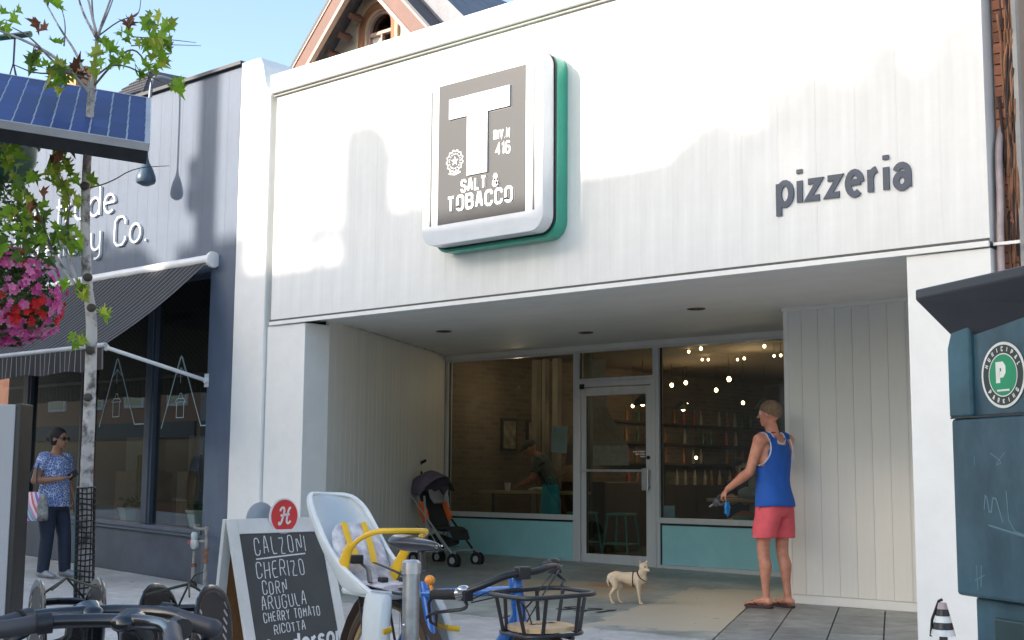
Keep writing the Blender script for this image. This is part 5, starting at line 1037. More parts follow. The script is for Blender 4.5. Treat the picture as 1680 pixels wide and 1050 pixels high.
# basket
mb = fb(); w0, w1 = 0.108, 0.095; zb0, zb1 = -0.105, -0.015; x0_, x1_ = 0.05, 0.27
ring = lambda hw, xa, xb, z: [Vector((p[0], p[1], z)) for p in rrect(xb - xa, 2 * hw, 0.055, 5, (xa + xb) / 2, 0)]
mb.tube(ring(w0 + 0.03, x0_ - 0.01, x1_ + 0.03, zb1 + 0.03), 0.0075, 8, closed=True)
bks = mb.build('basket', BLACKP, bk_, label='black tubular front basket')
mb = fb(); mb.tube(ring(w1 + 0.01, x0_, x1_ + 0.005, zb0), 0.006, 8, closed=True)
for (x, y) in ((x0_ + 0.05, 1), (x0_ + 0.05, -1), (x1_ - 0.04, 1), (x1_ - 0.04, -1)): mb.tube([(x, y * w0 * 1.16, zb1 + 0.03), (x, y * (w1 + 0.005), zb0)], 0.006, 6)
for y in (-0.06, 0.06): mb.tube([(x1_ + 0.027, y, zb1 + 0.03), (x1_, y, zb0)], 0.006, 6); mb.tube([(x0_ - 0.008, y, zb1 + 0.03), (x0_, y, zb0)], 0.006, 6)
for y in (-0.05, 0.05): mb.tube([(0.05, y, -0.165), (0.10, y, zb0 - 0.012), (x1_, y, zb0 - 0.012)], 0.007, 6)
mb.build('basket_wire', BLACKP, bks)
mb = fb(); P = chaikin([(x0_ + 0.005, -w1, 0), (x1_, -w1, 0), (x1_, w1, 0), (x0_ + 0.005, w1, 0)], 2, True); mb.prism([(p.x, p.y) for p in P], zb0 + 0.008, zb0 + 0.022); bd = mb.build('basket_board', WOOD, bks)
mb = fb(); text(mb, 'BUTTS', Matrix.Translation((x1_ - 0.14, 0.06, zb0 + 0.0225)) @ Matrix.Rotation(R(-90), 4, 'Z'), 0.022, 0.004, 0.0006, 2, 1.0); mb.build('board_print', BLACKP, bd)
# ------------------------------------------------------------------ steel post and loose wheel
pt = D(675, 923, 4.05); pg = gz(pt.x, pt.y)
po = thing('steel_post', (pt.x, pt.y, pg), 'round galvanised steel post with flat cap in front of the blue bicycle', 'post')
MB().lathe([(0.027, 0), (0.027, pt.z - pg - 0.03)], 20).build('tube', STEEL, po); MB().lathe([(0, 0.008), (0.022, 0.008), (0.0305, 0.0), (0.0305, -0.035), (0.0275, -0.036)], 20, (0, 0, pt.z - pg)).build('cap', mat('zinc_cap', (0.55, 0.56, 0.58), 0.35, 0.7), po)
MB().lathe([(0.07, 0), (0.07, 0.008), (0.03, 0.01)], 20).build('base_flange', STEEL, po); MB().ball((-0.0, -0.028, pt.z - pg - 0.19), 0.006, 8, 6).build('bolt', CHROME, po)
wc_ = D(684, 1100, 4.22); wg = gz(wc_.x, wc_.y)
lw = thing('leaning_wheel', (wc_.x, wc_.y, wg), 'loose bicycle wheel with grey knobbly tyre leaning by the steel post', 'wheel')
wax = CR * 0.935 + CF * 0.355; wheel(lw, (0, 0, 0.34), (wax.x, wax.y, 0.03), 0.345, mat('grey_knobbly_rubber', (0.20, 0.20, 0.21), 0.85, var=0.25, scale=30), CHROME, 0.026, 32, knobs=70)
# ------------------------------------------------------------------ sandwich board
ax_, ay_ = -5.10, 3.84; ag = gz(ax_, ay_)
af = thing('sandwich_board', (ax_, ay_ + 0.3, ag), 'white framed sandwich board with chalk menu and red round badge on the sidewalk', 'sandwich board', R(-2))
Hh = 0.905 - ag; fx, rx_ = 0.34, -0.13
def panelframe(xbot, sgn, inner, lbl):
    top = Vector((0.012 * sgn, 0, Hh)); bot = Vector((xbot, 0, 0.0)); up = (top - bot).normalized(); nrm = Vector((up.z, 0, -up.x)) * sgn; L_ = (top - bot).length
    M = Matrix(((0, up.x, nrm.x, bot.x), (1, 0, 0, -0.3), (0, up.z, nrm.z, bot.z), (0, 0, 0, 1)))
    WF = mat('white_frame_paint', (0.72, 0.72, 0.69), 0.5, var=0.08, stain=0.12)
    mb = MB(M); mb.box((0, 0.10, -0.012), (0.052, L_, 0.012)); mb.box((0.548, 0.10, -0.012), (0.60, L_, 0.012)); mb.box((0.052, L_ - 0.075, -0.0115), (0.548, L_, 0.0115)); mb.box((0.052, 0.14, -0.0115), (0.548, 0.22, 0.0115)); mb.box((0.0, 0, -0.012), (0.045, 0.098, 0.012)); mb.box((0.555, 0, -0.012), (0.60, 0.098, 0.012))
    f = mb.build('side_panel', WF, af, bevel=0.003, label=lbl)
    MB(M).box((0.052, 0.22, -0.004), (0.548, L_ - 0.075, 0.004)).build('board', inner, f); return M, L_, f
M, L_, f1 = panelframe(fx, 1, BOARDB, 'blackboard side facing the pedestrians')
Mr, _, f2 = panelframe(rx_, -1, WOODD, 'rear side')
for yy in (-0.24, 0.24): MB().tube([(0.18, yy, 0.30), (-0.08, yy, 0.42)], 0.008, 6).build('stay', WHITE2, af)
MB().lathe([(0.03, 0), (0.03, 0.001)], 6, (0, 0, 0))
mb = MB()
tl = L_ - 0.075
for s_, off, h, wsc, x in (('CALZONI', 0.105, 0.082, 0.62, 0.13), ('CHERIZO', 0.222, 0.076, 0.62, 0.12), ('CORN', 0.300, 0.062, 0.62, 0.14), ('ARUGULA', 0.372, 0.062, 0.66, 0.12), ('CHERRY TOMATO', 0.430, 0.044, 0.60, 0.12), ('RICOTTA', 0.488, 0.044, 0.72, 0.17)):
    text(mb, s_, M @ Matrix.Translation((x, tl - off, 0.0042)) @ Matrix.Rotation(R(2.5), 4, 'Z'), h, 0.0046, 0.0006, 2.6, wsc, 1, 0.7, 0.1)
ribbon(mb, [(0.13, tl - 0.125), (0.3, tl - 0.115), (0.43, tl - 0.108)], 0.007, 0.0042, 0.0048, M); mb.build('chalk_menu', CHALK, f1, label='handwritten chalk menu')
mb = MB(); text(mb, 'Henderson', M @ Matrix.Translation((0.075, tl - 0.60, 0.0042)) @ Matrix.Rotation(R(5), 4, 'Z'), 0.085, 0.0155, 0.0008, 2.6, 0.80, 1, 0, 0.3); mb.build('lettering', mat('white_print', (0.75, 0.76, 0.76), 0.6), f1)
mb = MB(); text(mb, 'BREWING COMPANY', M @ Matrix.Translation((0.16, tl - 0.635, 0.0042)) @ Matrix.Rotation(R(4), 4, 'Z'), 0.022, 0.0035, 0.0006, 3.6, 0.9); mb.build('lettering', mat('grey_print', (0.4, 0.4, 0.42), 0.6), f1)
bdg = Vector((0.02, 0.045, Hh - 0.0)); Mb = Matrix.Translation((0.03, 0.02, Hh + 0.012)) @ Matrix(((0, 0, 1, 0), (1, 0, 0, 0), (0, 1, 0, 0), (0, 0, 0, 1)))
MB(Mb).lathe([(0, 0.0), (0.088, 0.0), (0.088, 0.010), (0.0, 0.010)], 32).build('badge', mat('white_badge_edge', (0.75, 0.70, 0.68), 0.4), af, bevel=0.002)
MB(Mb).lathe([(0.0, 0.0102), (0.080, 0.0102), (0.080, 0.0112), (0.0, 0.0112)], 32).build('badge_disc', mat('badge_red', (0.62, 0.035, 0.04), 0.4), af)
mb = MB(Mb); 
for P in ([(-0.030, -0.028), (-0.036, -0.040), (-0.022, -0.040), (-0.008, 0.0), (0.0, 0.030), (-0.008, 0.044), (-0.024, 0.036), (-0.026, 0.024)], [(0.038, 0.040), (0.026, 0.038), (0.016, 0.0), (0.012, -0.030), (0.022, -0.038), (0.038, -0.024)], [(-0.024, 0.002), (0.0, 0.006), (0.030, 0.008)]): ribbon(mb, [(p.x, p.y) for p in chaikin([(a, b_, 0) for a, b_ in P], 2)], 0.011, 0.0113, 0.0121, Matrix.Identity(4))
mb.build('badge_letter', mat('badge_cream', (0.8, 0.76, 0.74), 0.5), af)
bb_ = MB(Matrix.Translation((-0.03, -0.075, Hh - 0.005)) @ Matrix(((0, 0, 1, 0), (1, 0, 0, 0), (0, 1, 0, 0), (0, 0, 0, 1)))).lathe([(0, 0), (0.085, 0), (0.085, 0.006), (0, 0.006)], 28).build('badge', mat('grey_badge_back', (0.35, 0.38, 0.42), 0.5), af)
# ------------------------------------------------------------------ parking machine
pm = thing('parking_machine', (-1.50, 3.98, gz(-1.5, 3.98)), 'tall teal blue parking pay machine with dark slanted roof and round green sticker', 'parking machine')
PMG = gz(-1.5, 3.98)
wdir = (CF * 0.955 - CR * 0.297).normalized()      # along the face we look at, away from the camera
ndir = Vector((wdir.y, -wdir.x, 0))                 # out of that face? fixed below
if dot3(ndir, -CR) < 0: ndir = -ndir
far = D(1560, 700, 4.35)
O = Vector((far.x, far.y, 0)) - pm.location; O.z = 0
# local frame: x = along face toward camera, y = into the box, z up
xd = -wdir; yd = -ndir
Mp = Matrix(((xd.x, yd.x, 0, O.x), (xd.y, yd.y, 0, O.y), (0, 0, 1, 0), (0, 0, 0, 1)))
TEALP = mat('scuffed_teal_enamel', (0.022, 0.062, 0.095), 0.42, var=0.35, scale=7, col2=(0.06, 0.135, 0.185), stain=0.35, stretch=(1, 1, 0.5))
LW_, DP_ = 0.56, 0.40
z_a, z_b, z_c = 0.74 - PMG, 1.325 - PMG, 1.62 - PMG
MB(Mp).box((0.0, 0.0, z_a), (LW_, DP_, z_b - 0.002)).build('cabinet', TEALP, pm, bevel=0.012)
mb = MB(Mp); mb.box((0.10, 0.012, z_b), (LW_, DP_, z_c + 0.05)); mb.build('head', TEALP, pm, bevel=0.006)
mb = MB(Mp); P = [(0.0, z_b + 0.001), (0.12, z_b + 0.001), (0.12, z_c + 0.045), (0.06, z_c + 0.025), (0.02, z_c - 0.01), (0.0, z_c - 0.06)]
mb.prism(P, -DP_, 0.006, frame((0, 0, 0), (1, 0, 0), (0, 0, 1))); mb.build('rounded_shoulder', mat('teal_shoulder', (0.04, 0.13, 0.19), 0.4, var=0.3, scale=5, stain=0.25), pm, bevel=0.008)
MB(Mp).box((0.03, 0.05, 0.0), (LW_ - 0.03, DP_ - 0.03, z_a - 0.004)).build('plinth', TEALP, pm, bevel=0.01)
MB(Mp).box((0.14, 0.035, z_a - 0.5), (LW_ - 0.05, 0.048, z_a - 0.06)).build('hatch', mat('dark_green_hatch', (0.02, 0.045, 0.05), 0.4), pm, bevel=0.01)
MB(Mp).box((0.004, -0.004, z_b - 0.0035), (LW_, 0.0, z_b + 0.002)).build('seam', BLACKP, pm)
mb = MB(Mp); zr = z_c + 0.045
c0 = [(-0.05, -0.09, zr + 0.10), (0.75, -0.09, zr + 0.10), (0.75, DP_ + 0.1, zr + 0.10), (-0.05, DP_ + 0.1, zr + 0.10)]; c1 = [(-0.05, -0.09, zr + 0.065), (0.75, -0.09, zr + 0.065), (0.75, DP_ + 0.1, zr + 0.065), (-0.05, DP_ + 0.1, zr + 0.065)]; c2 = [(0.03, 0.01, zr - 0.08), (0.62, 0.03, zr - 0.03), (0.62, DP_ - 0.02, zr - 0.03), (0.03, DP_ - 0.02, zr - 0.08)]
v0 = [mb.v(p) for p in c0]; v1 = [mb.v(p) for p in c1]; v2 = [mb.v(p) for p in c2]; mb.f(v0)
for a, b_ in ((v0, v1), (v1, v2)):
    for k in range(4): mb.f([a[k], a[(k + 1) % 4], b_[(k + 1) % 4], b_[k]])
mb.f(v2[::-1]); mb.build('roof', mat('charcoal_roof_plastic', (0.032, 0.035, 0.045), 0.4, var=0.15), pm, bevel=0.006)
stc = Vector((0.265, -0.0, (z_b + z_c) / 2 - 0.02)); Mst = Mp @ frame((stc.x, 0.0095, stc.z), (1, 0, 0), (0, 0, 1))
def disc(r0, r1, h0, h1, name, m, seg=40):
    mb = MB(Mst); P = [(math.cos(2 * PI * k / seg), math.sin(2 * PI * k / seg)) for k in range(seg)]
    if r0 == 0: mb.prism([(r1 * a, r1 * b_) for a, b_ in P], h0, h1)
    else:
        for k in range(seg): a, b_ = P[k], P[(k + 1) % seg]; mb.prism([(r0 * a[0], r0 * a[1]), (r1 * a[0], r1 * a[1]), (r1 * b_[0], r1 * b_[1]), (r0 * b_[0], r0 * b_[1])], h0, h1)
    return mb.build(name, m, stk)
SWt = mat('sticker_white', (0.68, 0.70, 0.68), 0.4); SGr = mat('sticker_green', (0.01, 0.24, 0.11), 0.4); SDk = mat('sticker_dark', (0.02, 0.03, 0.03), 0.4)
SR = 0.106
stk = MB(Mst).prism([(SR * math.cos(2 * PI * k / 40), SR * math.sin(2 * PI * k / 40)) for k in range(40)], 0, 0.001).build('sticker', SWt, pm, label='round municipal parking sticker')
disc(0.070, 0.097, 0.0012, 0.0016, 'ring', SDk); disc(0, 0.066, 0.0012, 0.0016, 'centre', SGr)
mb = MB(Mst); text(mb, 'P', Matrix.Translation((-0.023, -0.025, 0.0018)), 0.058, 0.020, 0.0006, 2, 0.78); mb.box((-0.03, -0.052, 0.0018), (0.03, -0.046, 0.0022)); mb.build('letter', SWt, stk)
mb = MB(Mst); 
for i, chh in enumerate('MUNICIPAL'):
    a = R(158 - i * 17); text(mb, chh, Matrix.Rotation(a - PI / 2, 4, 'Z') @ Matrix.Translation((0, 0.077, 0.0018)), 0.0135, 0.0034, 0.0004, 1, 0.75, anchor='c')
for i, chh in enumerate('PARKING'):
    a = R(218 + i * 17.5); text(mb, chh, Matrix.Rotation(a + PI / 2, 4, 'Z') @ Matrix.Translation((0, -0.0905, 0.0018)), 0.0135, 0.0034, 0.0004, 1, 0.75, anchor='c')
mb.build('ring_lettering', SWt, stk)
mb = MB(Mp @ frame((0, -0.0005, 0), (1, 0, 0), (0, 0, 1)))   # scratched marks
I4 = Matrix.Identity(4)
for P, wd in (([(0.16, z_b - 0.30), (0.17, z_b - 0.24), (0.19, z_b - 0.33), (0.21, z_b - 0.24), (0.25, z_b - 0.34)], 0.006), ([(0.27, z_b - 0.24), (0.28, z_b - 0.36), (0.38, z_b - 0.38)], 0.005), ([(0.18, z_b - 0.35), (0.30, z_b - 0.37), (0.42, z_b - 0.39)], 0.007), ([(0.12, z_b - 0.13), (0.12, z_b - 0.16)], 0.004), ([(0.20, z_b - 0.12), (0.26, z_b - 0.15), (0.22, z_b - 0.16), (0.27, z_b - 0.12)], 0.0035),
              ([(0.11, z_b - 0.48), (0.115, z_b - 0.56)], 0.005), ([(0.135, z_b - 0.48), (0.13, z_b - 0.55)], 0.005), ([(0.1, z_b - 0.53), (0.15, z_b - 0.51)], 0.004)):
    ribbon(mb, [(p.x, p.y) for p in chaikin([(a, b_, 0) for a, b_ in P], 1)], wd * 0.7, 0.0, 0.0006, I4)
mb.build('scratch_marks', mat('scratch_pale', (0.11, 0.20, 0.25), 0.7), pm, kind='stuff')
# small striped post between machine and wall
q = on(1547, 1020, 1, 6.9); sgz = gz(q.x, 6.9)
spn = thing('marker_post', (q.x, 6.9, sgz - 0.14), 'dark post with black and white striped reflective hood beside the parking machine', 'post')
MB().lathe([(0.022, 0), (0.022, 0.50)], 12).build('pole', mat('dark_plum_steel', (0.05, 0.04, 0.06), 0.4), spn)
for k, m_ in enumerate((SWt, BLACKP, SWt, BLACKP, DP)): MB().lathe([(0.065 - 0.009 * k, 0.50 + 0.035 * k), (0.057 - 0.009 * k, 0.533 + 0.035 * k)], 14).build('hood_band', m_, spn)
MB().tube([(-0.07, 0, 0.49), (-0.06, 0, 0.58), (-0.02, 0, 0.68), (0.0, 0, 0.69)], 0.008, 6).build('hook', BLACKP, spn)

# ------------------------------------------------------------------ gas meter
gm = thing('gas_regulator', (-11.2, 8.12, gz(-11.2, 8.1)), 'old grey gas pipes with a round regulator and pink cap by the blue shop corner', 'gas pipes')
GP = mat('weathered_pipe_paint', (0.36, 0.37, 0.35), 0.7, var=0.4, scale=18, col2=(0.22, 0.19, 0.14), stain=0.3); RUST = mat('rusty_fitting', (0.26, 0.13, 0.08), 0.8, var=0.4, scale=25)
mb = MB(); mb.tube([(-0.11, 0, 0), (-0.11, 0, 0.36)], 0.016, 10); mb.tube([(0.09, 0, 0), (0.09, 0, 0.62)], 0.016, 10); mb.tube(chaikin([(-0.18, 0.1, 0.615), (-0.16, 0.02, 0.615), (-0.05, 0, 0.59), (0.09, 0, 0.595)], 2), 0.017, 10); mb.tube([(-0.02, 0, 0.47), (0.09, 0, 0.47)], 0.013, 8)
mb.lathe([(0.024, 0), (0.024, 0.05)], 10, (0.09, 0, 0.57)); mb.lathe([(0.023, 0), (0.023, 0.15)], 10, (0.09, 0, 0.04)); mb.lathe([(0.023, 0), (0.023, 0.12)], 10, (-0.11, 0, 0.08)); mb.build('pipe', GP, gm)
MB().lathe([(0.02, -0.03), (0.055, -0.015), (0.058, 0.0), (0.055, 0.015), (0.025, 0.03)], 18, (-0.07, -0.03, 0.44), (0, -1, 0)).build('regulator', mat('regulator_grey', (0.5, 0.54, 0.53), 0.5, 0.3), gm)
mb = MB(); mb.lathe([(0.03, 0), (0.036, 0.03), (0.036, 0.07), (0.026, 0.09)], 12, (-0.07, -0.03, 0.47)); mb.build('vent_dome', mat('regulator_pale', (0.5, 0.56, 0.55), 0.5), gm)
MB().lathe([(0, 0.02), (0.022, 0.018), (0.024, 0)], 14, (-0.125, -0.045, 0.45), (-0.6, -0.8, 0)).build('pink_cap', mat('pink_cap_plastic', (0.65, 0.08, 0.12), 0.5), gm)
mb = MB(); mb.lathe([(0.03, 0), (0.034, 0.02), (0.026, 0.05), (0.034, 0.08), (0.028, 0.1)], 10, (0.09, 0, 0.25)); mb.lathe([(0.028, 0), (0.03, 0.04)], 8, (0.09, 0, 0.36)); mb.lathe([(0.028, 0), (0.028, 0.04)], 8, (-0.11, 0, 0.2)); mb.build('fitting', RUST, gm)
mb = MB(); mb.tube(chaikin([(-0.11, -0.03, 0.05), (-0.03, -0.05, 0.12), (0.03, -0.04, 0.14), (0.09, -0.03, 0.16)], 2), 0.006, 6); mb.ball((-0.1, -0.02, 0.03), (0.05, 0.04, 0.035), 8, 6); mb.ball((-0.05, -0.03, 0.02), (0.04, 0.03, 0.03), 8, 6); mb.build('tangled_wire', RUBBER, gm)

# ------------------------------------------------------------------ bike station kiosk and solar panel
kp = D(22, 760, 5.3); kg = gz(kp.x, kp.y)
kk = thing('station_panel', (kp.x, kp.y, kg), 'flat grey bike station panel with black edge at the left of the picture', 'panel', math.atan2(CR.y, CR.x))
KT = 1.40 - kg
box('face', (-0.75, 0, 0.42), (-0.002, 0.10, KT), mat('matt_grey_panel', (0.36, 0.37, 0.39), 0.45, var=0.05, scale=2), kk, 0.004); box('edge', (0.0, -0.003, 0.30), (0.022, 0.13, KT + 0.004), BLACKP, kk, 0.003); box('foot', (-0.7, 0.02, 0), (-0.05, 0.09, 0.418), BLACKP, kk, 0.004)
upv = Vector((-0.733, 0.473, 0.49)).normalized(); wv = Vector((0.54, 0.84, 0)).normalized(); wv = (wv - upv * upv.dot(wv)); wv.z = -0.085; wv.normalize()
TRp = D(240, 162, 6.55); Lp, Wp = 1.62, 0.80
sl = thing('solar_panel', TRp - wv * 1.5 , 'blue solar panel with silver frame and deep black underside above the left sidewalk', 'solar panel')
nv = wv.cross(upv).normalized()
if nv.z < 0: nv = -nv
def slm(off): # local: x along wv, y along upv, z normal; origin at right-top corner
    o = Vector((wv * 1.5)) + nv * off; return Matrix(((wv.x, upv.x, nv.x, o.x), (wv.y, upv.y, nv.y, o.y), (wv.z, upv.z, nv.z, o.z), (0, 0, 0, 1)))
SLH = 0.85
MB(slm(0)).box((-Lp, -SLH, -0.012), (0, 0, 0)).build('backing', mat('white_backsheet', (0.6, 0.63, 0.68), 0.4), sl)
mb = MB(slm(0)); mb.box((-Lp, -SLH - 0.012, -0.03), (0.022, -SLH, 0.006)); mb.box((-Lp, 0, -0.03), (0.022, 0.012, 0.006)); mb.box((0.0, -SLH, -0.03), (0.022, 0, 0.006)); mb.build('frame', mat('anodised_frame', (0.55, 0.56, 0.58), 0.35, 0.5), sl)
MB(slm(0)).box((-Lp, -SLH - 0.008, -0.095), (0.018, -0.3, -0.031)).build('battery_tray', BLACKP, sl, bevel=0.004)
CELL = mat('solar_cell_blue', (0.008, 0.06, 0.26), 0.4, 0.0, var=0.4, scale=3, col2=(0.03, 0.035, 0.09), rnd=0.2, spec=0.2)
nx_, ny_ = 20, 6; cw, chh_ = Lp / nx_, SLH / ny_
cells = MB().box((0.004, 0.0008, 0), (cw - 0.004, chh_ - 0.0008, 0.003)).build('solar_cell', CELL, sl)
mm_ = slm(0.0005)
for i in range(nx_):
    for j in range(ny_):
        o = cells if (i, j) == (0, 0) else inst(cells, sl); o.matrix_local = mm_ @ Matrix.Translation((-Lp + i * cw, -SLH + j * chh_, 0))
MB().tube([tuple(-wv * 0.3 - upv * 0.0 + Vector((0, 0, -0.25)) - upv * 0.3), (-0.25, -0.3, gz(-6, 2.5) - (TRp - wv * 1.5).z)], 0.045, 12).build('mast', STEEL, sl)
# ------------------------------------------------------------------ share bikes
def share_bike(x, y, rz, lb, roll=0.0, zz=0.0):
    g = gz(x, y) + zz; t = thing('share_bicycle', (x, y, g), lb, 'bicycle', rz)      # origin under the head tube
    H = 0.91
    mb = MB(); mb.loft([(-0.02, 0, H - 0.005), (0.015, 0, H + 0.0), (0.05, 0, H - 0.03), (0.07, 0, H - 0.09), (0.08, 0, H - 0.2), (0.11, 0, H - 0.36), (0.13, 0, H - 0.45)], [0.030, 0.040, 0.048, 0.050, 0.046, 0.04, 0.035], [0.020, 0.028, 0.036, 0.042, 0.042, 0.04, 0.035], side=(0, 1, 0), seg=16, rnd=True); mb.build('head_cowl', BLACKG, t)
    mb = MB(); hb_ = chaikin([(-0.17, -0.20, H - 0.02), (-0.10, -0.16, H - 0.0), (-0.02, -0.08, H), (0.0, 0, H), (-0.02, 0.08, H), (-0.06, 0.16, H - 0.0), (-0.10, 0.24, H - 0.015)], 2); mb.tube(hb_, 0.0165, 12); hbr = mb.build('handlebar', BLACKG, t)
    for s_ in (-1, 1):
        mb = MB(); mb.tube([(-0.10, s_ * 0.165, H - 0.005), (-0.17, s_ * 0.205, H - 0.02), (-0.22, s_ * 0.235, H - 0.03)] if s_ < 0 else [(-0.075, 0.185, H - 0.005), (-0.10, 0.24, H - 0.015), (-0.125, 0.30, H - 0.02)], [0.021, 0.021, 0.023], 14, rnd=True); mb.build('grip', mat('grey_black_grip', (0.045, 0.047, 0.055), 0.5), hbr)
        mb = MB(); mb.tube(chaikin([(-0.04, s_ * 0.12, H - 0.01), (-0.0, s_ * 0.15, H - 0.05), (-0.08, s_ * 0.22, H - 0.06), (-0.12, s_ * 0.26, H - 0.07)], 2), 0.007, 6); mb.build('brake_lever', BLACKP, hbr)
        mb = MB(); mb.tube([(-0.06, s_ * 0.155, H - 0.002), (-0.08, s_ * 0.18, H - 0.005)], 0.0245, 14); mb.build('collar', BLACKP, hbr)
    # front rack: two slotted side plates, tray, hoop and elastic cord
    rk = MB(Matrix.Translation((0.07, 0, 0.06)) @ Matrix.Diagonal((0.85, 0.58, 1, 1))); rk.tube(chaikin([(0.12, -0.10, H - 0.30), (0.13, -0.13, H - 0.10), (0.17, -0.13, H + 0.0), (0.33, -0.13, H - 0.02), (0.40, -0.12, H - 0.14), (0.36, -0.10, H - 0.30)], 2), 0.011, 8); rk.tube(chaikin([(0.12, 0.10, H - 0.30), (0.13, 0.13, H - 0.10), (0.17, 0.13, H + 0.0), (0.33, 0.13, H - 0.02), (0.40, 0.12, H - 0.14), (0.36, 0.10, H - 0.30)], 2), 0.011, 8)
    rk.tube([(0.36, -0.115, H - 0.07), (0.40, 0, H - 0.07), (0.36, 0.115, H - 0.07)], 0.010, 8); rk.box((0.11, -0.10, H - 0.32), (0.37, 0.10, H - 0.30)); rko = rk.build('front_rack', BLACKG, t)
    for s_ in (-1, 1):
        mb = MB(Matrix.Translation((0.07, 0, 0.06)) @ Matrix.Diagonal((0.85, 0.58, 1, 1))); y0_, y1_ = s_ * 0.124, s_ * 0.132
        outer = [(0.13, H - 0.28), (0.145, H - 0.06), (0.18, H - 0.01), (0.32, H - 0.03), (0.385, H - 0.13), (0.35, H - 0.28)]
        mb.prism(outer, -max(y0_, y1_), -min(y0_, y1_), frame((0, 0, 0), (1, 0, 0), (0, 0, 1))); mb.build('side_plate', BLACKP, rko)
        mb = MB(Matrix.Translation((0.07, 0, 0.06)) @ Matrix.Diagonal((0.85, 0.58, 1, 1)))
        for a in range(11):
            for c_ in range(2):
                px = (0.165 if c_ == 0 else 0.325) + (0.01 if c_ else 0) - 0.004 * a * (0 if c_ == 0 else 0.2); pz = H - 0.055 - a * 0.02
                for yy in (y0_, y1_):
                    mb.bbox((px, yy + (0.0006 if yy > 0 else -0.0006) * (1 if abs(yy) > 0.128 else -1), pz), (0.030, 0.002, 0.006), Matrix.Rotation(R(35), 3, 'Y'))
        mb.build('slots', mat('slot_glimpse_grey', (0.40, 0.40, 0.38), 0.7), rko, kind='stuff')
    mb = MB(Matrix.Translation((0.07, 0, 0.06)) @ Matrix.Diagonal((0.85, 0.58, 1, 1))); mb.tube([(0.14, -0.10, H - 0.02), (0.27, 0.0, H + 0.0), (0.36, 0.11, H - 0.06)], 0.004, 5); mb.tube([(0.14, 0.10, H - 0.02), (0.27, 0.0, H - 0.0), (0.36, -0.11, H - 0.06)], 0.004, 5); mb.build('elastic_cord', mat('dull_cord', (0.04, 0.045, 0.03), 0.7), rko)
    mb = MB(); mb.lathe([(0, 0), (0.03, 0), (0.036, 0.05), (0.03, 0.06), (0, 0.06)], 14, (0.37, 0, H - 0.2), (1, 0, 0)); mb.build('headlight', mat('lamp_lens', (0.5, 0.55, 0.6), 0.15), t)
    mb = MB(); mb.tube([(0.10, 0, H - 0.40), (0.0, 0, 0.42), (-0.35, 0, 0.30), (-0.55, 0, 0.36)], 0.035, 12); mb.tube([(-0.55, 0, 0.36), (-0.65, 0, 0.73)], 0.02, 10); mb.tube([(-0.35, 0, 0.30), (-0.95, 0.07, 0.33)], 0.02, 8); mb.build('frame', BLACKG, t)
    mb = MB(); mb.loft([(-0.82, 0, 0.75), (-0.74, 0, 0.76), (-0.6, 0, 0.75), (-0.52, 0, 0.74)], [0.07, 0.09, 0.04, 0.02], [0.02, 0.035, 0.025, 0.015], side=(0, 1, 0), seg=14); mb.build('saddle', BLACKP, t)
    mb = MB(); mb.tube([(0.13, 0.06, H - 0.40), (0.24, 0.06, 0.32)], 0.013, 8); mb.tube([(0.13, -0.06, H - 0.40), (0.24, -0.06, 0.32)], 0.013, 8); mb.build('fork', BLACKG, t)
    wheel(t, (0.24, 0, 0.31), (0, 1, 0), 0.31, RUBBER, STEEL, 0.024, 24); wheel(t, (-0.97, 0, 0.31), (0, 1, 0), 0.31, RUBBER, STEEL, 0.024, 24)
    return t
sb1 = D(150, 1000, 3.15); sb2 = D(205, 1100, 2.95)
share_bike(sb1.x, sb1.y, math.atan2(0.32, -0.937), 'black share bicycle nearest the grey station panel, its left grip pointing at the tree')
share_bike(sb2.x, sb2.y, math.atan2(CF.y * 0.95 + CR.y * 0.22, CF.x * 0.95 + CR.x * 0.22), 'black share bicycle nearest the sandwich board, its slotted rack standing over the sidewalk')

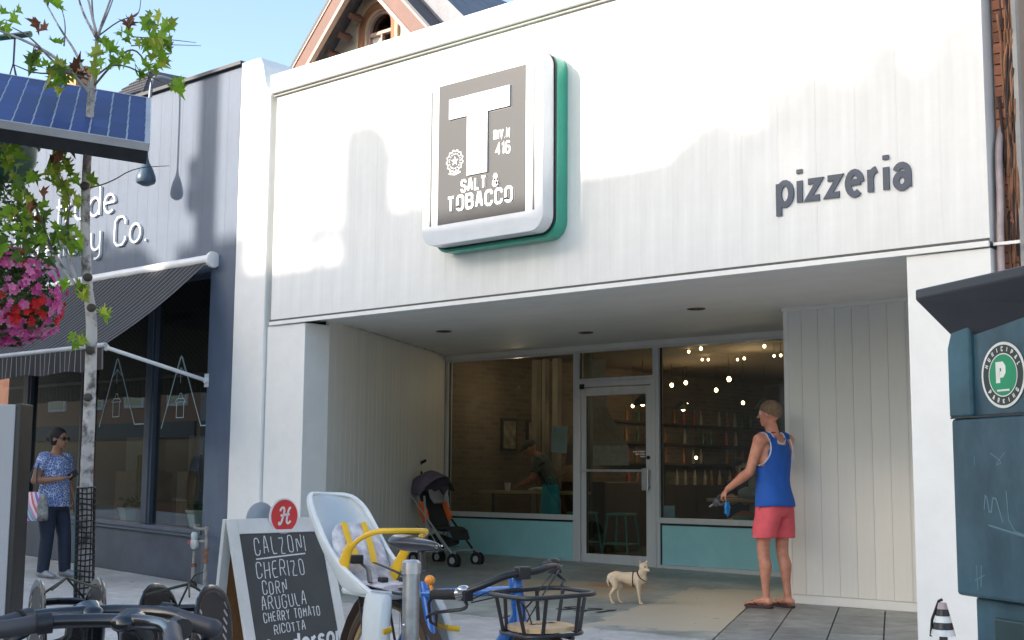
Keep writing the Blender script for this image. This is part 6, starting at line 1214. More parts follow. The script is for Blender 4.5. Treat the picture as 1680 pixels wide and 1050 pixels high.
# ------------------------------------------------------------------ stroller
sr = thing('stroller', (-11.28, 11.80, gz(-11.28, 11.80)), 'folding umbrella stroller with grey purple hood and orange pads by the left wall', 'stroller', R(4))
ALS = mat('stroller_tube', (0.52, 0.53, 0.52), 0.35, 0.5); HOOD = mat('grey_purple_cloth', (0.16, 0.13, 0.17), 0.85, var=0.2, bump=0.3, bscale=15); ORG = mat('orange_cloth', (0.85, 0.16, 0.03), 0.8); SBK = mat('black_cloth', (0.03, 0.035, 0.035), 0.85, var=0.3)
for s_ in (-1, 1):
    y = s_ * 0.19
    mb = MB(); mb.tube([(-0.50, y, 1.02), (-0.26, y, 0.72), (0.02, y, 0.42), (0.30, y, 0.12)], 0.0115, 8); mb.build('frame_tube', BLACKP if s_ > 0 else ALS, sr)
    mb = MB(); mb.tube([(-0.10, y, 0.74), (-0.06, y, 0.40), (-0.20, y, 0.10)], 0.011, 8); mb.build('frame_tube', ALS, sr)
    mb = MB(); mb.tube(chaikin([(-0.475, y, 0.985), (-0.52, y, 1.04), (-0.49, y, 1.09), (-0.42, y, 1.12)], 2), 0.017, 10, rnd=True); mb.build('handle', RUBBER, sr)
    for wx_ in (0.31, -0.21):
        for dy in (-0.022, 0.022):
            w_ = MB().lathe([(0.02, -0.011), (0.066, -0.011), (0.074, -0.004), (0.074, 0.004), (0.066, 0.011), (0.02, 0.011)], 20, (wx_, y + dy, 0.074), (0, 1, 0)).build('wheel', RUBBER, sr); MB().lathe([(0, -0.013), (0.035, -0.013), (0.035, 0.013), (0, 0.013)], 14, (wx_, y + dy, 0.074), (0, 1, 0)).build('hub', mat('pale_hub', (0.5, 0.5, 0.48), 0.5), w_)
        mb = MB(); mb.bbox((wx_, y, 0.12), (0.03, 0.03, 0.09)); mb.build('wheel_fork', ALS, sr, bevel=0.004)
    mb = MB(); mb.loft([(-0.16, y * 0.98, 0.66), (-0.11, y * 0.95, 0.56), (-0.07, y * 0.98, 0.47)], [0.012, 0.016, 0.012], [0.05, 0.06, 0.045], side=(0, 1, 0), seg=10); mb.build('side_pad', ORG, sr)
mb = MB(); mb.tube([(-0.20, -0.19, 0.30), (-0.20, 0.19, 0.42)], 0.007, 6); mb.tube([(-0.20, -0.19, 0.42), (-0.20, 0.19, 0.24)], 0.007, 6); mb.tube([(0.05, -0.19, 0.36), (0.22, -0.19, 0.17)], 0.007, 6); mb.tube([(-0.19, -0.19, 0.2), (0.26, -0.19, 0.18)], 0.008, 6); mb.tube([(-0.19, 0.19, 0.2), (0.26, 0.19, 0.18)], 0.008, 6); mb.tube([(0.02, -0.19, 0.41), (-0.14, -0.19, 0.20)], 0.007, 6); mb.tube([(-0.06, -0.19, 0.41), (0.12, -0.19, 0.19)], 0.007, 6); mb.tube([(0.27, -0.19, 0.17), (0.27, 0.19, 0.17)], 0.009, 6); mb.build('cross_brace', ALS, sr)
mb = MB(); mb.loft([(-0.22, 0, 0.78), (-0.16, 0, 0.66), (-0.08, 0, 0.48), (-0.03, 0, 0.40), (0.04, 0, 0.385), (0.16, 0, 0.395), (0.21, 0, 0.37), (0.25, 0, 0.28)], [0.15, 0.165, 0.165, 0.16, 0.16, 0.16, 0.15, 0.14], [0.012, 0.02, 0.025, 0.025, 0.025, 0.025, 0.02, 0.01], side=(0, 1, 0), seg=14); mb.build('seat', SBK, sr)
mb = MB(); mb.loft([(-0.1, 0, 0.30), (0.0, 0, 0.24), (0.12, 0, 0.25)], [0.13, 0.15, 0.13], [0.04, 0.07, 0.04], side=(0, 1, 0), seg=12); mb.build('storage_net', SBK, sr)
mb = MB(); NA, NB = 12, 12; cxh, czh = -0.16, 0.74; g = []
for i in range(NA + 1):
    a = R(175 - i * 125 / NA); rw = []
    for j in range(NB + 1):
        b_ = R(-90 + 180 * j / NB); rr_ = 0.265 + 0.008 * math.cos(i * PI / 2); rw.append(mb.v((cxh + rr_ * math.cos(a) * math.cos(b_) ** 0.7 if abs(math.cos(b_)) > 1e-6 else cxh, 0.20 * math.sin(b_), czh + rr_ * math.sin(a) * (max(0, math.cos(b_)) ** 0.7))))
    g.append(rw)
for i in range(NA):
    for j in range(NB): mb.f([g[i][j], g[i + 1][j], g[i + 1][j + 1], g[i][j + 1]])
ho = mb.build('hood', HOOD, sr, smooth=True); md = ho.modifiers.new('s', 'SOLIDIFY'); md.thickness = 0.006
mb = MB(); mb.loft([(0.0, -0.15, 0.80), (0.07, 0, 0.88), (0.0, 0.15, 0.80)], 0.03, 0.012, side=(1, 0, 0), seg=8); mb.build('hood_brim', SBK, ho)
mb = MB(); mb.loft([(-0.13, 0, 0.80), (-0.09, 0, 0.72), (-0.06, 0, 0.66)], [0.09, 0.11, 0.08], [0.02, 0.03, 0.02], side=(0, 1, 0), seg=12); mb.build('head_pad', mat('greyish_pad', (0.30, 0.27, 0.28), 0.8), sr)

sr.scale = (1.2, 1.2, 1.16)
# ------------------------------------------------------------------ young street tree
tr_ = thing('young_maple', (-5.56, 3.42, gz(-5.56, 3.42)), 'young maple with slim pale trunk wrapped in black mesh and green and brown leaves', 'tree')
TB = tr_.location.copy(); TL = lambda u, v, d=6.0: D(u, v, d) - TB
BARK = mat('pale_mottled_bark', (0.42, 0.40, 0.38), 0.85, var=0.3, scale=14, col2=(0.11, 0.10, 0.09), bump=0.8, bscale=30)
n = BARK.node_tree; [q for q in n.nodes if q.type == 'VALTORGB'][0].color_ramp.elements[0].position = 0.38; [q for q in n.nodes if q.type == 'VALTORGB'][0].color_ramp.elements[1].position = 0.52
tp = [Vector((0.02, -0.02, -0.02)), TL(137, 1050), TL(140, 900), TL(142, 780), TL(146, 690), TL(149, 600), TL(151, 520), TL(143, 470), TL(140, 400), TL(140, 320), TL(144, 240), TL(150, 150)]
MB().tube(chaikin(tp, 2), [0.034 - 0.017 * i / (len(chaikin(tp, 2)) - 1) for i in range(len(chaikin(tp, 2)))], 12).build('trunk', BARK, tr_)
for u, v in ((152, 505), (146, 455), (141, 305), (146, 652), (150, 575)):
    MB().ball(TL(u - 2, v, 5.97), (0.024, 0.022, 0.02), 10, 7).build('knot', mat('dark_knot', (0.07, 0.06, 0.05), 0.9), tr_)
mb = MB(); z0, z1 = 0.0, (TL(142, 800)).z; nr = 46
tpc = chaikin(tp, 2)
def trunk_at(z):
    for a, b_ in zip(tpc[:-1], tpc[1:]):
        if a.z <= z <= b_.z: return a.lerp(b_, (z - a.z) / (b_.z - a.z))
    return tpc[-1]
for k in range(nr):
    z = 0.01 + (z1 - 0.01) * k / (nr - 1); c = trunk_at(z); c.z = z; mb.tube([c + Vector((0.040 * math.cos(2 * PI * q / 12), 0.040 * math.sin(2 * PI * q / 12), 0.003 * math.sin(q + k))) for q in range(12)], 0.0034, 4, closed=True)
for q in range(12):
    mb.tube([trunk_at(0.01 + (z1 - 0.01) * k / 9) * 1.0 + Vector((0.0405 * math.cos(2 * PI * q / 12 + 0.1 * math.sin(k)), 0.0405 * math.sin(2 * PI * q / 12 + 0.1 * math.sin(k)), 0)) for k in range(10)], 0.0034, 4)
mb.build('mesh_guard', BLACKP, tr_, kind='stuff')
MB().tube([trunk_at(0.01) + CR * -0.046 + Vector((0, 0, 0)), trunk_at(z1 * 0.5) - CR * 0.046, trunk_at(z1 * 0.98) - CR * 0.046], 0.006, 6).build('guard_rod', mat('teal_rod', (0.03, 0.15, 0.17), 0.5), tr_)
TW = mat('dark_twig', (0.16, 0.13, 0.12), 0.85); 
br_list = [([(150, 150), (156, 100), (160, 62), (152, 30), (140, -20)], .012, 0), ([(159, 65), (152, 30), (150, -20)], .007, 0.1), ([(160, 62), (170, 30), (188, -20)], .008, -0.1), ([(160, 60), (178, 20), (190, -15)], .005, 0.2), ([(157, 60), (135, 20), (125, -20)], .008, 0.15),
           ([(148, 145), (125, 85), (100, 50), (70, -5)], .008, 0.2), ([(145, 150), (100, 100), (60, 75), (0, 50), (-30, 40)], .010, -0.2), ([(140, 140), (90, 105), (50, 60), (20, 45)], .007, 0.2), ([(105, 75), (108, 40), (100, 10)], .004, 0.2),
           ([(155, 140), (180, 110), (215, 75), (240, 100), (250, 140), (249, 160)], .006, 0.1), ([(160, 60), (200, 30), (228, 28), (232, -10)], .004, 0), ([(150, 130), (190, 100), (250, 128), (285, 142), (300, 140)], .005, -0.1), ([(215, 75), (270, 73), (330, 75)], .003, -.1), ([(215, 60), (280, 65), (322, 70)], .003, .1),
           ([(150, 508), (125, 470), (100, 435), (85, 410), (60, 380)], .011, 0.0), ([(135, 480), (118, 440), (110, 415), (98, 395)], .010, -0.15), ([(85, 410), (60, 340), (30, 290), (-10, 260)], .007, 0.1), ([(140, 310), (180, 300), (220, 275), (278, 272)], .004, 0.1), ([(100, 395), (120, 330), (90, 280)], .005, -0.1), ([(60, 380), (20, 350), (-20, 330)], .005, 0), ([(150, 470), (168, 505), (170, 515)], .003, 0), ([(140, 540), (128, 550)], .003, 0), ([(145, 130), (110, 118), (60, 122), (20, 105)], .006, -.15)]
for P, r0, dd in br_list:
    pts = chaikin([TL(u, v, 6.0 + dd * i / (len(P) - 1)) for i, (u, v) in enumerate(P)], 2); MB().tube(pts, [r0 * (1 - 0.7 * i / len(pts)) for i in range(len(pts))], 7).build('branch', BARK if r0 >= 0.008 else TW, tr_)
def leaf_mesh(name, m, sz, fold):
    lob = [(0, -0.10), (0.10, -0.02), (0.34, -0.16), (0.30, 0.06), (0.52, 0.22), (0.28, 0.30), (0.34, 0.52), (0.14, 0.48), (0.0, 0.86)]
    mb = MB(); c = mb.v((0, 0.1 * sz, -0.02 * sz)); R_ = [mb.v((x * sz, y * sz, (abs(x) ** 1.3 * fold + 0.1 * fold * y * y * -2) * sz)) for x, y in lob]; L__ = [R_[0]] + [mb.v((-x * sz, y * sz, (abs(x) ** 1.3 * fold - 0.2 * fold * y * y) * sz)) for x, y in lob[1:-1]] + [R_[-1]]
    for i in range(len(lob) - 1): mb.f([c, R_[i], R_[i + 1]]); mb.f([c, L__[i + 1], L__[i]])
    return mb.build(name, m, None, smooth=False)
LGR = mat('fresh_green_leaf', (0.24, 0.42, 0.03), 0.55, rnd=0.30, trans=0.5); LYL = mat('yellow_green_leaf', (0.40, 0.48, 0.06), 0.55, rnd=0.25, trans=0.45); LBR = mat('withered_brown_leaf', (0.20, 0.075, 0.035), 0.7, rnd=0.35, trans=0.25); LDG = mat('dark_green_leaf', (0.10, 0.19, 0.03), 0.55, rnd=0.3, trans=0.35)
protos = {'g': leaf_mesh('leaf', LGR, 0.080, 1.2), 'y': leaf_mesh('leaf', LYL, 0.080, 1.3), 'b': leaf_mesh('leaf', LBR, 0.072, 2.4), 'd': leaf_mesh('leaf', LDG, 0.076, 1.2)}
cl = [(262, 42, 24, 16, 'gyg'), (190, 66, 20, 10, 'gg'), (248, 85, 26, 18, 'gyyg'), (168, 100, 16, 9, 'gy'), (197, 96, 14, 7, 'gg'), (224, 122, 9, 4, 'g'), (262, 108, 14, 7, 'gy'), (288, 140, 13, 6, 'gg'), (5, 35, 13, 6, 'gg'), (215, 34, 8, 3, 'b'), (70, 45, 9, 3, 'b'), (95, 65, 9, 3, 'gd'), (50, 92, 9, 3, 'b'), (62, 108, 16, 8, 'gd'), (90, 8, 14, 6, 'dg'), (95, 118, 20, 12, 'ygy'), (100, 128, 18, 10, 'ygd'), (130, 118, 10, 5, 'b'), (22, 15, 6, 2, 'g'),
      (15, 255, 24, 16, 'ggy'), (95, 285, 26, 22, 'ggy'), (112, 330, 22, 14, 'gyy'), (40, 300, 24, 14, 'gdy'), (28, 360, 28, 20, 'gyd'), (60, 392, 24, 14, 'gdy'), (98, 250, 18, 12, 'bgb'), (60, 335, 22, 14, 'gbd'), (108, 385, 20, 18, 'ygd'), (75, 405, 20, 12, 'ggd'), (115, 400, 14, 8, 'gb'), (150, 297, 9, 3, 'gy'), (168, 516, 8, 4, 'yg'), (128, 558, 11, 5, 'yg'), (105, 463, 8, 3, 'gy'), (135, 475, 13, 5, 'yg'), (20, 405, 22, 10, 'gd')]
def spec(*k): return k
NL = 0
for u, v, r_, n_, kinds in cl:
    for i in range(int(n_ * 0.92)):
        NL += 1
        if NL > 300: break
        a = random.uniform(0, 6.28); q = r_ * math.sqrt(random.random()); p = TL(u + q * math.cos(a), v + q * math.sin(a), 6.0 + random.uniform(-0.15, 0.15))
        src_ = protos[random.choice(kinds)]; o = inst(src_, tr_, p, (random.uniform(-0.9, 0.9) - 0.5, random.uniform(-0.8, 0.8), random.uniform(0, 6.28)), random.uniform(0.6, 1.1))
for s_ in protos.values(): bpy.data.objects.remove(s_)
# ------------------------------------------------------------------ hanging flower basket on its lamp column
ls = thing('street_lamp', (-7.45, 3.05, gz(-7.4, 3)), 'dark green street lamp column outside the left edge carrying the flower basket bracket', 'street lamp')
GLM = mat('dark_green_lamp_paint', (0.02, 0.07, 0.05), 0.4)
MB().lathe([(0.11, 0), (0.11, 0.5), (0.07, 0.55), (0.055, 4.6), (0.03, 4.65)], 16).build('column', GLM, ls); MB().tube([(0, 0, 3.62), (0.98, 0.40, 3.62)], 0.018, 8).build('bracket', GLM, ls)
fbp = D(14, 250, 7.0)
hbk = thing('flower_basket', (fbp.x, fbp.y, fbp.z), 'hanging basket of pink and red petunias trailing below a dark green bowl', 'flower basket')
MB().lathe([(0.0, -0.17), (0.10, -0.15), (0.145, -0.06), (0.15, 0.03), (0.163, 0.03), (0.163, 0.05), (0.14, 0.05), (0.13, 0.0), (0, 0.0)], 24).build('bowl', mat('dark_green_bowl', (0.015, 0.07, 0.045), 0.35), hbk)
mb = MB()
for k in range(4): a = k * PI / 2 + 0.4; mb.tube([(0.15 * math.cos(a), 0.15 * math.sin(a), 0.04), (0, 0, 0.5)], 0.004, 5)
mb.tube([(0, 0, 0.5), (0, 0, 3.62 + gz(-7.4, 3) - fbp.z)], 0.006, 5); mb.build('chain', BLACKP, hbk)
fc0 = D(14, 490, 7.0) - fbp
mb = MB()
def leafq(mb, c, sz):
    a = Vector((random.gauss(0, 1), random.gauss(0, 1), random.gauss(0, 1))).normalized(); b_ = perp(a); mb.poly([c - a * sz, c + b_ * sz * 0.45, c + a * sz, c - b_ * sz * 0.45])
for k in range(2600):
    d = Vector((random.gauss(0, 1), random.gauss(0, 1), random.gauss(0, 1))).normalized() * random.uniform(0.5, 1.02); leafq(mb, fc0 + Vector((d.x * 0.265, d.y * 0.265, d.z * 0.265)), random.uniform(0.012, 0.024))
for k in range(1100):
    z = random.uniform(fc0.z + 0.1, 0.02); r_ = 0.16 + 0.05 * math.sin(z * 9); a = random.uniform(0, 6.28); leafq(mb, Vector((fc0.x * min(1, z / fc0.z) + r_ * math.cos(a) * random.uniform(0.3, 1), fc0.y * min(1, z / fc0.z) + r_ * math.sin(a) * random.uniform(0.3, 1), z)), random.uniform(0.012, 0.024))
mb.build('foliage', mat('petunia_leaves', (0.06, 0.13, 0.025), 0.6, var=0.5, scale=30, trans=0.3), hbk, kind='stuff')
PK = mat('pink_petal', (0.68, 0.10, 0.36), 0.6, rnd=0.2, trans=0.3); MG = mat('light_pink_petal', (0.75, 0.24, 0.48), 0.6, rnd=0.15, trans=0.3); RD = mat('red_petal', (0.66, 0.02, 0.025), 0.6, rnd=0.2, trans=0.3)
def flower(m):
    mb = MB(); c = mb.v((0, 0, -0.010)); ring_ = []
    for k in range(15): a = 2 * PI * k / 15; r_ = 0.023 if k % 3 else 0.015; ring_.append(mb.v((r_ * math.cos(a), r_ * math.sin(a), 0.002 * math.sin(k))))
    for k in range(15): mb.f([c, ring_[k], ring_[(k + 1) % 15]])
    return mb.build('flower', m, None, smooth=True)
fl_ = [flower(PK), flower(MG), flower(RD)]
camv = (-(fbp + fc0)).normalized()
nf = 0
while nf < 300:
    d = Vector((random.gauss(0, 1), random.gauss(0, 1), random.gauss(0, 1))).normalized()
    if d.dot(camv) < -0.15: continue
    ph = math.sin(d.z * 5 + d.x * 4) + math.sin(d.y * 7 - d.z * 6); k_ = 2 if ph > 0.55 and d.z > -0.5 else (0 if random.random() < 0.55 else 1)
    rr_ = 0.275 * random.uniform(0.96, 1.12); q = fc0 + d * rr_ * (1.0 - 0.12 * (d.z < -0.7)); o = inst(fl_[k_], hbk, q, d.to_track_quat('Z', 'Y').to_euler(), random.uniform(0.75, 1.35)); o.rotation_euler.rotate(Matrix.Rotation(random.uniform(-0.5, 0.5), 3, 'X')); nf += 1
for s_ in fl_: bpy.data.objects.remove(s_)
# ================================================================== PEOPLE AND DOG
def limb(mb, P, r, ry=None, side=None, seg=14): mb.loft([Vector(p) for p in P], r, ry, side=side, seg=seg, rnd=True)
def hand(mb, wrist, dirv, palmn, curl=0.5, s=1.0, thumb_side=1):
    """palm and five fingers; dirv = along the hand, palmn = out of the palm"""
    d = Vector(dirv).normalized(); n = Vector(palmn); n = (n - d * n.dot(d)).normalized(); a = d.cross(n) * thumb_side; w = Vector(wrist)
    mb.loft([w - d * 0.01, w + d * 0.03 * s, w + d * 0.065 * s, w + d * 0.09 * s], [0.024 * s, 0.034 * s, 0.040 * s, 0.038 * s], [0.018 * s, 0.016 * s, 0.014 * s, 0.011 * s], side=a, seg=12, rnd=True)
    for k, (off, L_) in enumerate(((0.030, 0.070), (0.011, 0.080), (-0.009, 0.074), (-0.028, 0.058))):
        p = w + d * 0.085 * s + a * off * s; pts = [p]; ang = curl * 0.35
        for seg_ in (0.42, 0.32, 0.26):
            dd = d * math.cos(ang) + n * math.sin(ang); p = p + dd * L_ * seg_ * s; pts.append(p); ang += curl * 1.0
        mb.loft(pts, [0.0095 * s, 0.009 * s, 0.0082 * s, 0.0070 * s], seg=8, rnd=True)
    p = w + d * 0.025 * s + a * 0.028 * s; q = p + (d * 0.6 + a * 0.7 + n * 0.25).normalized() * 0.035 * s; r_ = q + (d * 0.9 + a * 0.1 + n * (0.3 + curl * 0.5)).normalized() * 0.03 * s; t = r_ + (d * 0.9 - a * 0.1 + n * (0.4 + curl * 0.5)).normalized() * 0.024 * s
    mb.loft([p, q, r_, t], [0.014 * s, 0.012 * s, 0.0105 * s, 0.008 * s], seg=8, rnd=True)
def head(mb, c, f, up, s=1.0):
    """skull, jaw, nose, ears, brow; c = centre of the skull, f = face direction"""
    f = Vector(f).normalized(); up = Vector(up); up = (up - f * up.dot(f)).normalized(); l = up.cross(f); m = Matrix((f, l, up)).transposed(); c = Vector(c); T = lambda x, y, z: c + m @ Vector((x, y, z)) * s
    mb.ball(T(-0.012, 0, 0.025), (0.098 * s, 0.077 * s, 0.092 * s), 18, 12, m); mb.ball(T(0.022, 0, -0.03), (0.068 * s, 0.060 * s, 0.085 * s), 16, 10, m); mb.ball(T(0.05, 0, -0.088), (0.034 * s, 0.036 * s, 0.026 * s), 12, 8, m)
    mb.loft([T(0.084, 0, 0.02), T(0.098, 0, -0.008), T(0.112, 0, -0.030)], [0.010 * s, 0.013 * s, 0.017 * s], [0.012 * s, 0.013 * s, 0.012 * s], side=l, seg=8, rnd=True)
    mb.ball(T(0.082, 0, 0.028), (0.016 * s, 0.052 * s, 0.012 * s), 10, 6, m); mb.ball(T(0.083, 0, -0.062), (0.014 * s, 0.026 * s, 0.010 * s), 10, 6, m)
    for sy in (-1, 1): mb.ball(T(-0.005, sy * 0.078, -0.008), (0.020 * s, 0.009 * s, 0.032 * s), 10, 8, m)
    return T, m
def face_bits(T, m, par, s=1.0, lip=(0.32, 0.10, 0.08)):
    for sy in (-1, 1):
        e = MB().ball(T(0.078, sy * 0.030, 0.008), 0.0125 * s, 10, 8).build('eye', mat('eye_white', (0.7, 0.68, 0.65), 0.3), par); MB().ball(T(0.0895, sy * 0.030, 0.008), 0.006 * s, 8, 6).build('iris', mat('iris_brown', (0.06, 0.03, 0.02), 0.2), e)
        MB().loft([T(0.090, sy * 0.014, 0.030), T(0.090, sy * 0.032, 0.036), T(0.080, sy * 0.05, 0.030)], 0.004 * s, seg=6).build('eyebrow', mat('brow_hair', (0.08, 0.05, 0.03), 0.8), par)
    MB().loft([T(0.086, -0.022, -0.064), T(0.096, 0, -0.062), T(0.086, 0.022, -0.064)], [0.003 * s, 0.006 * s, 0.003 * s], seg=6).build('mouth', mat('lips', lip, 0.5), par)
def torso_loft(mb, rows, seg=22):   # rows: (x, z, half width, half depth)
    mb.loft([(x, 0, z) for x, z, _, _ in rows], [a for _, _, a, _ in rows], [b for _, _, _, b in rows], side=(0, 1, 0), seg=seg)
# ------------------------------------------------------------------ man in tank top (local: x forward, y left, z up)
mx_, my_ = -5.88, 10.48
mg = gz(mx_, my_) + 0.018
man = thing('person', (mx_, my_, mg), 'man in blue tank top and coral shorts holding a leash handle at the window', 'person', R(168))
Z = Vector
Lsh, Rsh = Z((0.0, 0.185, 1.47)), Z((0.0, -0.185, 1.475)); Lel, Rel = Z((0.075, 0.245, 1.19)), Z((0.10, -0.26, 1.24)); Lwr, Rwr = Z((0.33, 0.265, 1.03)), Z((0.23, -0.10, 1.46))
mb = MB()
torso_loft(mb, [(0.0, 0.86, 0.155, 0.11), (0.0, 0.95, 0.165, 0.12), (0.01, 1.05, 0.148, 0.112), (0.015, 1.18, 0.158, 0.112), (0.01, 1.30, 0.178, 0.118), (0.0, 1.40, 0.180, 0.108), (0.0, 1.46, 0.150, 0.088), (0.005, 1.51, 0.085, 0.062)])
limb(mb, [(0.0, 0, 1.49), (0.012, 0, 1.55), (0.03, 0, 1.61)], [0.068, 0.060, 0.058])
for sh, el, wr in ((Lsh, Lel, Lwr), (Rsh, Rel, Rwr)):
    inn_ = Z((0, sh.y * 0.55, sh.z + 0.015)); limb(mb, [inn_, sh], [0.062, 0.066])
    limb(mb, [sh, sh.lerp(el, 0.35), sh.lerp(el, 0.75), el], [0.062, 0.055, 0.046, 0.042]); limb(mb, [el, el.lerp(wr, 0.28), el.lerp(wr, 0.65), wr], [0.043, 0.047, 0.036, 0.027])
hips = [(0.0, 0.092, 0.90), (0.0, -0.092, 0.90)]
for sy, kn, an in ((1, Z((0.055, 0.10, 0.49)), Z((0.035, 0.095, 0.085))), (-1, Z((0.01, -0.10, 0.50)), Z((-0.05, -0.10, 0.085)))):
    hp_ = Z((0, sy * 0.092, 0.90)); limb(mb, [hp_, hp_.lerp(kn, 0.4), kn + Z((0, 0, 0.08)), kn], [0.092, 0.083, 0.060, 0.057]); calf = kn.lerp(an, 0.35) + Z((-0.015, 0, 0))
    limb(mb, [kn, kn.lerp(an, 0.15), calf, kn.lerp(an, 0.7), an], [0.055, 0.053, 0.058, 0.038, 0.033])
    f0 = an + Z((-0.035, 0, -0.045)); d = Z((1, 0.12 * sy, 0)).normalized()
    mb.loft([f0, an + Z((0.02, 0, -0.035)), an + d * 0.10 + Z((0, 0, -0.052)), an + d * 0.16 + Z((0, 0, -0.062))], [0.034, 0.036, 0.042, 0.044], [0.032, 0.036, 0.024, 0.016], side=(0, 1, 0), seg=12, rnd=True)
    for k in range(5):
        t0 = an + d * 0.165 + Z((0, (0.032 - 0.0155 * k) * sy, -0.066)); mb.loft([t0, t0 + d * (0.038 - 0.005 * k)], [0.0115 - 0.0012 * k, 0.010 - 0.001 * k], seg=8, rnd=True)
Tm, mm3 = head(mb, (0.045, 0, 1.715), (0.93, 0.30, 0.02), (0, 0, 1))
hand(mb, Lwr, (0.75, 0.02, -0.66), (-0.45, -0.75, -0.4), 1.25, 1.0, 1)
hand(mb, Rwr, (-0.25, 0.42, 0.80), (-0.75, 0.4, 0.2), 0.8, 1.0, -1)
body = mb.build('body', SKIN, man, remesh=0.0075, smooth_it=5)
face_bits(Tm, mm3, body)
HAIR = mat('short_sandy_hair', (0.24, 0.16, 0.10), 0.9, var=0.4, scale=55, bump=0.8, bscale=120, col2=(0.14, 0.085, 0.05))
mb = MB(); c = Tm(-0.014, 0, 0.028); rows = []
NA, NB = 16, 24
for i in range(NA + 1):
    a = PI * 0.68 * i / NA; rw = []
    for j in range(NB):
        b_ = 2 * PI * j / NB; aa = a
        fr0 = math.cos(b_)   # 1 = front
        lim = 0.42 + 0.29 * (0.5 - 0.5 * fr0) ** 0.8; aa = PI * lim * i / NA; k_ = 1.055 + 0.02 * math.sin(7 * b_ + i) * (i / NA)
        rw.append(mb.v(c + mm3 @ Vector((0.098 * k_ * math.sin(aa) * math.cos(b_), 0.077 * k_ * math.sin(aa) * math.sin(b_), 0.092 * (k_ + 0.03) * math.cos(aa)))))
    rows.append(rw)
for i in range(NA):
    for j in range(NB): mb.f([rows[i][j], rows[i + 1][j], rows[i + 1][(j + 1) % NB], rows[i][(j + 1) % NB]])
hr = mb.build('hair', HAIR, man, smooth=True); md = hr.modifiers.new('s', 'SOLIDIFY'); md.thickness = 0.004; md.offset = 1
# tank top: shell with big armholes (front/back panels joined by shoulder straps)
BLT = mat('royal_blue_jersey', (0.02, 0.12, 0.52), 0.85, var=0.18, scale=4, bump=0.5, bscale=9, stretch=(1, 1, 0.5), coat=0.0); TRIM = mat('white_binding', (0.75, 0.75, 0.78), 0.8)
def ringpts(x, z, a, b_, n=32): return [(x + b_ * math.cos(2 * PI * k / n), a * math.sin(2 * PI * k / n), z) for k in range(n)]
mb = MB(); RW = [(0.0, 0.885, 0.205, 0.162), (0.0, 0.93, 0.202, 0.158), (0.006, 1.0, 0.190, 0.146), (0.012, 1.09, 0.172, 0.128), (0.014, 1.18, 0.176, 0.128), (0.010, 1.24, 0.182, 0.129), (0.008, 1.29, 0.187, 0.129), (0.004, 1.34, 0.190, 0.126), (0, 1.39, 0.188, 0.120), (0, 1.43, 0.176, 0.110), (0, 1.47, 0.155, 0.098), (0.0, 1.505, 0.128, 0.082)]
n32 = 32; RG = []
for q, (x, z, a, b_) in enumerate(RW):
    rw = []
    for k in range(n32):
        th = 2 * PI * k / n32; rip = 0.004 * math.sin(5 * th + q * 1.3) * (1 if q < 6 else 0.3); px = x + (b_ + rip) * math.cos(th); py = (a + rip) * math.sin(th); rw.append((px, py, z + 0.004 * math.sin(3 * th)))
    RG.append(rw)
def keep(q, k):
    th = (2 * PI * (k + 0.5) / n32); z = (RW[q][1] + RW[q + 1][1]) / 2; s_ = abs(math.sin(th)); c_ = math.cos(th)
    if z > 1.255:
        lim = 0.93 - (z - 1.255) * 1.15 if z < 1.45 else 0.80
        if s_ > max(0.70, lim): return False
    if z > 1.44: 
        if s_ < (0.30 if c_ < 0 else 0.42) : return False
    if z > 1.38 and c_ > 0 and s_ < 0.32: return False
    return True
vs = [[mb.v(p) for p in rw] for rw in RG]; kept = set()
for q in range(len(RG) - 1):
    for k in range(n32):
        if keep(q, k): mb.f([vs[q][k], vs[q][(k + 1) % n32], vs[q + 1][(k + 1) % n32], vs[q + 1][k]]); kept.add((q, k))
for sgn in (1, -1):    # straps over the shoulder
    for fr_ in (0,):
        pass
mb.build_ = None
for v in [v for v in mb.bm.verts if not v.link_faces]: mb.bm.verts.remove(v)
# free edges become the white binding
mb.bm.edges.ensure_lookup_table()
top = mb.build('tank_top', BLT, man, smooth=True); md = top.modifiers.new('sub', 'SUBSURF'); md.levels = md.render_levels = 2; md = top.modifiers.new('s', 'SOLIDIFY'); md.thickness = 0.005
for sy in (-1, 1):     # strap bridging front and back over the shoulder, with bound armhole edge and neck edge
    P = [(-0.070, sy * 0.108, 1.49), (-0.045, sy * 0.112, 1.535), (0.0, sy * 0.112, 1.552), (0.045, sy * 0.112, 1.535), (0.066, sy * 0.108, 1.49)]
    mb = MB(); mb.loft(P, 0.033, 0.006, side=(0, 1, 0.25 * sy), seg=10); mb.build('shoulder_strap', BLT, top)
    A = [(-0.066, sy * 0.143, 1.49), (-0.095, sy * 0.140, 1.43), (-0.098, sy * 0.152, 1.36), (-0.070, sy * 0.175, 1.29), (-0.02, sy * 0.192, 1.25), (0.03, sy * 0.192, 1.25), (0.075, sy * 0.175, 1.29), (0.10, sy * 0.152, 1.36), (0.095, sy * 0.140, 1.43), (0.062, sy * 0.143, 1.49), (0.04, sy * 0.147, 1.53), (0.0, sy * 0.147, 1.547), (-0.042, sy * 0.147, 1.53)]
    mb = MB(); mb.loft(chaikin(A, 2, True), 0.009, 0.005, side=(0, 1, 0), seg=8, closed=True); mb.build('armhole_binding', TRIM, top)
N_ = [(-0.065, 0.078, 1.50), (-0.092, 0.05, 1.455), (-0.104, 0, 1.44), (-0.092, -0.05, 1.455), (-0.065, -0.078, 1.50), (-0.03, -0.082, 1.545), (0.02, -0.08, 1.545), (0.065, -0.07, 1.49), (0.105, -0.04, 1.40), (0.112, 0, 1.385), (0.105, 0.04, 1.40), (0.065, 0.07, 1.49), (0.02, 0.08, 1.545), (-0.03, 0.082, 1.545)]
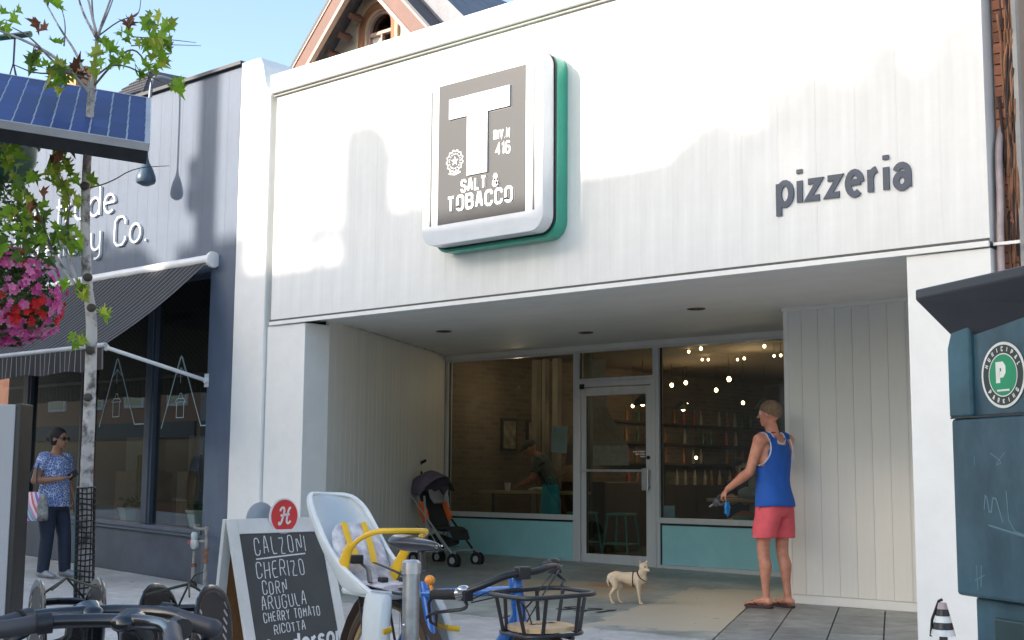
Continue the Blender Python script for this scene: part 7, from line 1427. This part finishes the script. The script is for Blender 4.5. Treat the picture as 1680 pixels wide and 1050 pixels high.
mb = MB(); mb.loft(chaikin(N_, 2, True), 0.009, 0.005, side=(0, 0, 1), seg=8, closed=True); mb.build('neck_binding', TRIM, top)
# shorts
CORAL = mat('coral_cotton', (0.80, 0.12, 0.15), 0.8, var=0.12, scale=5, bump=0.6, bscale=10)
mb = MB(); torso_loft(mb, [(0.0, 0.99, 0.168, 0.125), (0.0, 0.92, 0.178, 0.135), (0, 0.84, 0.180, 0.14), (0, 0.79, 0.165, 0.13)])
for sy, kn in ((1, Z((0.03, 0.105, 0.60))), (-1, Z((0.005, -0.105, 0.60)))):
    mb.loft([(0, sy * 0.085, 0.90), (0.005, sy * 0.092, 0.78), kn + Z((0, 0, 0.08)), kn], [0.100, 0.104, 0.106, 0.110], [0.125, 0.128, 0.118, 0.112], side=(0, 1, 0), seg=18)
sh_ = mb.build('shorts', CORAL, man, remesh=0.009, smooth_it=3)
mb = MB(); torso_loft(mb, [(0.0, 0.965, 0.178, 0.135), (0.0, 0.995, 0.177, 0.134)], 24); mb.build('waistband', CORAL, sh_)
for sy in (-1, 1): MB().tube([(-0.06 * 1, sy * 0.176, 0.95), (0.02, sy * 0.192, 0.85)], 0.003, 5).build('pocket_seam', mat('coral_seam', (0.55, 0.04, 0.05), 0.8), sh_)
# flip flops
FFM = mat('brown_rubber_sandal', (0.07, 0.03, 0.03), 0.6)
for sy, an in ((1, Z((0.035, 0.095, 0.085))), (-1, Z((-0.05, -0.10, 0.085)))):
    d = Z((1, 0.12 * sy, 0)).normalized(); s0 = an + d * 0.08; e_ = Z((-d.y, d.x, 0)); prof = [(-0.145, 0.02), (-0.13, 0.036), (-0.05, 0.036), (0.03, 0.045), (0.09, 0.050), (0.13, 0.04), (0.145, 0.018)]
    P = [(s0 + d * a + e_ * b_) for a, b_ in prof] + [(s0 + d * a - e_ * b_) for a, b_ in prof[::-1]]
    mb = MB(); mb.prism([(p.x, p.y) for p in P], -0.017, 0.004); fo = mb.build('flip_flop', FFM, man, bevel=0.004)
    tp_ = s0 + d * 0.085; tp_.z = 0.012; mb = MB()
    for q in (-1, 1): mb.tube(chaikin([tp_, tp_ + Z((0, 0, 0.022)), s0 + e_ * 0.030 * q + d * 0.045 + Z((0, 0, 0.045 - 0.085)), s0 + e_ * 0.043 * q - d * 0.01 + Z((0, 0, -0.079))], 2), 0.006, 6)
    mb.build('thong_strap', FFM, fo)
mb = MB(); mb.loft(chaikin([(-0.052, 0.0, 1.535), (-0.035, 0.052, 1.55), (0.02, 0.072, 1.53), (0.075, 0.055, 1.44), (0.115, 0.0, 1.38), (0.075, -0.055, 1.44), (0.02, -0.072, 1.53), (-0.035, -0.052, 1.55)], 2, True), 0.007, 0.003, side=(0, 0, 1), seg=6, closed=True); mb.build('lanyard', mat('dark_red_ribbon', (0.25, 0.01, 0.03), 0.7), man)
# leash handle in the left hand
Mman = Matrix.Translation(man.location) @ Matrix.Rotation(R(168), 4, 'Z'); lhp = Mman @ (Lwr + Z((0.055, 0.0, -0.085)))
lh = thing('leash_handle', lhp, 'dark retractable leash handle with blue bag roll held in the left hand of the man', 'leash', R(168))
mb = MB(); mb.loft(chaikin([(-0.02, 0, 0.03), (0.04, 0, 0.035), (0.075, 0, 0.0), (0.06, 0, -0.05), (0.0, 0, -0.055), (-0.035, 0, -0.01)], 2, True), 0.010, 0.012, side=(0, 1, 0), seg=8, closed=True); mb.ball((0.085, 0, -0.035), (0.045, 0.018, 0.04)); mb.build('casing', mat('leash_plastic', (0.05, 0.055, 0.065), 0.4), lh)
MB().tube([(0.12, 0, -0.05), (0.165, 0.005, -0.075)], 0.008, 8).build('nozzle', CHROME, lh)
mb = MB()
for k in range(5): mb.loft([(-0.035 - 0.007 * k, 0.01 * math.sin(k), -0.03), (-0.045 - 0.006 * k, 0.02 * math.sin(k * 2), -0.075), (-0.035 - 0.012 * (k % 3), 0.015 * math.cos(k), -0.13 - 0.008 * k)], [0.012, 0.019, 0.010], [0.005, 0.006, 0.004], seg=8)
mb.build('bag_roll', mat('blue_poly_bag', (0.01, 0.20, 0.50), 0.45), lh)

# ------------------------------------------------------------------ woman by the tree
wx_, wy_ = -12.82, 7.38; wgz = gz(wx_, wy_)
wo = thing('person', (wx_, wy_, wgz), 'woman in blue patterned top, dark jeans and sunglasses standing behind the young tree', 'person', math.atan2(CR.y - 0.45 * CF.y, CR.x - 0.45 * CF.x))
wo.scale = (0.99, 0.99, 0.93)
S_ = SKIN2; Lsh, Rsh = Z((0.0, 0.17, 1.36)), Z((0.0, -0.17, 1.36)); Lel, Rel = Z((-0.03, 0.24, 1.08)), Z((-0.05, -0.235, 1.09)); Lwr, Rwr = Z((0.05, 0.27, 0.84)), Z((0.215, -0.11, 1.12))
mb = MB(); torso_loft(mb, [(0.0, 0.80, 0.17, 0.13), (0.0, 0.92, 0.17, 0.13), (0.01, 1.05, 0.155, 0.12), (0.02, 1.2, 0.155, 0.125), (0.01, 1.30, 0.16, 0.11), (0.0, 1.37, 0.12, 0.085), (0.005, 1.41, 0.07, 0.06)]); limb(mb, [(0, 0, 1.38), (0.012, 0, 1.44), (0.025, 0, 1.49)], [0.056, 0.050, 0.05])
for sh, el, wr in ((Lsh, Lel, Lwr), (Rsh, Rel, Rwr)): limb(mb, [sh, sh.lerp(el, 0.5), el], [0.058, 0.052, 0.043]); limb(mb, [el, el.lerp(wr, 0.35), wr], [0.043, 0.042, 0.025])
Tw, mw3 = head(mb, (0.04, 0, 1.575), (0.98, 0.10, -0.12), (0, 0, 1), 0.97); hand(mb, Lwr, (0.15, 0.02, -1), (0.3, -0.9, 0), 0.5, 0.92, 1); hand(mb, Rwr, (0.80, 0.45, 0.15), (-0.2, 0.1, 1), 0.9, 0.92, -1)
wb = mb.build('body', S_, wo, remesh=0.008, smooth_it=4); face_bits(Tw, mw3, wb, 0.97)
BH = mat('black_hair', (0.008, 0.007, 0.007), 0.8, var=0.3, bump=0.3, bscale=60)
mb = MB(); mb.ball(Tw(-0.028, 0, 0.035), (0.103, 0.086, 0.098), 18, 12, mw3); mb.ball(Tw(-0.12, 0, -0.005), (0.05, 0.05, 0.05)); mb.ball(Tw(-0.03, 0, -0.02), (0.075, 0.080, 0.08), 14, 10, mw3); mb.build('hair', BH, wo, remesh=0.012)
mb = MB()
for sy in (-1, 1): mb.ball(Tw(0.092, sy * 0.033, 0.008), (0.012, 0.031, 0.022), 12, 8, mw3); mb.tube([Tw(0.085, sy * 0.062, 0.015), Tw(-0.01, sy * 0.083, 0.010)], 0.004, 5)
mb.tube([Tw(0.103, -0.012, 0.012), Tw(0.103, 0.012, 0.012)], 0.004, 5); mb.build('sunglasses', BLACKG, wo)
# patterned blouse
bm_ = mat('blue_white_floral_print', (0.12, 0.18, 0.38), 0.8); n = bm_.node_tree; b = n.nodes['Principled BSDF']; tc = [q for q in n.nodes if q.type == 'TEX_COORD'][0]
vo = n.nodes.new('ShaderNodeTexVoronoi'); vo.inputs['Scale'].default_value = 34; vo.feature = 'DISTANCE_TO_EDGE'; n.links.new(tc.outputs['Object'], vo.inputs[0]); nz = n.nodes.new('ShaderNodeTexNoise'); nz.inputs['Scale'].default_value = 22; n.links.new(tc.outputs['Object'], nz.inputs[0])
ad = n.nodes.new('ShaderNodeMath'); ad.operation = 'MULTIPLY_ADD'; ad.inputs[1].default_value = 0.25; n.links.new(nz.outputs[0], ad.inputs[0]); n.links.new(vo.outputs[0], ad.inputs[2])
cr = n.nodes.new('ShaderNodeValToRGB'); e = cr.color_ramp.elements; e[0].position = 0.17; e[0].color = (0.50, 0.56, 0.68, 1); e[1].position = 0.22; e[1].color = (0.035, 0.07, 0.25, 1); q = e.new(0.36); q.color = (0.10, 0.16, 0.40, 1); n.links.new(ad.outputs[0], cr.inputs[0]); n.links.new(cr.outputs[0], b.inputs['Base Color'])
mb = MB(); torso_loft(mb, [(0.0, 0.80, 0.195, 0.155), (0.0, 0.92, 0.19, 0.150), (0.01, 1.05, 0.172, 0.138), (0.02, 1.2, 0.172, 0.145), (0.01, 1.30, 0.172, 0.125), (0.0, 1.365, 0.135, 0.098), (0.0, 1.385, 0.10, 0.08)])
for sh, el in ((Lsh, Lel), (Rsh, Rel)): mb.loft([sh + Z((0, -sh.y * 0.3, 0.0)), sh, sh.lerp(el, 0.35), sh.lerp(el, 0.52)], [0.07, 0.072, 0.068, 0.072], seg=14)
mb.build('blouse', bm_, wo, remesh=0.009, smooth_it=4)
DEN = mat('dark_denim', (0.018, 0.028, 0.055), 0.8, var=0.3, scale=5, bump=0.5, bscale=12)
mb = MB(); torso_loft(mb, [(0.0, 0.97, 0.168, 0.135), (0.0, 0.85, 0.19, 0.145), (0, 0.76, 0.175, 0.14)])
for sy, kn, an in ((1, Z((0.08, 0.10, 0.46)), Z((0.10, 0.11, 0.06))), (-1, Z((0.03, -0.10, 0.46)), Z((-0.01, -0.10, 0.06)))): mb.loft([(0, sy * 0.09, 0.82), Z((0.0, sy * 0.095, 0.82)).lerp(kn, 0.5), kn, kn.lerp(an, 0.4), an], [0.098, 0.09, 0.072, 0.070, 0.062], seg=16)
mb.build('jeans', DEN, wo, remesh=0.009, smooth_it=3)
for sy, an in ((1, Z((0.10, 0.11, 0.06))), (-1, Z((-0.01, -0.10, 0.06)))):
    mb = MB(); mb.loft([an + Z((-0.05, 0, -0.015)), an + Z((0.02, 0, -0.005)), an + Z((0.11, 0.01 * sy, -0.025)), an + Z((0.17, 0.012 * sy, -0.035))], [0.036, 0.042, 0.046, 0.036], [0.042, 0.048, 0.032, 0.02], side=(0, 1, 0), seg=12, rnd=True); mb.build('shoe', mat('grey_trainer', (0.3, 0.31, 0.33), 0.7), wo, remesh=0.008)
MB().loft(chaikin([(-0.03, 0.05, 1.42), (0.08, 0.035, 1.34), (0.135, 0.0, 1.20), (0.08, -0.035, 1.34), (-0.03, -0.05, 1.42)], 2), 0.006, 0.002, side=(0, 1, 0), seg=6).build('lanyard', mat('pale_pink_cord', (0.6, 0.4, 0.4), 0.7), wo)
Mw = Matrix.Translation(wo.location) @ Matrix.Rotation(wo.rotation_euler.z, 4, 'Z')
php = Mw @ Z((0.315, -0.065, 1.165 * 0.93)); ph = MB().bbox((0, 0, 0), (0.075, 0.009, 0.14), Matrix.Rotation(R(60), 3, 'Y')).build('mobile_phone', BLACKG, None, loc=php, rot=(0, 0, wo.rotation_euler.z), bevel=0.003); tag(ph, 'black mobile phone in the right hand of the woman behind the tree', 'phone')
bgp = Mw @ Z((-0.02, -0.31, 0.0)); bgp.z += 0.60
stm = mat('striped_pastel_bag', (0.5, 0.3, 0.5), 0.6); n = stm.node_tree; b = n.nodes['Principled BSDF']; tc = [q for q in n.nodes if q.type == 'TEX_COORD'][0]
mp = n.nodes.new('ShaderNodeMapping'); mp.inputs['Rotation'].default_value = (0, R(28), 0); n.links.new(tc.outputs['Object'], mp.inputs[0]); sx = n.nodes.new('ShaderNodeSeparateXYZ'); n.links.new(mp.outputs[0], sx.inputs[0]); mm = n.nodes.new('ShaderNodeMath'); mm.operation = 'MULTIPLY'; mm.inputs[1].default_value = 6.5; n.links.new(sx.outputs[0], mm.inputs[0]); fx_ = n.nodes.new('ShaderNodeMath'); fx_.operation = 'FRACT'; n.links.new(mm.outputs[0], fx_.inputs[0])
cr = n.nodes.new('ShaderNodeValToRGB'); cr.color_ramp.interpolation = 'CONSTANT'; e = cr.color_ramp.elements; e[0].color = (0.55, 0.13, 0.14, 1); e[1].position = 0.15; e[1].color = (0.6, 0.5, 0.55, 1)
for p, c in ((0.3, (0.28, 0.12, 0.42)), (0.45, (0.6, 0.55, 0.6)), (0.55, (0.15, 0.45, 0.42)), (0.7, (0.55, 0.25, 0.45)), (0.85, (0.7, 0.6, 0.6))): q = e.new(p); q.color = (*c, 1)
n.links.new(fx_.outputs[0], cr.inputs[0]); n.links.new(cr.outputs[0], b.inputs['Base Color'])
hbg = thing('tote_bag', bgp, 'pastel striped shoulder bag hanging at the side of the woman behind the tree', 'bag', wo.rotation_euler.z)
mb = MB(); mb.loft([(0, 0, 0.0), (0, 0, 0.03), (0.0, 0, 0.18), (0, 0, 0.30)], [0.15, 0.17, 0.16, 0.12], [0.06, 0.075, 0.065, 0.025], side=(1, 0, 0), seg=16); mb.build('bag_body', stm, hbg)
MB().loft(chaikin([(-0.09, 0, 0.29), (-0.03, 0.02, 0.50), (0.0, 0.13, 0.74), (0.04, 0.02, 0.50), (0.09, 0, 0.29)], 2), 0.012, 0.004, side=(1, 0, 0), seg=6).build('strap', SBK, hbg)
hb2 = thing('handbag', Mw @ Z((0.10, -0.30, 0.60)), 'small dark handbag with pale swirls in front of the striped shoulder bag', 'bag', wo.rotation_euler.z)
mb = MB(); mb.loft([(0, 0, 0.0), (0, 0, 0.02), (0.0, 0, 0.15), (0, 0, 0.27)], [0.10, 0.12, 0.11, 0.08], [0.04, 0.05, 0.05, 0.02], side=(1, 0, 0), seg=14); mb.build('bag_body', mat('black_swirl_cloth', (0.02, 0.02, 0.02), 0.6, col2=(0.35, 0.35, 0.33), scale=16, var=0.5), hb2)

# ------------------------------------------------------------------ man in cap behind the left window
cx_, cy_ = -11.85, 14.65
cm = thing('person', (cx_, cy_, -0.01), 'man in dark grey shirt and cap leaning over the counter behind the left window', 'person', R(205))
GS = mat('charcoal_work_shirt', (0.10, 0.115, 0.125), 0.85, var=0.2)
mb = MB(); Lsh, Rsh = Z((0.16, 0.18, 1.36)), Z((0.16, -0.18, 1.36)); Lel, Rel = Z((0.22, 0.25, 1.10)), Z((0.24, -0.25, 1.12)); Lwr, Rwr = Z((0.44, 0.16, 1.0)), Z((0.46, -0.14, 1.02))
Tc, mc3 = head(mb, (0.32, 0, 1.535), (0.85, 0, -0.52), (0, 0, 1)); limb(mb, [(0.16, 0, 1.40), (0.24, 0, 1.45)], [0.06, 0.055])
for sh, el, wr in ((Lsh, Lel, Lwr), (Rsh, Rel, Rwr)): limb(mb, [sh, el], [0.055, 0.045]); limb(mb, [el, el.lerp(wr, 0.35), wr], [0.045, 0.044, 0.028]); hand(mb, wr, (0.85, -sh.y, -0.3), (0, 0, -1), 0.5, 1.0, 1 if sh.y > 0 else -1)
mb.loft([(0.14, 0, 1.36), (0.06, 0, 1.15)], 0.12, 0.1, side=(0, 1, 0), seg=12); cbd = mb.build('body', SKIN, cm, remesh=0.009); face_bits(Tc, mc3, cbd)
mb = MB(); mb.loft([(-0.02, 0, 0.88), (0.0, 0, 1.0), (0.06, 0, 1.16), (0.13, 0, 1.32), (0.17, 0, 1.40), (0.19, 0, 1.43)], [0.17, 0.175, 0.18, 0.20, 0.15, 0.08], [0.13, 0.13, 0.13, 0.125, 0.10, 0.06], side=(0, 1, 0), seg=18)
for sh, el in ((Lsh, Lel), (Rsh, Rel)): mb.loft([sh + Z((0, -sh.y * 0.3, 0)), sh, el.lerp(sh, 0.3)], [0.07, 0.072, 0.064], seg=12)
mb.build('shirt', GS, cm, remesh=0.010); mb = MB(); torso_loft(mb, [(-0.02, 0.95, 0.17, 0.13), (-0.02, 0.82, 0.175, 0.14)])
for sy in (-1, 1): mb.loft([(-0.02, sy * 0.09, 0.85), (-0.01, sy * 0.10, 0.46), (-0.03, sy * 0.10, 0.06)], [0.10, 0.075, 0.06], seg=14)
mb.build('trousers', SBK, cm, remesh=0.012)
for sy in (-1, 1): MB().ball((0.04, sy * 0.10, 0.045), (0.13, 0.05, 0.045)).build('shoe', BLACKP, cm)
mb = MB(); mb.ball(Tc(-0.012, 0, 0.045), (0.108, 0.088, 0.082), 18, 10, mc3); mb.loft([Tc(0.06, 0, 0.055), Tc(0.12, 0, 0.045), Tc(0.17, 0, 0.030)], [0.078, 0.075, 0.05], 0.006, side=mc3 @ Z((0, 1, 0)), seg=12); mb.build('cap', mat('dark_grey_cap', (0.05, 0.06, 0.065), 0.8), cm, remesh=0.008)
# diners at the back
def diner(x, y, rz, shirt, lb, hc=BH, sk=SKIN):
    t = thing('person', (x, y, -0.01), lb, 'person', rz); mb = MB(); Lsh, Rsh = Z((0, 0.17, 1.06)), Z((0, -0.17, 1.06)); T_, m_ = head(mb, (0.05, 0, 1.28), (1, 0, -0.15), (0, 0, 1)); limb(mb, [(0, 0, 1.08), (0.03, 0, 1.18)], [0.055, 0.05])
    for s_, sh in ((1, Lsh), (-1, Rsh)): el = Z((0.10, s_ * 0.24, 0.80)); wr = Z((0.32, s_ * 0.12, 0.88)); limb(mb, [sh, el], [0.052, 0.042]); limb(mb, [el, wr], [0.042, 0.027]); hand(mb, wr, (0.9, -s_ * 0.3, 0), (0, 0, -1), 0.6, 1, s_)
    for s_ in (-1, 1): limb(mb, [(0, s_ * 0.09, 0.56), (0.42, s_ * 0.11, 0.54), (0.44, s_ * 0.11, 0.1)], [0.09, 0.06, 0.045]); limb(mb, [(0.42, s_ * 0.11, 0.05), (0.56, s_ * 0.11, 0.04)], [0.045, 0.04])
    mb.ball((0, 0, 0.62), (0.15, 0.17, 0.12)); bd_ = mb.build('body', sk, t, remesh=0.012); face_bits(T_, m_, bd_)
    mb = MB(); torso_loft(mb, [(0, 0.52, 0.18, 0.14), (0, 0.75, 0.165, 0.12), (0.0, 0.95, 0.185, 0.12), (0, 1.07, 0.14, 0.09), (0, 1.10, 0.07, 0.06)])
    for s_ in (-1, 1): mb.loft([(0, s_ * 0.13, 1.05), (0.0, s_ * 0.18, 1.05), (0.06, s_ * 0.22, 0.90)], [0.06, 0.068, 0.06], seg=12)
    mb.build('shirt', shirt, t, remesh=0.012); mb = MB(); mb.ball(T_(-0.022, 0, 0.035), (0.102, 0.084, 0.096), 16, 10, m_); mb.build('hair', hc, t)
    stool(x, y, 0.50, 'dark wooden stool under the ' + lb.split(' seen')[0].split(' behind')[0].split(' left')[0], rz, DKW)
    return t
diner(-9.9, 17.3, R(200), mat('dark_plum_shirt', (0.12, 0.05, 0.07), 0.8), 'seated diner in plum shirt seen through the glass door')
diner(-8.85, 15.35, R(230), mat('pale_grey_shirt', (0.42, 0.44, 0.45), 0.8), 'seated diner in pale grey shirt behind the right window counter')
diner(-9.5, 15.9, R(-10), mat('navy_shirt', (0.04, 0.06, 0.12), 0.8), 'seated diner in navy shirt left of the framed counter sign')

# ------------------------------------------------------------------ dog (local x forward, y left)
dx_, dy_ = -7.08, 9.88
dg = thing('dog', (dx_, dy_, gz(dx_, dy_) + 0.002), 'small cream chihuahua mix with dark harness standing in the entrance', 'dog', math.atan2(CR.y * 0.96 - CF.y * 0.28, CR.x * 0.96 - CF.x * 0.28))
FUR = mat('cream_fur', (0.66, 0.47, 0.28), 0.9, var=0.15, scale=16, col2=(0.76, 0.64, 0.48), bump=1.0, bscale=110)
mb = MB(); mb.loft([(-0.155, 0, 0.235), (-0.11, 0, 0.243), (-0.04, 0, 0.240), (0.04, 0, 0.228), (0.095, 0, 0.226), (0.135, 0, 0.236)], [0.040, 0.056, 0.049, 0.058, 0.062, 0.045], [0.045, 0.058, 0.046, 0.066, 0.070, 0.050], side=(0, 1, 0), seg=14, rnd=True)
mb.loft([(0.105, 0, 0.245), (0.135, -0.005, 0.285), (0.15, -0.015, 0.315)], [0.048, 0.040, 0.038], seg=12, rnd=True)
hf = Vector((0.80, -0.60, -0.08)).normalized(); hl = Vector((0, 0, 1)).cross(hf).normalized(); hu = hf.cross(hl); mh = Matrix((hf, hl, hu)).transposed(); hc_ = Vector((0.155, -0.02, 0.335)); H_ = lambda x, y, z: hc_ + mh @ Vector((x, y, z))
mb.ball(H_(0, 0, 0.008), (0.046, 0.045, 0.041), 14, 10, mh); mb.loft([H_(0.028, 0, -0.010), H_(0.055, 0, -0.016), H_(0.074, 0, -0.018)], [0.024, 0.016, 0.012], [0.02, 0.014, 0.010], side=hl, seg=10, rnd=True); mb.ball(H_(0.02, 0, -0.018), (0.03, 0.032, 0.022), 10, 8, mh)
for sy in (-1, 1):   # legs: straight slim fore legs, hocked hind legs
    mb.loft([(0.10, sy * 0.036, 0.215), (0.105, sy * 0.040, 0.15), (0.098 + 0.015 * (sy < 0), sy * 0.040, 0.075), (0.102 + 0.02 * (sy < 0), sy * 0.041, 0.02)], [0.030, 0.018, 0.0125, 0.0115], seg=10, rnd=True); mb.loft([(0.10 + 0.02 * (sy < 0), sy * 0.041, 0.012), (0.122 + 0.02 * (sy < 0), sy * 0.041, 0.010)], [0.014, 0.012], 0.009, side=(0, 1, 0), seg=10, rnd=True)
    o_ = -0.025 if sy < 0 else 0.035
    mb.loft([(-0.125, sy * 0.035, 0.215), (-0.095 + o_ * 0.4, sy * 0.042, 0.15), (-0.135 + o_, sy * 0.041, 0.085), (-0.128 + o_, sy * 0.040, 0.05), (-0.118 + o_, sy * 0.040, 0.02)], [0.042, 0.028, 0.0135, 0.0115, 0.0115], seg=10, rnd=True); mb.loft([(-0.118 + o_, sy * 0.04, 0.012), (-0.095 + o_, sy * 0.04, 0.010)], [0.013, 0.012], 0.009, side=(0, 1, 0), seg=10, rnd=True)
mb.loft([(-0.165, 0, 0.25), (-0.185, 0.0, 0.235), (-0.19, 0.005, 0.19), (-0.18, 0.005, 0.16)], [0.018, 0.015, 0.013, 0.008], seg=8, rnd=True)
for sy in (-1, 1): mb.loft([H_(-0.012, sy * 0.030, 0.030), H_(-0.018, sy * 0.040, 0.052), H_(-0.012, sy * 0.048, 0.060), H_(-0.0, sy * 0.056, 0.048)], [0.018, 0.016, 0.012, 0.006], [0.006, 0.005, 0.005, 0.004], side=hf, seg=8, rnd=True)
db = mb.build('body', FUR, dg, remesh=0.0048, smooth_it=3)
for sy in (-1, 1): MB().ball(H_(0.034, sy * 0.021, 0.010), 0.0078, 8, 6).build('eye', BLACKG, db)
MB().ball(H_(0.084, 0, -0.012), (0.008, 0.010, 0.008), 8, 6).build('nose', BLACKP, db)
HN = mat('dark_harness', (0.02, 0.018, 0.018), 0.7); mb = MB(); mb.loft(chaikin([(0.118, 0.055, 0.245), (0.162, 0.03, 0.212), (0.168, 0, 0.205), (0.162, -0.035, 0.212), (0.118, -0.06, 0.245), (0.095, -0.045, 0.292), (0.09, 0, 0.303), (0.095, 0.045, 0.292)], 2, True), 0.006, 0.003, side=(1, 0, 0), seg=6, closed=True)
mb.loft(chaikin([(0.055, 0.062, 0.22), (0.055, 0.045, 0.165), (0.055, 0, 0.152), (0.055, -0.045, 0.165), (0.055, -0.062, 0.22), (0.055, -0.045, 0.285), (0.055, 0, 0.3), (0.055, 0.045, 0.285)], 2, True), 0.006, 0.003, side=(1, 0, 0), seg=6, closed=True); mb.build('harness', HN, dg)
# ------------------------------------------------------------------ litter on the pavement
mb = MB()
for k in range(260):
    if random.random() < 0.5: x, y = random.uniform(-14, -9), random.uniform(4, 8.25)
    else: x, y = random.uniform(-9, -3), random.uniform(5, 13.0)
    z = gz(x, y) + 0.0045; s_ = random.uniform(0.003, 0.014); a = random.uniform(0, 6.28)
    mb.poly([(x + s_ * math.cos(a), y + s_ * math.sin(a), z), (x - s_ * 0.5 * math.sin(a), y + s_ * 0.6 * math.cos(a), z + 0.002), (x - s_ * math.cos(a), y - s_ * math.sin(a), z), (x + s_ * 0.5 * math.sin(a), y - s_ * 0.6 * math.cos(a), z + 0.003)])
tag(mb.build('litter', mat('dry_litter', (0.13, 0.10, 0.07), 0.9), None), kind='stuff')
